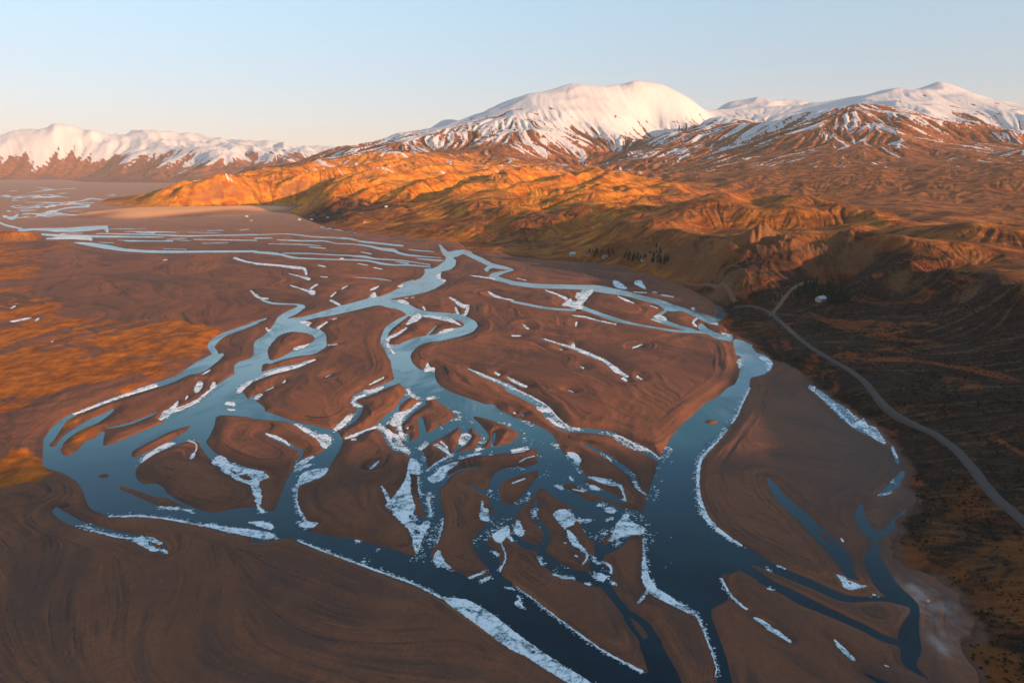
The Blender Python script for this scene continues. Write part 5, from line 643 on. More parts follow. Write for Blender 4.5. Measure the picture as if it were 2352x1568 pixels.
CONTROL = """439.3,587.2,54.0 434.7,608.7,54.0 438.3,634.5,54.0 438.7,702.4,54.0 425.6,739.1,56.0 456.3,789.8,60.0 469.7,847.7,64.0 449.4,882.1,66.0 425.3,902.3,68.0 450.4,554.5,54.0 542.9,731.9,56.0 697.7,947.6,58.0 656.2,977.0,60.0 582.3,957.0,66.0 520.8,954.4,68.0 539.9,839.6,58.0 974,1328,40 930,1458,40 814,1588,40 637,1522,49 1074,1299,40 1326,1818,41 1068,1866,49 900,2008,48 1584,2187,85 1287,2259,69 1061,2374,58 800,2474,61 640,2571,66 1457,1779,65 1753,2435,136 1479,2610,119 1217,2742,118 978,3047,123 770,3106,110 1889,2331,136 2326,3254,223 2295,3518,244 1912,3399,211 1703,3620,236 1421,3739,212 1138,3939,192 816,4120,155 2508,3116,224 2399,5060,626 2190,5045,547 1941,4932,459 1664,4715,364 1425,4479,275 2504,4897,558 2529,4658,476 2563,4409,396 2580,4166,327 2598,3917,282 2673,3744,254 2943,3665,269 2113,4421,422 1907,3965,302 1801,4233,349 2168,4057,329 2486,6114,473 3290,5606,479 3652,5377,403 2839,5736,552 3298,7617,814 3518,7518,870 3703,7540,914 3807,7488,938 3957,7523,959 4130,7429,941 4340,7424,994 4474,7344,944 4641,7240,843 4800,7136,760 5005,7116,771 5201,6974,699 5479,6629,577 3709,6288,645 3983,5998,543 3428,6558,722 2494,8959,819 2788,9082,994 2878,8844,921 3077,8988,1036 3269,8920,999 3296,8696,928 3502,8831,970 3568,8588,870 1826,6550,602 1690,6380,546 1369,6047,449 1075,5649,350 797,5240,262 499,4673,181 2103,6677,599 2257,6414,519 1199,4648,247 1514,4765,305 1108,4876,266 1676,4817,349 1183,4082,182 621,2884,68 905,3484,119 -957,5518,329 -833,5841,425 -654,6165,494 -453,6484,549 -190,6897,693 17,7100,789 146,7199,859 544,7380,969 946,7440,988 1119,7416,998 1246,7396,1028 1417,7365,992 1695,7408,901 1893,7464,801 2085,7620,710 292,6594,688 267,5994,501 79,5399,341 216,4795,207 355,4687,178 918,6839,708 871,6441,490 609,5768,314 1376,7067,645 -271,5894,427 -404,5285,306 -583,5469,337 -132,4698,206 -231,4995,269 213,5696,451 -22,6000,467 -310,4489,183 -707,5152,287 -753,8467,724 -947,8447,635 -592,8479,681 -1353,3976,139 -1173,4033,162 -960,4191,205 -788,4227,221 -586,4260,221 -433,4278,189 -296,4290,168 -1046,3235,73 -835,3193,93 -647,3236,112 -453,3269,112 -247,3190,93 -103,2998,97 -1005,2827,40 -833,2778,42 -1465,2618,37 -1446,2742,65 -1378,2888,87 -1323,2968,96 -1215,3014,86 -1203,3180,94 -1251,3482,109 -1332,2610,36 -1206,2692,46 -1093,2740,44 -608,2631,88 -675,2511,66 -420,2465,62 -525,2033,22 -416,2058,26 -278,1981,31 -196,1789,21 -387,2267,41 -679,2302,26 6,2600,119 127,2797,140 212,2792,137 354,2576,117 399,2367,87 457,2152,73 473,1943,66 -37,2300,82 -98,2098,62 27,1800,53 -76,1598,25 22,1500,23 123,1595,44 108,1396,14 224,2088,75 100,2198,85 234,1684,49 333,1769,55 439,1848,56 127,1414,14 180,1489,31 152,1321,26 168,1319,34 203,1335,49 260,1376,59 327,1413,72 376,1432,80 422,1439,83 486,1419,85 508,1358,81 526,1297,72 554,1231,68 194.9,1133.4,29.4 206.1,1009.2,23.6 255.7,1090.4,37.3 294.7,1111.6,47.6 374.2,1192.7,62.2 419.9,1177.3,72.1 187.7,859.7,17.7 216.4,801.3,15.4 311.8,934.4,66.8 338.7,924.9,67.7 315.6,901.4,61.4 342.7,981.9,65.6 295.9,918.5,57.4 340.6,902.9,59.0 329.0,944.3,76.4 314.9,928.0,74.3 334.6,926.4,74.4 284.3,906.5,47.8 307.1,872.5,44.5 340.2,881.6,50.6 323.7,988.3,60.2 356.1,913.0,67.0 365.6,914.6,64.0 343.8,858.8,47.8 369.5,886.1,52.9 260.4,965.5,40.0 241.4,815.0,41.7 247.6,818.4,40.7 220.4,779.4,19.1 259.7,788.3,28.7 223.3,840.8,24.9 269.3,921.5,37.5 305.4,921.2,20.0 339.1,918.9,25.0 379.6,838.0,13.0 397.7,934.6,27.0 418.2,851.4,19.0 478.3,919.4,29.0 460.2,1011.5,36.0 292.6,732.1,9.0 314.8,676.4,10.0 317.4,595.6,11.0 321.4,534.4,11.0 355.4,534.8,17.0 365.6,499.8,20.0 347.9,451.1,18.0 415.5,633.5,28.0 408.8,539.3,32.0 400.9,718.2,21.0 267.8,354.7,9.0 258.9,325.2,9.0 450.0,727.9,38.0 444.6,591.1,40.0 -8387,11828,802 -8125,12010,861 -7846,11955,796 -7844,12314,900 -7725,12389,926 -7554,12377,875 -7305,12410,827 -7139,12621,897 -6876,12652,833 -6647,12887,898 -6498,13074,984 -6306,13057,878 -5947,13114,797 -5669,13128,714 -5403,13456,744 -4860,13661,721 -4401,13816,680 -4014,13933,595 -3621,14041,574 -8837,11496,824 -9457,10992,731 -7504,10981,475 -6731,11355,453 -5831,11619,439 -5126,11181,513 -4741,11241,548 -4269,11429,521 -3839,11369,453 -5563,10406,225 -8147,10513,430 -6593,10026,163 -4219,9942,257 -3690,10150,247 -4376,7170,87 -4284,7572,173 -4038,7819,197 -3688,7990,189 -3271,8169,199 -2821,8018,175 -2096,7201,151 -1763,6256,258 -1600,6300,314 -1314,6264,350 -1619,5569,167 -1295,5654,234 -1861,5176,148 -1621,5046,178 -1395,4802,185 -882,1201,46 -862,1215,46 -836,1221,43 -929,1165,49 430.0,300.0,58.0 430.0,200.0,60.0 440.0,100.0,64.0 430.0,0.0,74.0 420.0,-100.0,84.0 520.0,-420.0,200.0 320.0,-420.0,150.0 250.0,-300.0,70.0 620.0,-220.0,150.0 700.0,0.0,95.0 900.0,500.0,58.0 160.0,0.0,2.0 240.0,-50.0,20.0 235.0,150.0,10.0 1200.0,0.0,90.0 1500,800,70 2000,1500,60 800.0,-400.0,210.0 170.0,-420.0,40.0 0,9000,400 1500,10500,450 4000,10800,500 -2000,15000,700 -9000,14000,600 6000,7500,500 8000,4000,300 5000,2500,120 1486,6482,300 869,5684,210 537,5021,165 2006,7071,480 718,9473,600 1642,9459,600 3576,10191,650 5312,9403,650 -946,10457,300 -1331,7888,150 -2021,7947,120 -2143,6664,40 -1826,4113,-20 -2073,4106,-20 53,3600,75 370,3480,90 585,3146,75 -4828,8528,20 -3976,8957,25 262.8,740.2,6.0 261.0,648.3,6.0 249.9,528.9,6.0 247.6,464.9,6.0 235.3,409.8,6.0 237.8,363.6,6.0 230.0,321.3,6.0 219.0,285.8,6.0 211.7,242.7,6.0 -8998,11063,1 -7302,11063,1 -6963,11063,1 -5487,9065,1 -4547,8453,1 -3768,8453,1 -2996,7919,1 -2613,7448,1 -2335,6163,1 -2234,5367,1 -2301,4942,1 -2344,4495,1 -2209,3865,1 -1920,3255,1 -1690,2980,1 -1507,2876,1 -1362,2910,1 -1247,2980,1 -1150,3017,1 -1089,3054,1 -1026,3092,1 -942,3132,1 -850,2659,1 -684,2266,1 -579,2039,1 -505,1881,1 -427,1771,1 -343,1685,1 -254,1586,1 -168,1525,1 -117,1479,1 -88,1346,1 -69.3,1281.0,1.0 -29.2,1287.9,1.0 3.1,1215.6,1.0 61.9,1167.9,1.0 125.2,1139.8,1.0 170.0,1102.7,1.0 189.5,1017.1,1.0 203.7,991.3,1.0 224.1,917.5,1.0 231.5,835.2,1.0 232.7,765.9,1.0 227.3,724.7,1.0 207.4,675.3,1.0 202.9,637.3,1.0 208.8,614.7,1.0 211.5,587.3,1.0 211.5,540.2,1.0 217.8,524.8,1.0 215.8,478.9,1.0 215.0,435.5,1.0 218.9,402.6,1.0 213.7,367.4,1.0 208.9,345.9,1.0 204.0,332.0,1.0 193.3,316.5,1.0 187.4,300.0,1.0 182.3,289.1,1.0 168.7,275.0,1.0 159.9,262.0,1.0 150.1,245.3,1.0 153.6,237.6,1.0 160.2,231.8,1.0 159.9,220.8,1.0 155.2,203.6,1.0 145.4,190.6,1.0 139.7,177.6,1.0 133.0,163.5,1.0"""  # points behind the camera: unseen ridge, raised to shade the foreground
PLAIN = """-8998.4,11063.0 -7301.9,11063.0 -6962.6,11063.0 -5486.6,9064.6 -4547.0,8453.2 -3768.4,8453.2 -2996.2,7918.8 -2612.8,7447.6 -2334.8,6162.6 -2233.6,5367.3 -2301.1,4941.6 -2344.2,4495.2 -2209.4,3865.5 -1920.4,3255.5 -1689.8,2980.3 -1506.7,2876.0 -1362.1,2910.0 -1247.1,2980.3 -1150.1,3016.8 -1088.6,3054.1 -1025.5,3092.4 -941.5,3131.6 -850.4,2658.5 -684.2,2265.6 -578.7,2038.7 -505.5,1881.2 -426.8,1771.4 -343.3,1685.1 -254.0,1585.6 -168.1,1525.4 -116.8,1478.6 -87.9,1345.9 -69.3,1281.0 -29.2,1287.9 3.1,1215.6 61.9,1167.9 125.2,1139.8 170.0,1102.7 189.5,1017.1 203.7,991.3 224.1,917.5 231.5,835.2 232.7,765.9 227.3,724.7 207.4,675.3 202.9,637.3 208.8,614.7 211.5,587.3 211.5,540.2 217.8,524.8 215.8,478.9 215.0,435.5 218.9,402.6 213.7,367.4 208.9,345.9 204.0,332.0 193.3,316.5 187.4,300.0 182.3,289.1 168.7,275.0 159.9,262.0 150.1,245.3 153.6,237.6 160.2,231.8 159.9,220.8 155.2,203.6 145.4,190.6 139.7,177.6 133.0,163.5 150.0,60.0 150.0,-100.0 160.0,-700.0 -4000.0,-700.0 -16000.0,6000.0"""
KNOB = """-1329.4,1487.7 -1089.8,1478.6 -1040.4,1487.7 -1026.4,1515.8 -1056.8,1575.2 -1098.6,1617.5 -1164.4,1639.4 -1461.7,1639.4"""
VEG = """-683.6,806.1 -639.3,899.8 -459.9,696.0 -371.7,681.4 -317.9,669.4 -276.7,637.3 -255.0,579.7 -260.8,512.6 -267.0,478.9 -269.5,414.4 -263.3,370.7 -242.2,329.3 -227.0,295.5 -238.0,282.9 -238.3,256.8"""
VEG2 = """-1161.5,1451.8 -993.8,1487.7 -905.1,1434.4 -840.1,1228.2 -690.5,974.9 -731.0,899.8"""
FAN = """-1557.4,2330.3 -1574.9,2602.3 -1525.0,2810.4 -1278.3,2842.8 -1050.1,2944.7 -929.9,3092.4 -850.4,2658.5 -935.4,2446.6 -1092.5,2265.6 -1269.0,2204.4"""
ROAD = """248.6,755.4 262.8,740.2 270.5,709.2 261.0,648.3 253.3,579.0 249.9,528.9 250.9,497.9 247.6,464.9 240.4,435.7 235.3,409.8 235.9,386.5 237.8,363.6 236.3,343.6 230.0,321.3 223.4,301.4 219.0,285.8 215.5,264.0 211.7,242.7"""
TRACK = """264.9,694.4 282.9,724.8 313.9,768.4 343.8,799.5 370.8,820.5"""
SHORE_TRACK = """231.3,948.9 240.9,893.1 251.3,849.6 252.0,765.8"""



def pts(s, k=1.0):
    return np.array([[float(v) * k for v in q.split(',')] for q in s.split()])


WATER_LOOPS = [pts(l, 0.05) for l in WATER.strip().split('\n')]
ICE_SHEETS = [[pts(l, 0.05) for l in c.split('|')] for c in ICE.strip().split('\n')]
CTRL = pts(CONTROL)
PLAIN_P, KNOB_P, VEG_P, VEG2_P, FAN_P = (pts(s) for s in (PLAIN, KNOB, VEG, VEG2, FAN))


# ------------------------------------------------------------------ noise
def _hash(ix, iy, seed):
    h = (ix.astype(np.uint32) * np.uint32(374761393)) ^ (iy.astype(np.uint32) * np.uint32(668265263)) ^ np.uint32((seed * 2246822519) & 0xffffffff)
    h = (h ^ (h >> np.uint32(13))) * np.uint32(1274126177)
    return h ^ (h >> np.uint32(16))


_ANG = np.linspace(0, 2 * np.pi, 257)[:256].astype(np.float32)
_CA, _SA = np.cos(_ANG), np.sin(_ANG)


def gn(x, y, seed=0):
    x = np.asarray(x, np.float32); y = np.asarray(y, np.float32)
    fx = np.floor(x); fy = np.floor(y)
    ix = fx.astype(np.int32); iy = fy.astype(np.int32)
    tx = x - fx; ty = y - fy
    ux = tx * tx * tx * (tx * (tx * 6 - 15) + 10); uy = ty * ty * ty * (ty * (ty * 6 - 15) + 10)

    def g(a, b):
        k = _hash(ix + a, iy + b, seed) & np.uint32(255)
        return _CA[k] * (tx - a) + _SA[k] * (ty - b)
    n0 = g(0, 0); n1 = g(1, 0); n2 = g(0, 1); n3 = g(1, 1)
    a = n0 + ux * (n1 - n0); b = n2 + ux * (n3 - n2)
    return (a + uy * (b - a)) * 1.5


def ss(a, b, x):
    t = np.clip((x - a) / (b - a), 0, 1)
    return t * t * (3 - 2 * t)


# ------------------------------------------------------------------ survey grid: finer where the ground is near
def steps():
    r, out = 60.0, []
    while r < 17500:
        out.append(r)
        k = .05 if r < 150 else .0025 if r < 450 else .0041 if r < 1300 else .0046 if r < 4600 else .0045 if r < 9600 else .0052 if r < 15200 else .02
        r *= 1 + k
    return np.array(out)


R = steps()
HAZE = 2.0e-5
D = math.pi / 180
TH = np.concatenate([np.linspace(-110, -44.1, 18)[:-1], np.linspace(-44, 46, 1000), np.linspace(46, 150, 46)[1:]]) * D
NR, NT = len(R), len(TH)
RR, TT = np.meshgrid(R, TH, indexing='ij')
X = RR * np.sin(TT); Y = RR * np.cos(TT)
DR = np.gradient(R)[:, None] * np.ones((1, NT))
DT = np.gradient(TH)[None, :] * RR
CELL = np.maximum(DR, np.minimum(DT, 0.0016 * RR))


def fi(r, th):
    return np.interp(r, R, np.arange(NR)), np.interp(th, TH, np.arange(NT))


def sample(F, x, y):
    r = np.hypot(x, y); t = np.arctan2(x, y)
    a, b = fi(r, t)
    i = np.clip(a.astype(int), 0, NR - 2); j = np.clip(b.astype(int), 0, NT - 2)
    u = a - i; v = b - j
    return F[i, j] * (1 - u) * (1 - v) + F[i + 1, j] * u * (1 - v) + F[i, j + 1] * (1 - u) * v + F[i + 1, j + 1] * u * v


def loop_distance(loops, margin):
    """unsigned distance (metres) to the outlines, cut off at margin(r)"""
    dist = margin(RR).astype(np.float32)
    for L in loops:
        B = np.roll(L, -1, 0)
        ra, rb = np.hypot(L[:, 0], L[:, 1]), np.hypot(B[:, 0], B[:, 1])
        ta, tb = np.arctan2(L[:, 0], L[:, 1]), np.arctan2(B[:, 0], B[:, 1])
        for k in range(len(L)):
            ax, ay = L[k]; dx, dy = B[k] - L[k]
            ll = dx * dx + dy * dy + 1e-9
            tc = np.clip(-(ax * dx + ay * dy) / ll, 0, 1)
            rmin = math.hypot(ax + tc * dx, ay + tc * dy); rmax = max(ra[k], rb[k])
            m = float(margin(rmax))
            i0 = np.searchsorted(R, rmin - m); i1 = np.searchsorted(R, rmax + m) + 1
            if abs(ta[k] - tb[k]) > 2.6:
                j0, j1 = 0, NT
            else:
                e = m / max(rmin, 1) if rmin > m else 4
                j0 = np.searchsorted(TH, min(ta[k], tb[k]) - e); j1 = np.searchsorted(TH, max(ta[k], tb[k]) + e) + 1
            if i1 <= i0 or j1 <= j0:
                continue
            x = X[i0:i1, j0:j1] - ax; y = Y[i0:i1, j0:j1] - ay
            t = np.clip((x * dx + y * dy) / ll, 0, 1)
            d = np.hypot(x - t * dx, y - t * dy)
            np.minimum(dist[i0:i1, j0:j1], d, out=dist[i0:i1, j0:j1])
    return dist


def loops_inside(loops):
    acc = np.zeros((NR + 1, NT), np.int32)
    sn, cs = np.sin(TH), np.cos(TH)
    for L in loops:
        B = np.roll(L, -1, 0)
        ta, tb = np.arctan2(L[:, 0], L[:, 1]), np.arctan2(B[:, 0], B[:, 1])
        for k in range(len(L)):
            j0 = np.searchsorted(TH, min(ta[k], tb[k])); j1 = np.searchsorted(TH, max(ta[k], tb[k]))
            if j1 <= j0:
                continue
            nx, ny = cs[j0:j1], -sn[j0:j1]
            a = L[k, 0] * nx + L[k, 1] * ny
            b = (B[k, 0] - L[k, 0]) * nx + (B[k, 1] - L[k, 1]) * ny
            t = -a / b
            r = (L[k, 0] + t * (B[k, 0] - L[k, 0])) * sn[j0:j1] + (L[k, 1] + t * (B[k, 1] - L[k, 1])) * cs[j0:j1]
            acc[np.searchsorted(R, r), np.arange(j0, j1)] += 1
    return (np.cumsum(acc, 0)[:NR] % 2).astype(bool)


def poly_inside(P):
    c = np.zeros(X.shape, bool)
    B = np.roll(P, -1, 0)
    for a, b in zip(P, B):
        if a[1] == b[1]:
            continue
        m = (a[1] > Y) != (b[1] > Y)
        xi = (b[0] - a[0]) * (Y - a[1]) / (b[1] - a[1]) + a[0]
        c ^= m & (X < xi)
    return c


def signed(loops, margin, inside):
    d = loop_distance(loops, margin)
    return np.where(inside, -d, d)


# signed distances: negative in the channels / on the plain
SD = signed(WATER_LOOPS, lambda r: np.clip(.03 * r, 7, 60), loops_inside(WATER_LOOPS))
PD = signed([PLAIN_P], lambda r: np.clip(.13 * r, 25, 1800), poly_inside(PLAIN_P))       # >0 in the hills
KD = signed([KNOB_P], lambda r: r * 0 + 60, poly_inside(KNOB_P))
VD = np.minimum(signed([VEG_P], lambda r: r * 0 + 60, poly_inside(VEG_P)), signed([VEG2_P], lambda r: r * 0 + 60, poly_inside(VEG2_P)))
FD = signed([FAN_P], lambda r: r * 0 + 200, poly_inside(FAN_P))
HD = np.maximum(PD, -KD)                   # hill distance
HD = HD + (gn(X / 22, Y / 22, 65) * 3.5 + gn(X / 8, Y / 8, 66) * 1.6) * ss(0, 12, 14 - np.abs(HD)) * ss(1500, 900, RR)
HILL = HD > 0

# ------------------------------------------------------------------ large relief through the control heights, unseen shading ridge included
cu = np.arctan2(CTRL[:, 0], CTRL[:, 1]); cv = np.log(np.hypot(CTRL[:, 0], CTRL[:, 1]))
KC = 0.006
def phi(d2): return np.sqrt(d2 + KC * KC)
n = len(CTRL)
M = phi((cu[:, None] - cu) ** 2 + (cv[:, None] - cv) ** 2)
A = np.zeros((n + 3, n + 3)); A[:n, :n] = M - np.eye(n) * 1e-4
A[:n, n] = 1; A[:n, n + 1] = cu; A[:n, n + 2] = cv; A[n:, :n] = A[:n, n:].T
wsol = np.linalg.solve(A, np.concatenate([CTRL[:, 2], [0, 0, 0]]))
ci = np.unique(np.concatenate([np.arange(0, NR, 3), [NR - 1]])); cj = np.unique(np.concatenate([np.arange(0, NT, 3), [NT - 1]]))
gu, gv = np.meshgrid(TH[cj], np.log(R[ci]), indexing='xy')
base = wsol[n] + wsol[n + 1] * gu + wsol[n + 2] * gv
for k in range(n):
    base += wsol[k] * phi((gu - cu[k]) ** 2 + (gv - cv[k]) ** 2)
tmp = np.array([np.interp(np.arange(NT), cj, row) for row in base])
BASE = np.empty((NR, NT))
for j in range(NT):
    BASE[:, j] = np.interp(np.arange(NR), ci, tmp[:, j])
del tmp, base


def blur(F, k=1):
    for _ in range(k):
        F = (np.concatenate([F[:1], F[:-1]]) + 2 * F + np.concatenate([F[1:], F[-1:]])) / 4
        F = (np.concatenate([F[:, :1], F[:, :-1]], 1) + 2 * F + np.concatenate([F[:, 1:], F[:, -1:]], 1)) / 4
    return F


BASE = blur(BASE, 1)

# ------------------------------------------------------------------ hills: knolls, crags and gullies
edge = ss(0, 1, np.maximum(HD, 0) / (np.clip(.05 * RR, 24, 200) + 1300 * ss(8500, 10500, RR)))
edge = np.maximum(edge, ss(0, 22, -KD))
far = ss(2500, 5500, RR)
HN = np.zeros_like(X)
wx = gn(X / 420, Y / 420, 11) * 90; wy = gn(X / 420, Y / 420, 12) * 90
for wl, a, sd_ in ((900, 34, 1), (430, 19, 2), (210, 10, 3), (105, 5.5, 4), (52, 3.0, 5), (26, 1.7, 6), (13, .9, 7), (6.5, .4, 8)):
    f = ss(2.2, 5, wl / CELL)
    m = f > 0
    if wl > 300:
        f = f * (.15 + .85 * far)
    v = 1 - 2.1 * np.abs(gn((X[m] + wx[m] * .6) / wl, (Y[m] + wy[m] * .6) / wl, sd_))
    HN[m] += (f[m] * a) * (v - .35) * ((.55 + .3 * far[m]) if wl > 300 else (.24 + .34 * ss(800, 950, RR[m]) * ss(2000, 1500, RR[m])) if wl > 90 else .5)
fm = ss(9300, 11500, RR)
ra_, rp_ = X * .6 - Y * .8, X * .8 + Y * .6                       # spurs running down towards the near right
HN += fm * ((1 - 2.1 * np.abs(gn((rp_ + wx * 3) / 1500, ra_ / 5200, 28))) * 170 + (1 - 2.1 * np.abs(gn((rp_ + wx * 2) / 560, ra_ / 2400, 29))) * 48
            + (1 - 2.2 * np.abs(gn((rp_ + wx) / 210, ra_ / 800, 27))) * 20 - 235)
# rounded knolls of the lower hills
kw = ss(850, 1050, RR) * ss(2300, 1700, RR) * ss(20, 90, HD)
knoll = gn((X + wx * .5) / 165, (Y + wy * .5) / 200, 35) * 21 + gn((X + wx * .3) / 72, (Y + wy * .3) / 90, 36) * 8.5 + 2
# long whaleback ridges of the foothills, lying along the strike of the rock
ru = X * .90 - Y * .44 + wx * .5; rv = X * .44 + Y * .90
midh = ss(1150, 1500, RR) * ss(5200, 3600, RR) * (.2 + .8 * ss(800, 300, X - .08 * Y))
ridge = (1 - 2.0 * np.abs(gn(ru / 230, rv / 700, 21))) * 26 + (1 - 2.0 * np.abs(gn(ru / 95 + .3 * gn(X / 90, Y / 90, 23), rv / 330, 22))) * 12
hs = np.clip(BASE / 45, .12, 1)
Z = np.maximum(BASE, .4) * edge + HN * edge * hs * (.55 + .45 * far) + ridge * (.4 + .6 * ss(1700, 2400, RR)) * midh * edge * np.clip(BASE / 70, .05, 1) + knoll * kw * np.clip(BASE / 40, .1, 1)
# knobbly bedrock of the crags above the farm
crag = np.zeros_like(X)
for cx_, cy_, rad in ((345, 935, 70), (388, 905, 45), (262, 965, 34), (246, 813, 42)):
    crag = np.maximum(crag, np.exp(-(((X - cx_) ** 2 + (Y - cy_) ** 2) / rad ** 2)))
rk = np.abs(gn(X / 14 + gn(X / 30, Y / 30, 31), Y / 45, 32)) + .4 * np.abs(gn(X / 6, Y / 17, 33))
Z += crag * (4 - 10 * rk - 3.5 * np.abs(gn(X / 4, Y / 6, 34))) * edge
HILLZ = Z.copy()


def flow(Zf, i_lo, npart, nstep, seed, keep=.5):
    """many walkers run downhill; their tracks show where water and snow gather"""
    rng = np.random.default_rng(seed)
    gi = np.gradient(Zf, axis=0) / DR; gj = np.gradient(Zf, axis=1) / DT
    j_lo, j_hi = 17, 1017
    pi_ = rng.uniform(i_lo, NR - 2, npart); pj = rng.uniform(j_lo, j_hi - 1, npart)
    acc = np.zeros(NR * NT, np.float32)
    vi = np.zeros(npart); vj = np.zeros(npart)
    for s_ in range(nstep):
        i = pi_.astype(int); j = pj.astype(int); k = i * NT + j
        acc += np.bincount(k, minlength=NR * NT).astype(np.float32)
        a = gi.ravel()[k]; b = gj.ravel()[k]
        l = np.hypot(a, b) + 1e-9
        vi = vi * keep - a / l; vj = vj * keep - b / l
        l2 = np.hypot(vi, vj) + 1e-9
        st = 1.1 * np.minimum(DR.ravel()[k], DT.ravel()[k] * 1.5)
        pi_ = np.clip(pi_ + vi / l2 * st / DR.ravel()[k], i_lo, NR - 2)
        pj = np.clip(pj + vj / l2 * st / DT.ravel()[k], j_lo, j_hi - 1)
    acc = acc.reshape(NR, NT)
    return acc


ILO = int(np.searchsorted(R, 1150))
FLOW = np.zeros_like(X)
for it in range(3):
    fl = flow(blur(Z, 1), ILO, 260000, 60, it)
    fl = np.log1p(blur(fl, 1)) * HILL
    g = np.clip(fl - blur(fl, 10), -1.2, 2.0)
    slope = np.hypot(np.gradient(Z, axis=0) / DR, np.gradient(Z, axis=1) / DT)
    dep = np.clip(.0008 * RR, .5, 5.5) * (.3 + .7 * ss(3500, 5000, RR)) * ss(.08, .35, slope) * edge * ss(1150, 1500, RR) * (1 - .75 * ss(450, 800, Z))
    Z = Z - dep * g * (1.0, .8, .6)[it]
def line_grain(di, dj, i_lo, i_hi, nstep, soft, seed):
    """random grain drawn out along a direction field (rills, flow lines, snow streaks)"""
    rg_ = np.random.default_rng(seed)
    Nf = blur(rg_.normal(0, 1, di.shape).astype(np.float32), soft).ravel()
    l = np.hypot(di, dj) + 1e-9
    st = np.minimum(DR, DT * 1.3)
    si = (di / l * st / DR).astype(np.float32).ravel(); sj = (dj / l * st / DT).astype(np.float32).ravel()
    ii, jj = np.meshgrid(np.arange(i_lo, i_hi, dtype=np.float32), np.arange(17, 1017, dtype=np.float32), indexing='ij')
    tot = np.zeros(ii.shape, np.float32)
    for sg in (1, -1):
        pi_, pj = ii.copy(), jj.copy()
        for _ in range(nstep):
            k = (pi_ + .5).astype(np.int32) * NT + (pj + .5).astype(np.int32)
            tot += Nf[k]
            pi_ += sg * si[k]; pj += sg * sj[k]
            np.clip(pi_, 0, NR - 1.6, out=pi_); np.clip(pj, 0, NT - 1.6, out=pj)
    G = np.zeros(di.shape, np.float32)
    G[i_lo:i_hi, 17:1017] = (tot - tot.mean()) / tot.std()
    return np.clip(G, -2.6, 2.6)


def wide(F, wi, wj):
    for ax, w_ in ((0, wi), (1, wj)):
        for _ in range(2):
            pad = [(0, 0), (0, 0)]; pad[ax] = (w_ + 1, w_)
            C_ = np.cumsum(np.pad(F, pad, mode='edge'), axis=ax)
            F = (np.take(C_, range(2 * w_ + 1, C_.shape[ax]), ax) - np.take(C_, range(0, C_.shape[ax] - 2 * w_ - 1), ax)) / (2 * w_ + 1)
    return F


GI = int(np.searchsorted(R, 260))
fz = ss(3500, 5500, RR)
ZB = wide(Z, 3, 8) * fz + blur(Z, 6) * (1 - fz)
GDI = blur(np.gradient(ZB, axis=0) / DR, 2); GDJ = blur(np.gradient(ZB, axis=1) / DT, 2)
GRAIN = line_grain(GDI, GDJ, GI, NR, 13, 0, 1) + .55 * line_grain(GDI, GDJ, GI, NR, 22, 2, 2)
GRAIN = np.clip(GRAIN / np.sqrt(wide(GRAIN ** 2, 14, 14) + .02), -2.4, 2.4)
Z = Z + GRAIN * np.clip(.00045 * RR, .16, 6) * edge * ss(.03, .25, slope) * HILL * (1 - .7 * ss(450, 750, Z))
# fine rills: where snow lies in streaks down the fall line
rng = np.random.default_rng(5)
fl = flow(blur(Z, 1) + blur(rng.normal(0, 1, Z.shape), 1) * np.clip(.0022 * RR, 2, 22), ILO, 420000, 55, 9, .9)
fl = np.log1p(blur(fl, 1)) * HILL
FLOW = np.clip(fl - blur(fl, 8), -1.6, 2.0)
Z = Z - FLOW * np.clip(.00022 * RR, .2, 1.8) * edge * ss(1150, 1500, RR) * ss(.1, .35, slope) * (1 - .8 * ss(450, 750, Z))
Z = np.where(HILL, np.maximum(Z, .35 * np.minimum(edge * 4, 1) + .1), 0)

# flow lines of the last floods: along the channels, and down-valley where none is near
SW = wide(np.clip(SD, -30, 60), 6, 10)
ti = -np.gradient(SW, axis=1) / DT; tj = np.gradient(SW, axis=0) / DR
tl = np.hypot(ti, tj)
ang_ = .9 * gn(X / 130, Y / 130, 67) + .5 * gn(X / 45, Y / 45, 68)
dx_, dy_ = np.sin(2.45 + ang_), np.cos(2.45 + ang_)               # down-valley: towards the viewer and to the right
gi_ = dx_ * np.sin(TT) + dy_ * np.cos(TT); gj_ = dx_ * np.cos(TT) - dy_ * np.sin(TT)
sgn = np.sign(ti * gi_ + tj * gj_)
w_ = ss(.05, .45, tl)
DI = w_ * ti / (tl + 1e-6) * sgn + (1 - w_) * gi_; DJ = w_ * tj / (tl + 1e-6) * sgn + (1 - w_) * gj_
I0, I1 = int(np.searchsorted(R, 140)), int(np.searchsorted(R, 2600))
LINES = .75 * line_grain(DI, DJ, I0, I1, 26, 1, 3) + .8 * line_grain(DI, DJ, I0, I1, 46, 6, 4)
LINES = np.clip(LINES / np.sqrt(wide(LINES ** 2, 20, 20) + .05), -2.4, 2.4)
FINE = line_grain(DI, DJ, I0, I1, 44, 0, 6)
FINE = np.clip(FINE / np.sqrt(wide(FINE ** 2, 20, 20) + .05), -3, 3)
BROAD = line_grain(DI, DJ, I0, I1, 60, 40, 8)

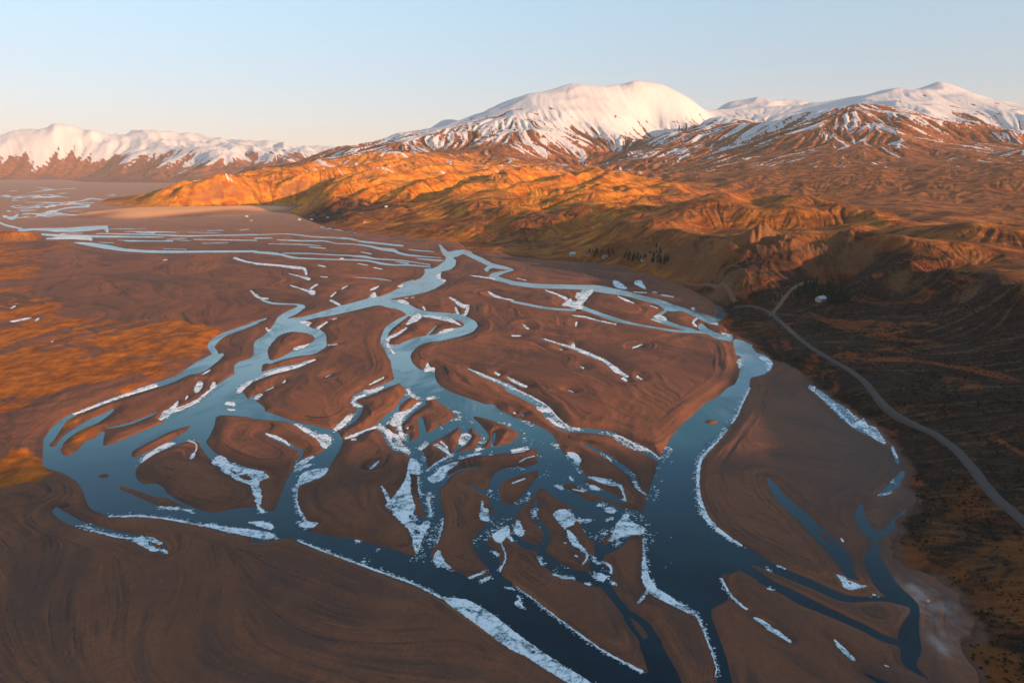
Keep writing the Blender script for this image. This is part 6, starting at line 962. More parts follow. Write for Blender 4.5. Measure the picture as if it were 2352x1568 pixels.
# ------------------------------------------------------------------ floodplain: banks, bars and dry scours
rag = gn(X / 5, Y / 5, 41) * .9 + gn(X / 2, Y / 2, 42) * .4 + gn(X / 17, Y / 17, 43) * 1.2
rag *= np.clip(RR / 420, .45, 2.5) * .55
s = SD + rag * ss(0, 6, np.abs(SD) + 2.2) * .75
u = X * .80 + Y * .60; v = -X * .60 + Y * .80
wu = gn(X / 70, Y / 70, 51) * 45; wv = gn(X / 70, Y / 70, 52) * 45
bars = 1 - 2 * np.abs(gn((X + wu) / 46, (Y + wv) / 75, 53))
bars2 = 1 - 2 * np.abs(gn((X + wu * .7) / 17, (Y + wv * .7) / 30, 54))
bars3 = gn((X + wu * .5) / 6, (Y + wv * .5) / 11, 55)
contour = np.sin(np.clip(SD, 0, 60) / 2.6 + 3.5 * gn(X / 40, Y / 40, 56))
grow = ss(0, 1, SD / np.clip(.02 * RR, 5, 30))
rel = (bars * .5 + bars2 * .20 * ss(1.5, 4, 17 / CELL) + bars3 * .08 * ss(1.5, 4, 6 / CELL) + (.14 * np.clip(LINES, -1.8, 1.8) * np.clip(.002 * RR, .5, 1.4) + .25 * BROAD + .05 * np.clip(FINE, -2, 2) * np.clip(.003 * RR, .6, 2)) * (.45 + .55 * ss(-.3, .4, gn(X / 60, Y / 60, 60))) * ss(20, -4, -VD))
bh = .65 + .45 * gn(X / 60, Y / 60, 57)
PL = np.where(s > 0, bh * (1 - np.exp(-s / 2.2)) + grow * (.7 + rel), np.maximum(-1.3, .32 * s))
PL = np.where(s > .8, np.maximum(PL, .14), PL)
vegm = ss(10, -6, VD + gn(X / 45, Y / 45, 61) * 22 + gn(X / 15, Y / 15, 62) * 7)
PL += vegm * .5 * grow * (1 + gn(X / 12, Y / 9, 63) + .6 * gn(X / 4, Y / 3, 64))
PL += 16 * ss(40, -260, FD) * grow
Z = np.where(HILL, Z, PL)
Z = np.where(RR > 9000, np.maximum(Z, -.5), Z)
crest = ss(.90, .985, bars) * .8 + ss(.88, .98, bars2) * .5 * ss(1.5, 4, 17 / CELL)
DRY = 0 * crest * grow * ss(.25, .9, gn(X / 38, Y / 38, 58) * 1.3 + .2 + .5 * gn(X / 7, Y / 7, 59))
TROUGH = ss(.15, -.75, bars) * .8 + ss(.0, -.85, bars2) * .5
SUN_LIP = np.exp(-((s - .9 - .0006 * RR) / (.35 + .0008 * RR)) ** 2) * ss(.12, .5, gn(X / 48, Y / 48, 76) + .2 * gn(X / 6, Y / 6, 77))  # band at the bank top, painted as the sunlit edge
NOTE_WET = np.clip(1 - SD / np.clip(.02 * RR, 6, 20), 0, 1)

# ------------------------------------------------------------------ cover: snow line, grass, heath
sn_noise = gn(X / 700, Y / 700, 71) * 90 + gn(X / 260, Y / 260, 72) * 60 + gn(X / 90, Y / 90, 73) * 45 * ss(1.5, 4, 90 / CELL)
SNOW = (Z + sn_noise + FLOW * 35 + GRAIN * 160 * (1 - .35 * ss(8800, 10500, RR)) - 390) / 150
SNOW += ss(9300, 10500, RR) * (gn(X / 420, Y / 700, 74) * .8 + gn(X / 130, Y / 330, 75) * .5)
SNOW += ss(9300, 10500, RR) * .6 + .38 * np.exp(-((X - 500) / 1300) ** 2 - ((Y - 6600) / 1700) ** 2)
SNOW -= .75 * np.exp(-((X - 2450) / 1200) ** 2 - ((Y - 4600) / 900) ** 2)
SNOW -= 2.4 * ss(.40, .62, gn(X / 150, Y / 70, 81) + .10 * GRAIN) * ss(520, 620, Z) * ss(900, 780, Z) * ss(9200, 8600, RR)
SNOW = np.where(RR > 3300, SNOW, -3)


def spot(x, y, rx, ry):
    return np.exp(-(((X - x) / rx) ** 2 + ((Y - y) / ry) ** 2))


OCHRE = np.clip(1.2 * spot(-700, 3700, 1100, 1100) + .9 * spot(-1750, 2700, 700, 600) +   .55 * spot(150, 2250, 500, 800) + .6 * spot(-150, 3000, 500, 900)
                + .22 * spot(300, 1500, 300, 350) + .12 * spot(900, 3000, 900, 1200) + .3 * spot(620, 950, 300, 420), 0, 1)  # last spot: extra ochre paints the plateau as sunlit
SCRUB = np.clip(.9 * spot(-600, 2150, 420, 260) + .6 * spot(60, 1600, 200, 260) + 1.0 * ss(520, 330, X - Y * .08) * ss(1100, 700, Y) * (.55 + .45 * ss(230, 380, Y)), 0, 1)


# ------------------------------------------------------------------ node helpers
class Mat:
    def __init__(self, name):
        self.m = bpy.data.materials.new(name)
        self.m.use_nodes = True
        self.t = self.m.node_tree
        self.t.nodes.clear()
        self.out = self.t.nodes.new('ShaderNodeOutputMaterial')

    def node(self, kind, **kw):
        nd = self.t.nodes.new(kind)
        for k, v in kw.items():
            setattr(nd, k, v)
        return nd

    def set(self, sock, v):
        if isinstance(v, bpy.types.NodeSocket):
            self.t.links.new(v, sock)
        else:
            if hasattr(sock, 'default_value') and isinstance(v, (tuple, list)) and len(v) == 3 and sock.type == 'RGBA':
                v = (*v, 1)
            sock.default_value = v

    def attr(self, name):
        return self.node('ShaderNodeAttribute', attribute_name=name).outputs['Fac']

    def coord(self, scale=(1, 1, 1)):
        if not hasattr(self, '_tc'):
            self._tc = self.node('ShaderNodeNewGeometry').outputs['Position']
        mp = self.node('ShaderNodeMapping')
        self.set(mp.inputs['Vector'], self._tc)
        mp.inputs['Scale'].default_value = scale
        return mp.outputs['Vector']

    def noise(self, scale, detail=4, rough=.55, stretch=(1, 1, 1), dist=0):
        nd = self.node('ShaderNodeTexNoise')
        self.set(nd.inputs['Vector'], self.coord(stretch))
        nd.inputs['Scale'].default_value = scale
        nd.inputs['Detail'].default_value = detail
        nd.inputs['Roughness'].default_value = rough
        nd.inputs['Distortion'].default_value = dist
        return nd.outputs['Fac']

    def math(self, op, a, b=0.0, c=0.0, clamp=False):
        nd = self.node('ShaderNodeMath', operation=op, use_clamp=clamp)
        self.set(nd.inputs[0], a); self.set(nd.inputs[1], b)
        if op in ('MULTIPLY_ADD',):
            self.set(nd.inputs[2], c)
        return nd.outputs[0]

    def ramp(self, x, a, b):
        nd = self.node('ShaderNodeMapRange', interpolation_type='SMOOTHSTEP')
        self.set(nd.inputs['Value'], x)
        nd.inputs['From Min'].default_value = a; nd.inputs['From Max'].default_value = b
        return nd.outputs['Result']

    def mix(self, f, a, b):
        nd = self.node('ShaderNodeMix', data_type='RGBA')
        self.set(nd.inputs[0], f); self.set(nd.inputs[6], a); self.set(nd.inputs[7], b)
        return nd.outputs[2]

    def bump(self, h, strength=.5, dist=1.0, normal=None):
        nd = self.node('ShaderNodeBump')
        nd.inputs['Strength'].default_value = strength
        nd.inputs['Distance'].default_value = dist
        self.set(nd.inputs['Height'], h)
        if normal is not None:
            self.set(nd.inputs['Normal'], normal)
        return nd.outputs['Normal']

    def finish(self, color, rough=.9, normal=None, spec=.2, **kw):
        p = self.node('ShaderNodeBsdfPrincipled')
        self.set(p.inputs['Base Color'], color); self.set(p.inputs['Roughness'], rough)
        self.set(p.inputs['Specular IOR Level'], spec)
        if normal is not None:
            self.set(p.inputs['Normal'], normal)
        for k, v in kw.items():
            self.set(p.inputs[k.replace('_', ' ')], v)
        self.t.links.new(p.outputs['BSDF'], self.out.inputs['Surface'])
        self.p = p
        return self.m


# sand and gravel of the floodplain
q = Mat('river_sand')
wet = q.attr('wet'); veg = q.attr('veg'); fan = q.attr('fan')
n_big = q.noise(.012, 5, .6, (1, .6, 1), 1.2)
n_mid = q.noise(.07, 5, .62, (1, .55, 1), 1.5)
n_fin = q.noise(.6, 7, .78, (1, .55, 1), .5)
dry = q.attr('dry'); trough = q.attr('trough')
n_str = q.noise(.028, 8, .66, (1, .45, 1), 3.5)
brk = q.ramp(q.noise(.03, 5, .6, (1, .6, 1), 1), .34, .62)
lines = q.math('MULTIPLY', q.attr('lines'), q.math('ADD', .35, q.math('MULTIPLY', brk, .65))); broad = q.attr('broad')
c = q.mix(q.ramp(n_big, .32, .68), (.190, .074, .042), (.290, .104, .050))
c = q.mix(q.math('MULTIPLY', q.ramp(broad, .1, -1.5), .45), c, (.095, .058, .046))
c = q.mix(q.math('MULTIPLY', q.ramp(lines, -.2, -1.8), .50), c, (.072, .046, .038))  # flow streaks, darkened further in place of groove shading
c = q.mix(q.math('MULTIPLY', q.ramp(lines, .8, 2.0), .34), c, (.36, .125, .056))
c = q.mix(q.math('MULTIPLY', q.math('MULTIPLY', q.ramp(broad, .6, 1.8), q.ramp(lines, -.2, 1.0)), .5), c, (.34, .115, .050))
fine = q.math('MULTIPLY', q.attr('fine'), q.math('ADD', .55, q.math('MULTIPLY', brk, .45)))
c = q.mix(q.math('MULTIPLY', q.ramp(fine, -.8, -1.8), .72), c, (.050, .036, .032))
c = q.mix(q.math('MULTIPLY', q.ramp(fine, 1.1, 2.1), .66), c, (.42, .135, .050))  # fine orange lines put sunlit crest edges into the colour
damp = q.math('MULTIPLY', q.ramp(wet, .45, 1.0), q.ramp(n_mid, .30, .62))
c = q.mix(q.math('MULTIPLY', damp, .55), c, (.090, .055, .046))
c = q.mix(q.math('MULTIPLY', q.ramp(n_fin, .42, .66), .42), c, (.095, .055, .042))
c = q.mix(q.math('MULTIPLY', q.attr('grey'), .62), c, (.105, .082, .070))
c = q.mix(q.math('MULTIPLY', q.attr('frost'), q.ramp(n_mid, .36, .60)), c, (.36, .27, .24))
c = q.mix(q.math('MULTIPLY', q.attr('sun_lip'), .45), c, (.50, .155, .040))  # orange of sunlit bank edges, put into the sand colour
vg = q.math('MULTIPLY', veg, q.ramp(q.math('ADD', q.noise(.013, 8, .64, (1, .55, 1), 1.4), q.math('MULTIPLY', lines, .012)), .465, .51))
vc = q.mix(q.ramp(q.noise(.09, 7, .7, (1, .6, 1)), .34, .68), (.23, .060, .010), (.56, .152, .013))
c = q.mix(vg, c, vc)
c = q.mix(q.math('MULTIPLY', fan, .95), c, (.86, .38, .16))
c = q.mix(q.math('MULTIPLY', q.attr('pale'), .7), c, (.46, .235, .145))  # distant sand lightened in colour for grazing light and haze

nb = q.bump(q.math('ADD', q.noise(.9, 8, .78, (1, .6, 1)), q.math('MULTIPLY', q.noise(.14, 6, .65, (1, .5, 1), 1.0), 1.2)), .6, .35)
SAND = q.finish(c, .92, nb, .15)

# heath, grass, scree and snow of the hills
q = Mat('heath_and_snow')
snow = q.attr('snow'); och = q.attr('ochre'); scrub = q.attr('scrub'); crg = q.attr('crag'); flw = q.attr('flow')
grain = q.attr('grain')
geo = q.node('ShaderNodeNewGeometry')
sep = q.node('ShaderNodeSeparateXYZ'); q.set(sep.inputs[0], geo.outputs['Normal'])
nA = q.noise(.0045, 6, .6, (1, 1, 1), .8)
nB = q.noise(.022, 6, .65, (1, 1, 1), .8)
nC = q.noise(.12, 5, .7)
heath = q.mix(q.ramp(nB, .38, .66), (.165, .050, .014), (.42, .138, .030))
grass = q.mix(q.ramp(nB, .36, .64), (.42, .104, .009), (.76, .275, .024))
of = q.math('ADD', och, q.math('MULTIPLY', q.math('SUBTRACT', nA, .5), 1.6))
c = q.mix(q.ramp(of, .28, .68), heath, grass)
c = q.mix(q.math('MULTIPLY', q.ramp(flw, .25, 1.3), .55), c, (.075, .036, .020))
sf = q.math('ADD', scrub, q.math('MULTIPLY', q.math('SUBTRACT', nB, .5), 1.5))
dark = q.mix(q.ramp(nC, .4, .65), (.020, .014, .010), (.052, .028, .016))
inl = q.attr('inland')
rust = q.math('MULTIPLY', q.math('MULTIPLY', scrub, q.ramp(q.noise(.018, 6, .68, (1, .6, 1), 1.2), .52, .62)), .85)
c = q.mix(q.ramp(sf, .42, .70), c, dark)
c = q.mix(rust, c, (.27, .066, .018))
c = q.mix(q.ramp(q.math('ADD', inl, q.math('MULTIPLY', q.math('SUBTRACT', nC, .5), 1.3)), .60, .20), c, (.15, .070, .046))
c = q.mix(q.math('MULTIPLY', q.ramp(nC, .45, .75), .35), c, (.06, .030, .015))
c = q.mix(q.math('MULTIPLY', q.ramp(grain, -.1, -1.6), .55), c, (.050, .026, .016))
c = q.mix(q.math('MULTIPLY', q.ramp(grain, .2, 1.8), .22), c, (.40, .17, .06))
steep = q.ramp(sep.outputs['Z'], .80, .62)
rockc = q.mix(nC, (.12, .055, .028), (.26, .12, .055))
c = q.mix(q.math('MAXIMUM', q.math('MULTIPLY', steep, .7), crg), c, rockc)
sv = q.math('ADD', snow, q.math('MULTIPLY', q.math('SUBTRACT', q.noise(.03, 8, .72, (1, 1, 1), .5), .5), 1.1))
sfac = q.ramp(sv, .10, .34)
c = q.mix(sfac, c, (.60, .57, .56))
nb = q.bump(q.math('ADD', q.math('MULTIPLY', nB, 9.0), q.math('MULTIPLY', nC, 2.6)), .55, 1.0)
HEATH = q.finish(c, q.mix(sfac, (.95, .95, .95), (.6, .6, .6)), nb, .1)

# river water
q = Mat('river_water')
sepw = q.node('ShaderNodeSeparateXYZ'); q.set(sepw.inputs[0], q.coord())
wv_ = q.noise(.016, 6, .62, (1, .45, 1), 1.6)
up = q.ramp(sepw.outputs['Y'], 330, 620)                       # the upstream reaches carry a skin of thin ice
film = q.math('MULTIPLY', up, q.ramp(wv_, .60, .44))
far_sheen = q.ramp(sepw.outputs['Y'], 190, 420)  # navy near, teal farther off: growing sky reflection painted into the water colour
rip = q.bump(q.math('ADD', q.noise(1.1, 3, .5), q.math('MULTIPLY', q.noise(.2, 3, .5, (1, .6, 1)), 2.5)), .05, .35)
deep = q.mix(q.ramp(q.noise(.03, 5, .6, (1, .5, 1), 1.5), .35, .65), (.002, .012, .020), (.004, .022, .034))
c = q.mix(far_sheen, deep, (.008, .098, .140))
c = q.mix(film, c, (.22, .40, .45))
WATERM = q.finish(c, q.mix(film, (.06, .06, .06), (.30, .30, .30)), rip, .38, IOR=1.33)

# ice
q = Mat('river_ice')
i1 = q.noise(.55, 8, .72, (1, 1, 1), .8)
i2 = q.noise(.12, 5, .6, (1, 1, 1), .8)
both = q.math('ADD', q.math('MULTIPLY', i1, .6), q.math('MULTIPLY', i2, .5))
c = q.mix(q.ramp(both, .44, .60), (.44, .54, .57), (.95, .93, .91))
ICEM = q.finish(c, q.mix(i1, (.25, .25, .25), (.7, .7, .7)), q.bump(i1, .4, .15), .35, IOR=1.31)
tr_ = q.node('ShaderNodeBsdfTransparent')
ms_ = q.node('ShaderNodeMixShader')
q.set(ms_.inputs[0], q.ramp(both, .38, .58))                   # open leads and melt holes
q.t.links.new(tr_.outputs[0], ms_.inputs[1]); q.t.links.new(q.p.outputs[0], ms_.inputs[2])
q.t.links.new(ms_.outputs[0], q.out.inputs['Surface'])


def simple(name, col, rough=.8, amp=.25, scale=3.0, spec=.2):
    q = Mat(name)
    n_ = q.noise(scale, 4, .6)
    a = tuple(v * (1 - amp) for v in col); b = tuple(min(1, v * (1 + amp)) for v in col)
    return q.finish(q.mix(n_, a, b), rough, q.bump(n_, .2, .05), spec)


# ------------------------------------------------------------------ object helpers
def tag(o, label=None, cat=None, group=None, kind=None):
    for k, v_ in (('label', label), ('category', cat), ('group', group), ('kind', kind)):
        if v_:
            o[k] = v_
    return o


def new(name, me, mat, parent=None):
    o = bpy.data.objects.new(name, me)
    COL.objects.link(o)
    if mat is not None and me is not None:
        me.materials.append(mat)
    o.parent = parent
    return o


def fast_mesh(name, co, quads, smooth=True):
    me = bpy.data.meshes.new(name)
    me.vertices.add(len(co)); me.vertices.foreach_set('co', np.ascontiguousarray(co, np.float32).ravel())
    k = quads.shape[1]
    me.loops.add(quads.size); me.loops.foreach_set('vertex_index', quads.astype(np.int32).ravel())
    me.polygons.add(len(quads)); me.polygons.foreach_set('loop_start', np.arange(0, quads.size, k, dtype=np.int32))
    me.polygons.foreach_set('use_smooth', np.full(len(quads), smooth))
    me.update(calc_edges=True)
    return me


IDX = np.arange(NR * NT).reshape(NR, NT)
Q = np.stack([IDX[:-1, :-1], IDX[:-1, 1:], IDX[1:, 1:], IDX[1:, :-1]], -1).reshape(-1, 4)[:, ::-1]
VCO = np.stack([X.ravel(), Y.ravel(), Z.ravel()], 1)
hill_f = (HILL[:-1, :-1] & HILL[1:, 1:] & HILL[1:, :-1] & HILL[:-1, 1:]).ravel()
r_f = RR[:-1, :-1].ravel(); x_f = X[:-1, :-1].ravel(); y_f = Y[:-1, :-1].ravel()
hillside_f = hill_f & (x_f > 120) & (r_f < 1320)
mount_f = hill_f & (r_f > 4500) & (r_f <= 9900) & (x_f > -2600)
farm_f = hill_f & ((r_f > 9900) | ((r_f > 6900) & (x_f <= -2600)))
foot_f = hill_f & ~hillside_f & ~mount_f & ~farm_f


def terrain(name, mask, mat, attrs):
    f = Q[mask]
    used, inv = np.unique(f, return_inverse=True)
    me = fast_mesh(name, VCO[used], inv.reshape(-1, 4))
    for k, F in attrs.items():
        a = me.attributes.new(k, 'FLOAT', 'POINT')
        a.data.foreach_set('value', F.ravel()[used].astype(np.float32))
    return tag(new(name, me, mat), kind='structure')


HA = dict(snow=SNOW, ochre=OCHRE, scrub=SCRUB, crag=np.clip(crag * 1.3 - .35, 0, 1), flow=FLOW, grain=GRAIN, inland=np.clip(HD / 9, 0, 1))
terrain('floodplain', ~hill_f, SAND, dict(grey=np.clip(1.2 * spot(212, 330, 75, 150), 0, 1), frost=np.clip(1.2 * (spot(146, 216, 7, 11) + .7 * spot(140, 192, 5, 6)) * (1 + gn(X / 5, Y / 5, 84)), 0, 1), sun_lip=SUN_LIP, fine=FINE, lines=LINES, broad=BROAD, wet=NOTE_WET, dry=DRY, trough=TROUGH * grow, veg=vegm, fan=ss(70, -150, FD + gn(X / 160, Y / 220, 69) * 130), pale=ss(1200, 3000, RR) * (1 - vegm) * ss(-60, 80, FD), shore=ss(-16, 2, HD) * ss(1300, 900, RR)))
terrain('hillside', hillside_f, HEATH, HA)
terrain('foothills', foot_f, HEATH, HA)
terrain('mountains', mount_f, HEATH, HA)
terrain('far_mountains', farm_f, HEATH, HA)

# the country beyond the surveyed ground, flat to the horizon
ang = np.linspace(0, 2 * np.pi, 97)[:-1]
gco = np.concatenate([[[0, 0, -2.5]], np.stack([30000 * np.cos(ang), 30000 * np.sin(ang), 0 * ang - 2.5], 1)])
gf = np.stack([np.zeros(96, int), 1 + np.arange(96), 1 + (np.arange(96) + 1) % 96], 1)
tag(new('ground', fast_mesh('ground', gco, gf, False), SAND), kind='structure')

# water stands at one level below the banks
wa = np.concatenate([np.linspace(-60, 60, 61)]) * D
wr = np.array([40, 120, 300, 700, 1500, 3000, 6000, 11000.])
wc = np.stack([(wr[:, None] * np.sin(wa)).ravel(), (wr[:, None] * np.cos(wa)).ravel(), np.zeros(len(wr) * 61)], 1)
wi = np.arange(len(wr) * 61).reshape(len(wr), 61)
wq = np.stack([wi[:-1, :-1], wi[:-1, 1:], wi[1:, 1:], wi[1:, :-1]], -1).reshape(-1, 4)[:, ::-1]
tag(new('river', fast_mesh('river', wc, wq, False), WATERM), kind='structure')

# ------------------------------------------------------------------ ice on the channels
def refine(P, step, amp, seed):
    out = []
    n_ = len(P)
    for a in range(n_):
        p0, p1 = P[a], P[(a + 1) % n_]
        k = max(1, int(np.hypot(*(p1 - p0)) / step))
        for t in range(k):
            out.append(p0 + (p1 - p0) * t / k)
    out = np.array(out)
    nx = gn(out[:, 0] / step / 2.2, out[:, 1] / step / 2.2, seed) + .6 * gn(out[:, 0] / step, out[:, 1] / step, seed + 1)
    ny = gn(out[:, 0] / step / 2.2, out[:, 1] / step / 2.2, seed + 2) + .6 * gn(out[:, 0] / step, out[:, 1] / step, seed + 3)
    return out + np.stack([nx, ny], 1) * amp


def ice_mesh(loops, top):
    lp = []
    for L in loops:
        r_ = np.hypot(L[:, 0], L[:, 1]).mean()
        st = np.clip(r_ * .0035, .7, 6)
        lp.append(refine(L, st, st * .5, 80))
    vs = [[Vector((x, y, 0)) for x, y in L] for L in lp]
    tri = tessellate_polygon(vs)
    flat = np.concatenate(lp)
    c0 = flat.mean(0)
    k = len(flat)
    co = [(x - c0[0], y - c0[1], top) for x, y in flat] + [(x - c0[0], y - c0[1], -.25) for x, y in flat]
    faces = []
    for a, b, c_ in tri:
        ar = (flat[b][0] - flat[a][0]) * (flat[c_][1] - flat[a][1]) - (flat[c_][0] - flat[a][0]) * (flat[b][1] - flat[a][1])
        faces.append((a, b, c_) if ar > 0 else (a, c_, b))
    o_ = 0
    for L in lp:
        m_ = len(L)
        for a in range(m_):
            b = (a + 1) % m_
            faces.append((o_ + a, o_ + b, k + o_ + b, k + o_ + a))
        o_ += m_
    me = bpy.data.meshes.new('ice_sheet')
    me.from_pydata(co, [], faces)
    me.update()
    return me, c0


for a, (loops, lab) in enumerate(zip(ICE_SHEETS, ICE_LABELS.strip().split('\n'))):
    me, c0 = ice_mesh(loops, .16 + .05 * random.random())
    nm, grp, text = lab.split('|')
    o = new(nm, me, ICEM)
    o.location = (c0[0], c0[1], 0)
    tag(o, text, 'ice', grp or None)

# slush and brash ice: loose crumbs round the sheets and adrift in the delta, past counting
rg = np.random.default_rng(21)
px_, py_ = [], []
for loops in ICE_SHEETS:
    for L in loops:
        B_ = np.roll(L, -1, 0)
        for p0, p1 in zip(L, B_):
            rr_ = np.hypot(*p0)
            if rr_ > 900:
                continue
            k = int(np.hypot(*(p1 - p0)) * 420 / rr_ * 1.5) + 1
            w_ = rg.uniform(0, 1, (k, 1))
            q_ = p0 + (p1 - p0) * w_ + rg.normal(0, .0027 * rr_, (k, 2))
            px_.append(q_[:, 0]); py_.append(q_[:, 1])
dx_, dy_ = rg.uniform(-75, 135, 26000), rg.uniform(235, 430, 26000)
keep = (gn(dx_ / 13, dy_ / 17, 82) + .7 * gn(dx_ / 4.5, dy_ / 6, 83) > .34) & (dx_ > -60 + (dy_ - 235) * .1)
keep &= dx_ < 62 + (dy_ - 235) * .22
px_ = np.concatenate(px_ + [dx_[keep]]); py_ = np.concatenate(py_ + [dy_[keep]])
sdv = sample(s, px_, py_)
keep = (sdv < .15) & ((sdv > -4.5) | (rg.uniform(0, 1, len(sdv)) < .12))
px_, py_ = px_[keep], py_[keep]
nf = len(px_)
rad_ = rg.uniform(.12, .5, nf) * np.hypot(px_, py_) / 330 * np.where(rg.uniform(0, 1, nf) < .08, 2.0, 1)
an_ = rg.uniform(0, 6.28, (nf, 1)) + np.arange(5) * 1.2566 + rg.uniform(-.4, .4, (nf, 5))
rr5 = rad_[:, None] * rg.uniform(.5, 1.3, (nf, 5))
zz_ = np.repeat(rg.uniform(.03, .14, nf), 5)
fl = np.stack([(px_[:, None] + rr5 * np.cos(an_) * 1.35).ravel(), (py_[:, None] + rr5 * np.sin(an_)).ravel(), zz_], 1)
SLUSHM = simple('slush_ice', (.72, .75, .77), .6, .25, .4)
tag(new('slush_ice', fast_mesh('slush_ice', fl, np.arange(nf * 5).reshape(-1, 5), False), SLUSHM), 'loose white slush and brash ice crumbs in the channels', 'slush', kind='stuff')
print('slush', nf)


# ------------------------------------------------------------------ road and farm track
GRAVEL = simple('gravel_road', (.095, .070, .057), .9, .3, .8)
TRACKM = simple('dirt_track', (.20, .105, .062), .95, .3, .8)


def spline(P, k=10):
    P = np.asarray(P, float)
    E_ = np.vstack([2 * P[0] - P[1], P, 2 * P[-1] - P[-2]])
    out = []
    for a in range(1, len(E_) - 2):
        p0, p1, p2, p3 = E_[a - 1:a + 3]
        for t in np.arange(k) / k:
            out.append(.5 * (2 * p1 + (p2 - p0) * t + (2 * p0 - 5 * p1 + 4 * p2 - p3) * t * t + (3 * p1 - p0 - 3 * p2 + p3) * t ** 3))
    out.append(P[-1])
    return np.array(out)


def ribbon(name, P, half, mat, lift, crown=.08):
    S_ = spline(P)
    d = np.gradient(S_, axis=0); d /= np.hypot(d[:, 0], d[:, 1])[:, None]
    nrm = np.stack([-d[:, 1], d[:, 0]], 1)
    offs = np.array([-1.35, -1, -.5, 0, .5, 1, 1.35]) * half
    co = []
    for a in range(len(S_)):
        q_ = S_[a] + nrm[a] * offs[:, None]
        q_ += nrm[a] * (gn(S_[a, 0] / 9 + offs, S_[a, 1] / 9 + offs * 0, 90) * .25)[:, None]
        h = sample(Z, q_[:, 0], q_[:, 1])
        top = h.max() + lift
        zz = np.array([h[0] - .3, top, top + crown * .7, top + crown, top + crown * .7, top, h[-1] - .3])
        co += [(x, y, z_) for (x, y), z_ in zip(q_, zz)]
    w = len(offs)
    I_ = np.arange(len(co)).reshape(-1, w)
    f_ = np.stack([I_[:-1, :-1], I_[:-1, 1:], I_[1:, 1:], I_[1:, :-1]], -1).reshape(-1, 4)[:, ::-1]
    return tag(new(name, fast_mesh(name, np.array(co), f_), mat), kind='structure')


ribbon('road', pts(ROAD), 2.1, GRAVEL, .12)
ribbon('farm_track', pts(TRACK), 1.9, TRACKM, .08)
ribbon('shore_track', pts(SHORE_TRACK), 1.7, TRACKM, .08)


def zat(x, y):
    return float(sample(Z, np.array([x]), np.array([y]))[0])


# ------------------------------------------------------------------ farm buildings
WALLM = {'white': simple('white_render_wall', (.40, .37, .32), .8, .06), 'cream': simple('cream_wall', (.40, .32, .22), .8, .08)}
ROOFM = {'white': simple('white_sheet_roof', (.46, .46, .46), .5, .06), 'red': simple('red_sheet_roof', (.30, .06, .035), .5, .15), 'grey': simple('grey_sheet_roof', (.20, .20, .21), .5, .15)}
GLASSM = simple('window_glass', (.02, .03, .04), .1, .1, 1.0, .5)
DOORM = simple('painted_door', (.14, .05, .03), .6, .1)


def box(bm, x0, x1, y0, y1, z0, z1):
    v_ = [bm.verts.new(p) for p in ((x0, y0, z0), (x1, y0, z0), (x1, y1, z0), (x0, y1, z0), (x0, y0, z1), (x1, y0, z1), (x1, y1, z1), (x0, y1, z1))]
    for f_ in ((0, 3, 2, 1), (4, 5, 6, 7), (0, 1, 5, 4), (1, 2, 6, 5), (2, 3, 7, 6), (3, 0, 4, 7)):
        bm.faces.new([v_[k] for k in f_])


def part(name, fn, mat, parent):
    bm = bmesh.new()
    fn(bm)
    me = bpy.data.meshes.new(name)
    bm.to_mesh(me); bm.free()
    return new(name, me, mat, parent)


def house(x, y, L_, W_, H_, rz, wall, roof, label, group=None):
    e = new('farmhouse', None, None)
    e.location = (x, y, zat(x, y) - .15)
    e.rotation_euler = (0, 0, rz)
    tag(e, label, 'house', group)
    l, w, rh = L_ / 2, W_ / 2, W_ * .38

    def walls(bm):
        box(bm, -l, l, -w, w, -.8, H_)
        for s_ in (-1, 1):                       # gable triangles
            a = [bm.verts.new(p) for p in ((s_ * l, -w, H_), (s_ * l, w, H_), (s_ * l, 0, H_ + rh))]
            b = [bm.verts.new(p) for p in ((s_ * (l - .25), -w, H_), (s_ * (l - .25), w, H_), (s_ * (l - .25), 0, H_ + rh))]
            bm.faces.new(a); bm.faces.new(b)
    part('wall', walls, WALLM[wall], e)

    def roofs(bm):
        o_ = .35
        for s_ in (-1, 1):
            p = [(-l - o_, s_ * (w + o_), H_ - .22), (l + o_, s_ * (w + o_), H_ - .22), (l + o_, 0, H_ + rh + .03), (-l - o_, 0, H_ + rh + .03)]
            lo = [bm.verts.new(q_) for q_ in p]; hi = [bm.verts.new((q_[0], q_[1], q_[2] + .16)) for q_ in p]
            bm.faces.new(lo); bm.faces.new(hi)
            for k in range(4):
                bm.faces.new((lo[k], lo[(k + 1) % 4], hi[(k + 1) % 4], hi[k]))
    r_ = part('roof', roofs, ROOFM[roof], e)
    part('chimney', lambda bm: box(bm, l * .4, l * .4 + .7, -.35, .35, H_ + rh * .6, H_ + rh + .9), WALLM[wall], r_)
    for s_ in (-1, 1):
        for k in range(3):
            cx_ = -l * .62 + k * l * .62
            if s_ == -1 and k == 1:
                part('door', lambda bm: box(bm, cx_ - .5, cx_ + .5, -w - .06, -w + .02, .1, 2.15), DOORM, e)
                continue
            part('window', lambda bm: box(bm, cx_ - .6, cx_ + .6, s_ * w - .05, s_ * w + .05, 1.0, 2.2), GLASSM, e)
    return e


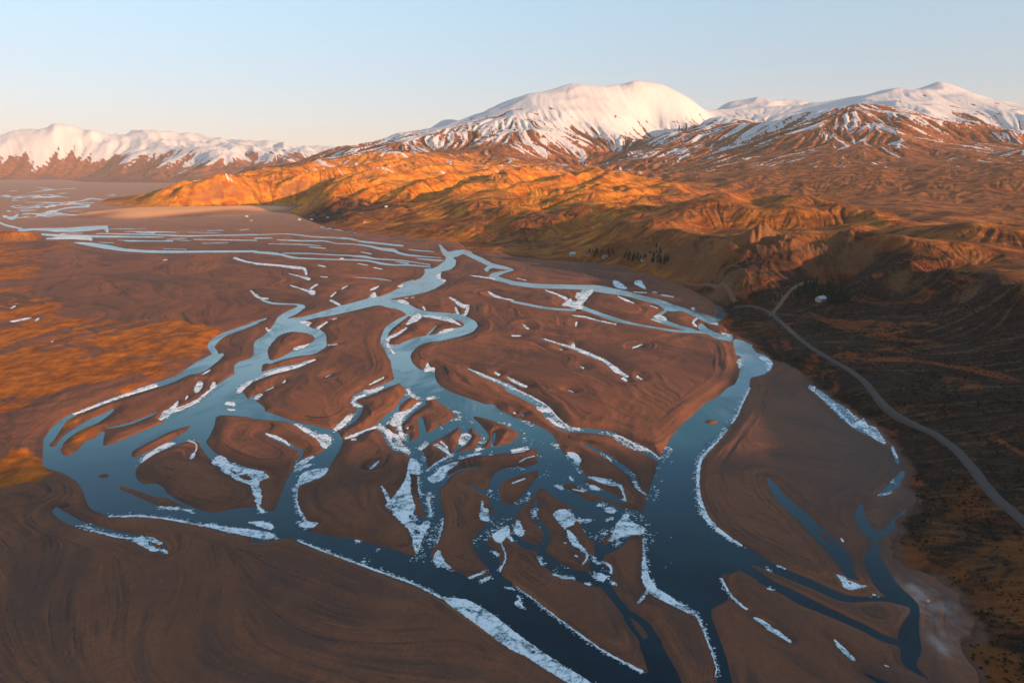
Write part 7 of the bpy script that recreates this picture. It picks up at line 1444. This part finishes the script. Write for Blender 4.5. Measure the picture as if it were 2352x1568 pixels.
for a in (
    (332, 732, 10, 6.5, 3, .5, 'white', 'white', 'white-roofed farmhouse in front of the dark conifer grove below the hillside'),
    (104, 1193, 9, 6.5, 3, .2, 'white', 'white', 'pale farmhouse standing leftmost of the sunlit farms under the shaded gully'),
    (129, 1179, 8, 6, 2.8, .1, 'cream', 'red', 'small sunlit farmhouse between the leftmost pale one and the yellow meadow trees'),
    (155, 1153, 8, 6, 2.8, .3, 'cream', 'grey', 'low cream farm shed at the back of the yellow meadow'),
    (207, 1077, 11, 6.5, 3, .1, 'white', 'red', 'long white farmhouse half hidden in the shaded conifers'),
    (-642, 2116, 8, 6, 2.8, .2, 'white', 'white', 'far pale house, left one of the pair on the distant plain edge'),
    (-610, 2132, 8, 6, 2.8, .0, 'white', 'white', 'far pale house, right one of the pair on the distant plain edge'),
    (-560, 2128, 8, 6, 2.8, .3, 'cream', 'white', 'far pale house standing alone right of the pair'),
    (-395, 1877, 8, 6, 3, .1, 'cream', 'red', 'dim red-roofed house in the dark scrub below the ochre hill'),
    (-382, 2134, 8, 6, 2.8, .4, 'white', 'white', 'lone white house on the slope above the dark scrub'),
    (-863, 2281, 8, 6, 2.8, .2, 'white', 'white', 'far white house behind the scrub patch near the pale fan'),
    (-784, 2102, 8, 6, 2.8, .1, 'cream', 'red', 'far ochre house in the scrub patch near the pale fan'),
):
    house(*a)

# ------------------------------------------------------------------ power line poles beside the road
POLEM = simple('weathered_pole', (.16, .09, .05), .85, .2)


def pole(x, y, h, rz, label):
    e = new('utility_pole', None, None)
    e.location = (x, y, zat(x, y))
    e.rotation_euler = (0, 0, rz)
    tag(e, label, 'pole', 'power line poles along the road')

    def post(bm):
        bmesh.ops.create_cone(bm, cap_ends=True, segments=8, radius1=.11, radius2=.07, depth=h + 1)
        bmesh.ops.translate(bm, verts=bm.verts, vec=(0, 0, (h - 1) / 2))
    part('post', post, POLEM, e)
    arm = part('crossarm', lambda bm: box(bm, -1.2, 1.2, -.24, -.1, h - .75, h - .57), POLEM, e)
    for k in (-1.0, 0, 1.0):
        part('insulator', lambda bm: box(bm, k - .06, k + .06, -.23, -.11, h - .565, h - .3), WALLM['white'], arm)


pole(210, 304, 8.5, .2, 'slim wooden power pole in the dark scrub left of the road')
pole(220, 354, 8.5, .2, 'wooden power pole between road and shore, second from the near end')
pole(230, 414, 8.5, .2, 'wooden power pole near the narrow shore ice, farthest of the row')
pole(200, 244, 8.5, .2, 'wooden power pole at the right edge on reddish grass')

# ------------------------------------------------------------------ trees
BARKM = simple('tree_bark', (.06, .04, .028), .9, .2)
NEEDLEM = simple('conifer_needles', (.022, .030, .016), .9, .45, .6)
TWIGM = simple('bare_birch_twigs', (.12, .055, .022), .9, .4, .6)


def conifer_meshes(seed):
    rg = random.Random(seed)
    bm = bmesh.new()
    bmesh.ops.create_cone(bm, cap_ends=False, segments=6, radius1=.028, radius2=.004, depth=1.0)
    bmesh.ops.translate(bm, verts=bm.verts, vec=(0, 0, .46))
    tr = bpy.data.meshes.new('trunk'); bm.to_mesh(tr); bm.free()
    co, fc = [], []
    for k in range(11):
        h = .14 + .82 * k / 10
        rad = .26 * (1 - (h - .1) / .95) ** .8 + .015
        nb_ = 9 if k < 7 else 6
        for b in range(nb_):
            an = 2 * math.pi * (b + rg.random() * .8) / nb_ + k
            rr = rad * rg.uniform(.65, 1.2)
            c_, s_ = math.cos(an), math.sin(an)
            wd = rr * .36
            z0 = h + rg.uniform(-.02, .02)
            i0 = len(co)
            co += [(0, 0, z0 + .02), (c_ * rr * .6 - s_ * wd, s_ * rr * .6 + c_ * wd, z0 - .035), (c_ * rr, s_ * rr, z0 - .06 - .3 * rr), (c_ * rr * .6 + s_ * wd, s_ * rr * .6 - c_ * wd, z0 - .035), (c_ * rr * .5, s_ * rr * .5, z0 + .012)]
            fc += [(i0, i0 + 1, i0 + 4), (i0 + 1, i0 + 2, i0 + 4), (i0 + 2, i0 + 3, i0 + 4), (i0 + 3, i0, i0 + 4)]
    cr = bpy.data.meshes.new('crown'); cr.from_pydata(co, [], fc); cr.update()
    tr.materials.append(BARKM); cr.materials.append(NEEDLEM)
    return tr, cr


def birch_meshes(seed):
    rg = random.Random(seed)
    bm = bmesh.new()

    def limb(p, q_, r0, r1):
        d = Vector(q_) - Vector(p)
        m_ = bmesh.ops.create_cone(bm, cap_ends=False, segments=5, radius1=r0, radius2=r1, depth=d.length)
        bmesh.ops.transform(bm, matrix=d.to_track_quat('Z', 'Y').to_matrix().to_4x4(), verts=m_['verts'])
        bmesh.ops.translate(bm, verts=m_['verts'], vec=(Vector(p) + Vector(q_)) / 2)
    limb((0, 0, -.04), (.02, .01, .55), .025, .014); limb((.02, .01, .55), (0, .02, .95), .014, .003)
    tips = []
    for k in range(7):
        an = k * 2.4 + rg.random(); h = .25 + .08 * k
        t_ = (math.cos(an) * .26, math.sin(an) * .26, h + .22)
        limb((.01, .01, h), t_, .010, .003); tips.append(t_)
    tr = bpy.data.meshes.new('trunk'); bm.to_mesh(tr); bm.free()
    co, fc = [], []
    for _ in range(150):
        t_ = rg.choice(tips + [(0, 0, .8), (0, 0, .65)])
        p = Vector(t_) + Vector((rg.gauss(0, .085), rg.gauss(0, .085), rg.gauss(0, .085)))
        a_ = Vector((rg.gauss(0, 1), rg.gauss(0, 1), rg.gauss(0, 1))).normalized() * .035
        b_ = Vector((rg.gauss(0, 1), rg.gauss(0, 1), rg.gauss(0, 1))).normalized() * .02
        i0 = len(co)
        co += [p - a_, p + b_, p + a_, p - b_]; fc.append((i0, i0 + 1, i0 + 2, i0 + 3))
    cr = bpy.data.meshes.new('crown'); cr.from_pydata(co, [], fc); cr.update()
    tr.materials.append(BARKM); cr.materials.append(TWIGM)
    return tr, cr


CONIFERS = [conifer_meshes(k) for k in range(4)]
BIRCHES = [birch_meshes(k) for k in range(3)]
GROVES = (
    ('conifer_tree', CONIFERS, 6, 14, 'dark conifer in the grove round the white-roofed farmhouse', 'conifers at the white-roofed farm', """327,760 331,749 356,771 349,724 354,763 336,721 358,767 344,724 329,741 356,722 347,750 341,752 354,758 350,718 352,749 347,720 317,757 348,783 325,746 349,742 357,776 329,771 323,740 354,727 336,748 341,732 339,739 334,778 355,718 343,739 340,721 330,764 339,769 334,768 341,783 354,740 358,742 349,769"""),
    ('conifer_tree', CONIFERS, 5, 11, 'dark conifer in the shaded wood behind the long white farmhouse', 'conifers in the shaded wood', """219,1019 191,1125 220,1024 225,1049 187,1129 226,1057 201,1108 223,1011 204,1095 217,1028 218,1064 197,1115 216,1086 225,1016 203,1090 217,1081 194,1110 202,1112 209,1084 189,1119 213,1053 183,1128 200,1102 222,1065 208,1089 214,1046 219,1047 228,1012 221,1043 225,1082"""),
    ('conifer_tree', CONIFERS, 4, 9, 'conifer in the sunlit row behind the yellow meadow', 'conifers behind the yellow meadow', """146,1186 140,1172 162,1157 146,1174 170,1147 162,1165 158,1166 150,1163 168,1155 133,1190 144,1182 147,1162 155,1169 150,1169 138,1182 164,1151 151,1175 162,1168 143,1178"""),
    ('birch_tree', BIRCHES, 6, 10, 'bare brown birch at the sunlit hill foot left of the farms', 'birches at the hill foot', """29,1360 23,1377 13,1373 46,1381 28,1405 16,1363 37,1349 32,1346 16,1355 45,1355 26,1387 35,1358 29,1399 32,1363 30,1369 32,1377"""),
    ('birch_tree', BIRCHES, 5, 9, 'dark birch on the wooded point where the hills meet the river', 'birches on the wooded point', """-54,1412 -55,1433 -50,1462 -64,1397 -74,1399 -71,1409 -66,1424 -44,1421 -58,1440 -49,1415 -61,1399 -59,1423 -67,1435 -60,1429 -48,1446 -52,1402 -49,1419"""),
)
for nm, kinds, h0, h1, lab, grp, where in GROVES:
    for x, y in pts(where):
        e = bpy.data.objects.new(nm, None)
        COL.objects.link(e)
        h = random.uniform(h0, h1)
        e.location = (x, y, zat(x, y) - .2)
        e.scale = (h * random.uniform(.85, 1.15), h * random.uniform(.85, 1.15), h)
        e.rotation_euler = (0, 0, random.uniform(0, 6.28))
        tag(e, lab, 'tree', grp)
        tr, cr = random.choice(kinds)
        for n_, me in (('trunk', tr), ('crown', cr)):
            c_ = bpy.data.objects.new(n_, me)
            COL.objects.link(c_)
            c_.parent = e

# ------------------------------------------------------------------ low scrub on the near hillside: nobody could count it
rg = np.random.default_rng(12)
bx_ = rg.uniform(100, 460, 90000); by_ = rg.uniform(60, 800, 90000)
hd_ = sample(HD, bx_, by_)
dens = gn(bx_ / 38, by_ / 55, 78) + .6 * gn(bx_ / 11, by_ / 14, 79) + .4
road_x = np.interp(by_, pts(ROAD)[::-1, 1], pts(ROAD)[::-1, 0])
ok = (hd_ > 3) & (rg.uniform(0, 1, 90000) < np.clip(dens, .04, .8)) & (np.abs(bx_ - road_x) > 5.5) & (np.arctan2(bx_, by_) < .82)
bx_, by_ = bx_[ok][:16000], by_[ok][:16000]
bz_ = sample(Z, bx_, by_)
nbush = len(bx_); K = 6
size = rg.uniform(.25, .85, nbush) * np.where(rg.uniform(0, 1, nbush) < .06, 2.0, 1.0)
ctr = np.repeat(np.stack([bx_, by_, bz_ + size * .35], 1), K, 0) + rg.normal(0, 1, (nbush * K, 3)) * np.repeat(size, K)[:, None] * (.42, .42, .22)
av = rg.normal(0, 1, (nbush * K, 3)); av /= np.linalg.norm(av, axis=1)[:, None]
bv = np.cross(av, rg.normal(0, 1, (nbush * K, 3))); bv /= np.linalg.norm(bv, axis=1)[:, None]
sz = np.repeat(size, K)[:, None]
quad = np.stack([ctr - av * sz * .5, ctr + bv * sz * .4, ctr + av * sz * .5, ctr - bv * sz * .4], 1).reshape(-1, 3)
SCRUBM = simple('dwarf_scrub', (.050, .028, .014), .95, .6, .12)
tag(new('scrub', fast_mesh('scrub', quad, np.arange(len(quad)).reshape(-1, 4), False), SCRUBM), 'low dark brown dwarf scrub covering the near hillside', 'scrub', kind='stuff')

# ------------------------------------------------------------------ evening haze
hm = bpy.data.materials.new('evening_haze')
hm.use_nodes = True
hm.node_tree.nodes.clear()
ho = hm.node_tree.nodes.new('ShaderNodeOutputMaterial')
hv = hm.node_tree.nodes.new('ShaderNodeVolumePrincipled')
hv.inputs['Color'].default_value = (.93, .95, 1.0, 1)
hv.inputs['Density'].default_value = HAZE
hv.inputs['Anisotropy'].default_value = 0.0
hm.node_tree.links.new(hv.outputs['Volume'], ho.inputs['Volume'])
bm = bmesh.new()
box(bm, -31000, 31000, -31000, 31000, -5, 1500)
me = bpy.data.meshes.new('haze'); bm.to_mesh(me); bm.free()
tag(new('haze', me, hm), kind='stuff')

print('rows', NR, 'cols', NT, 'tris', 2 * len(Q))
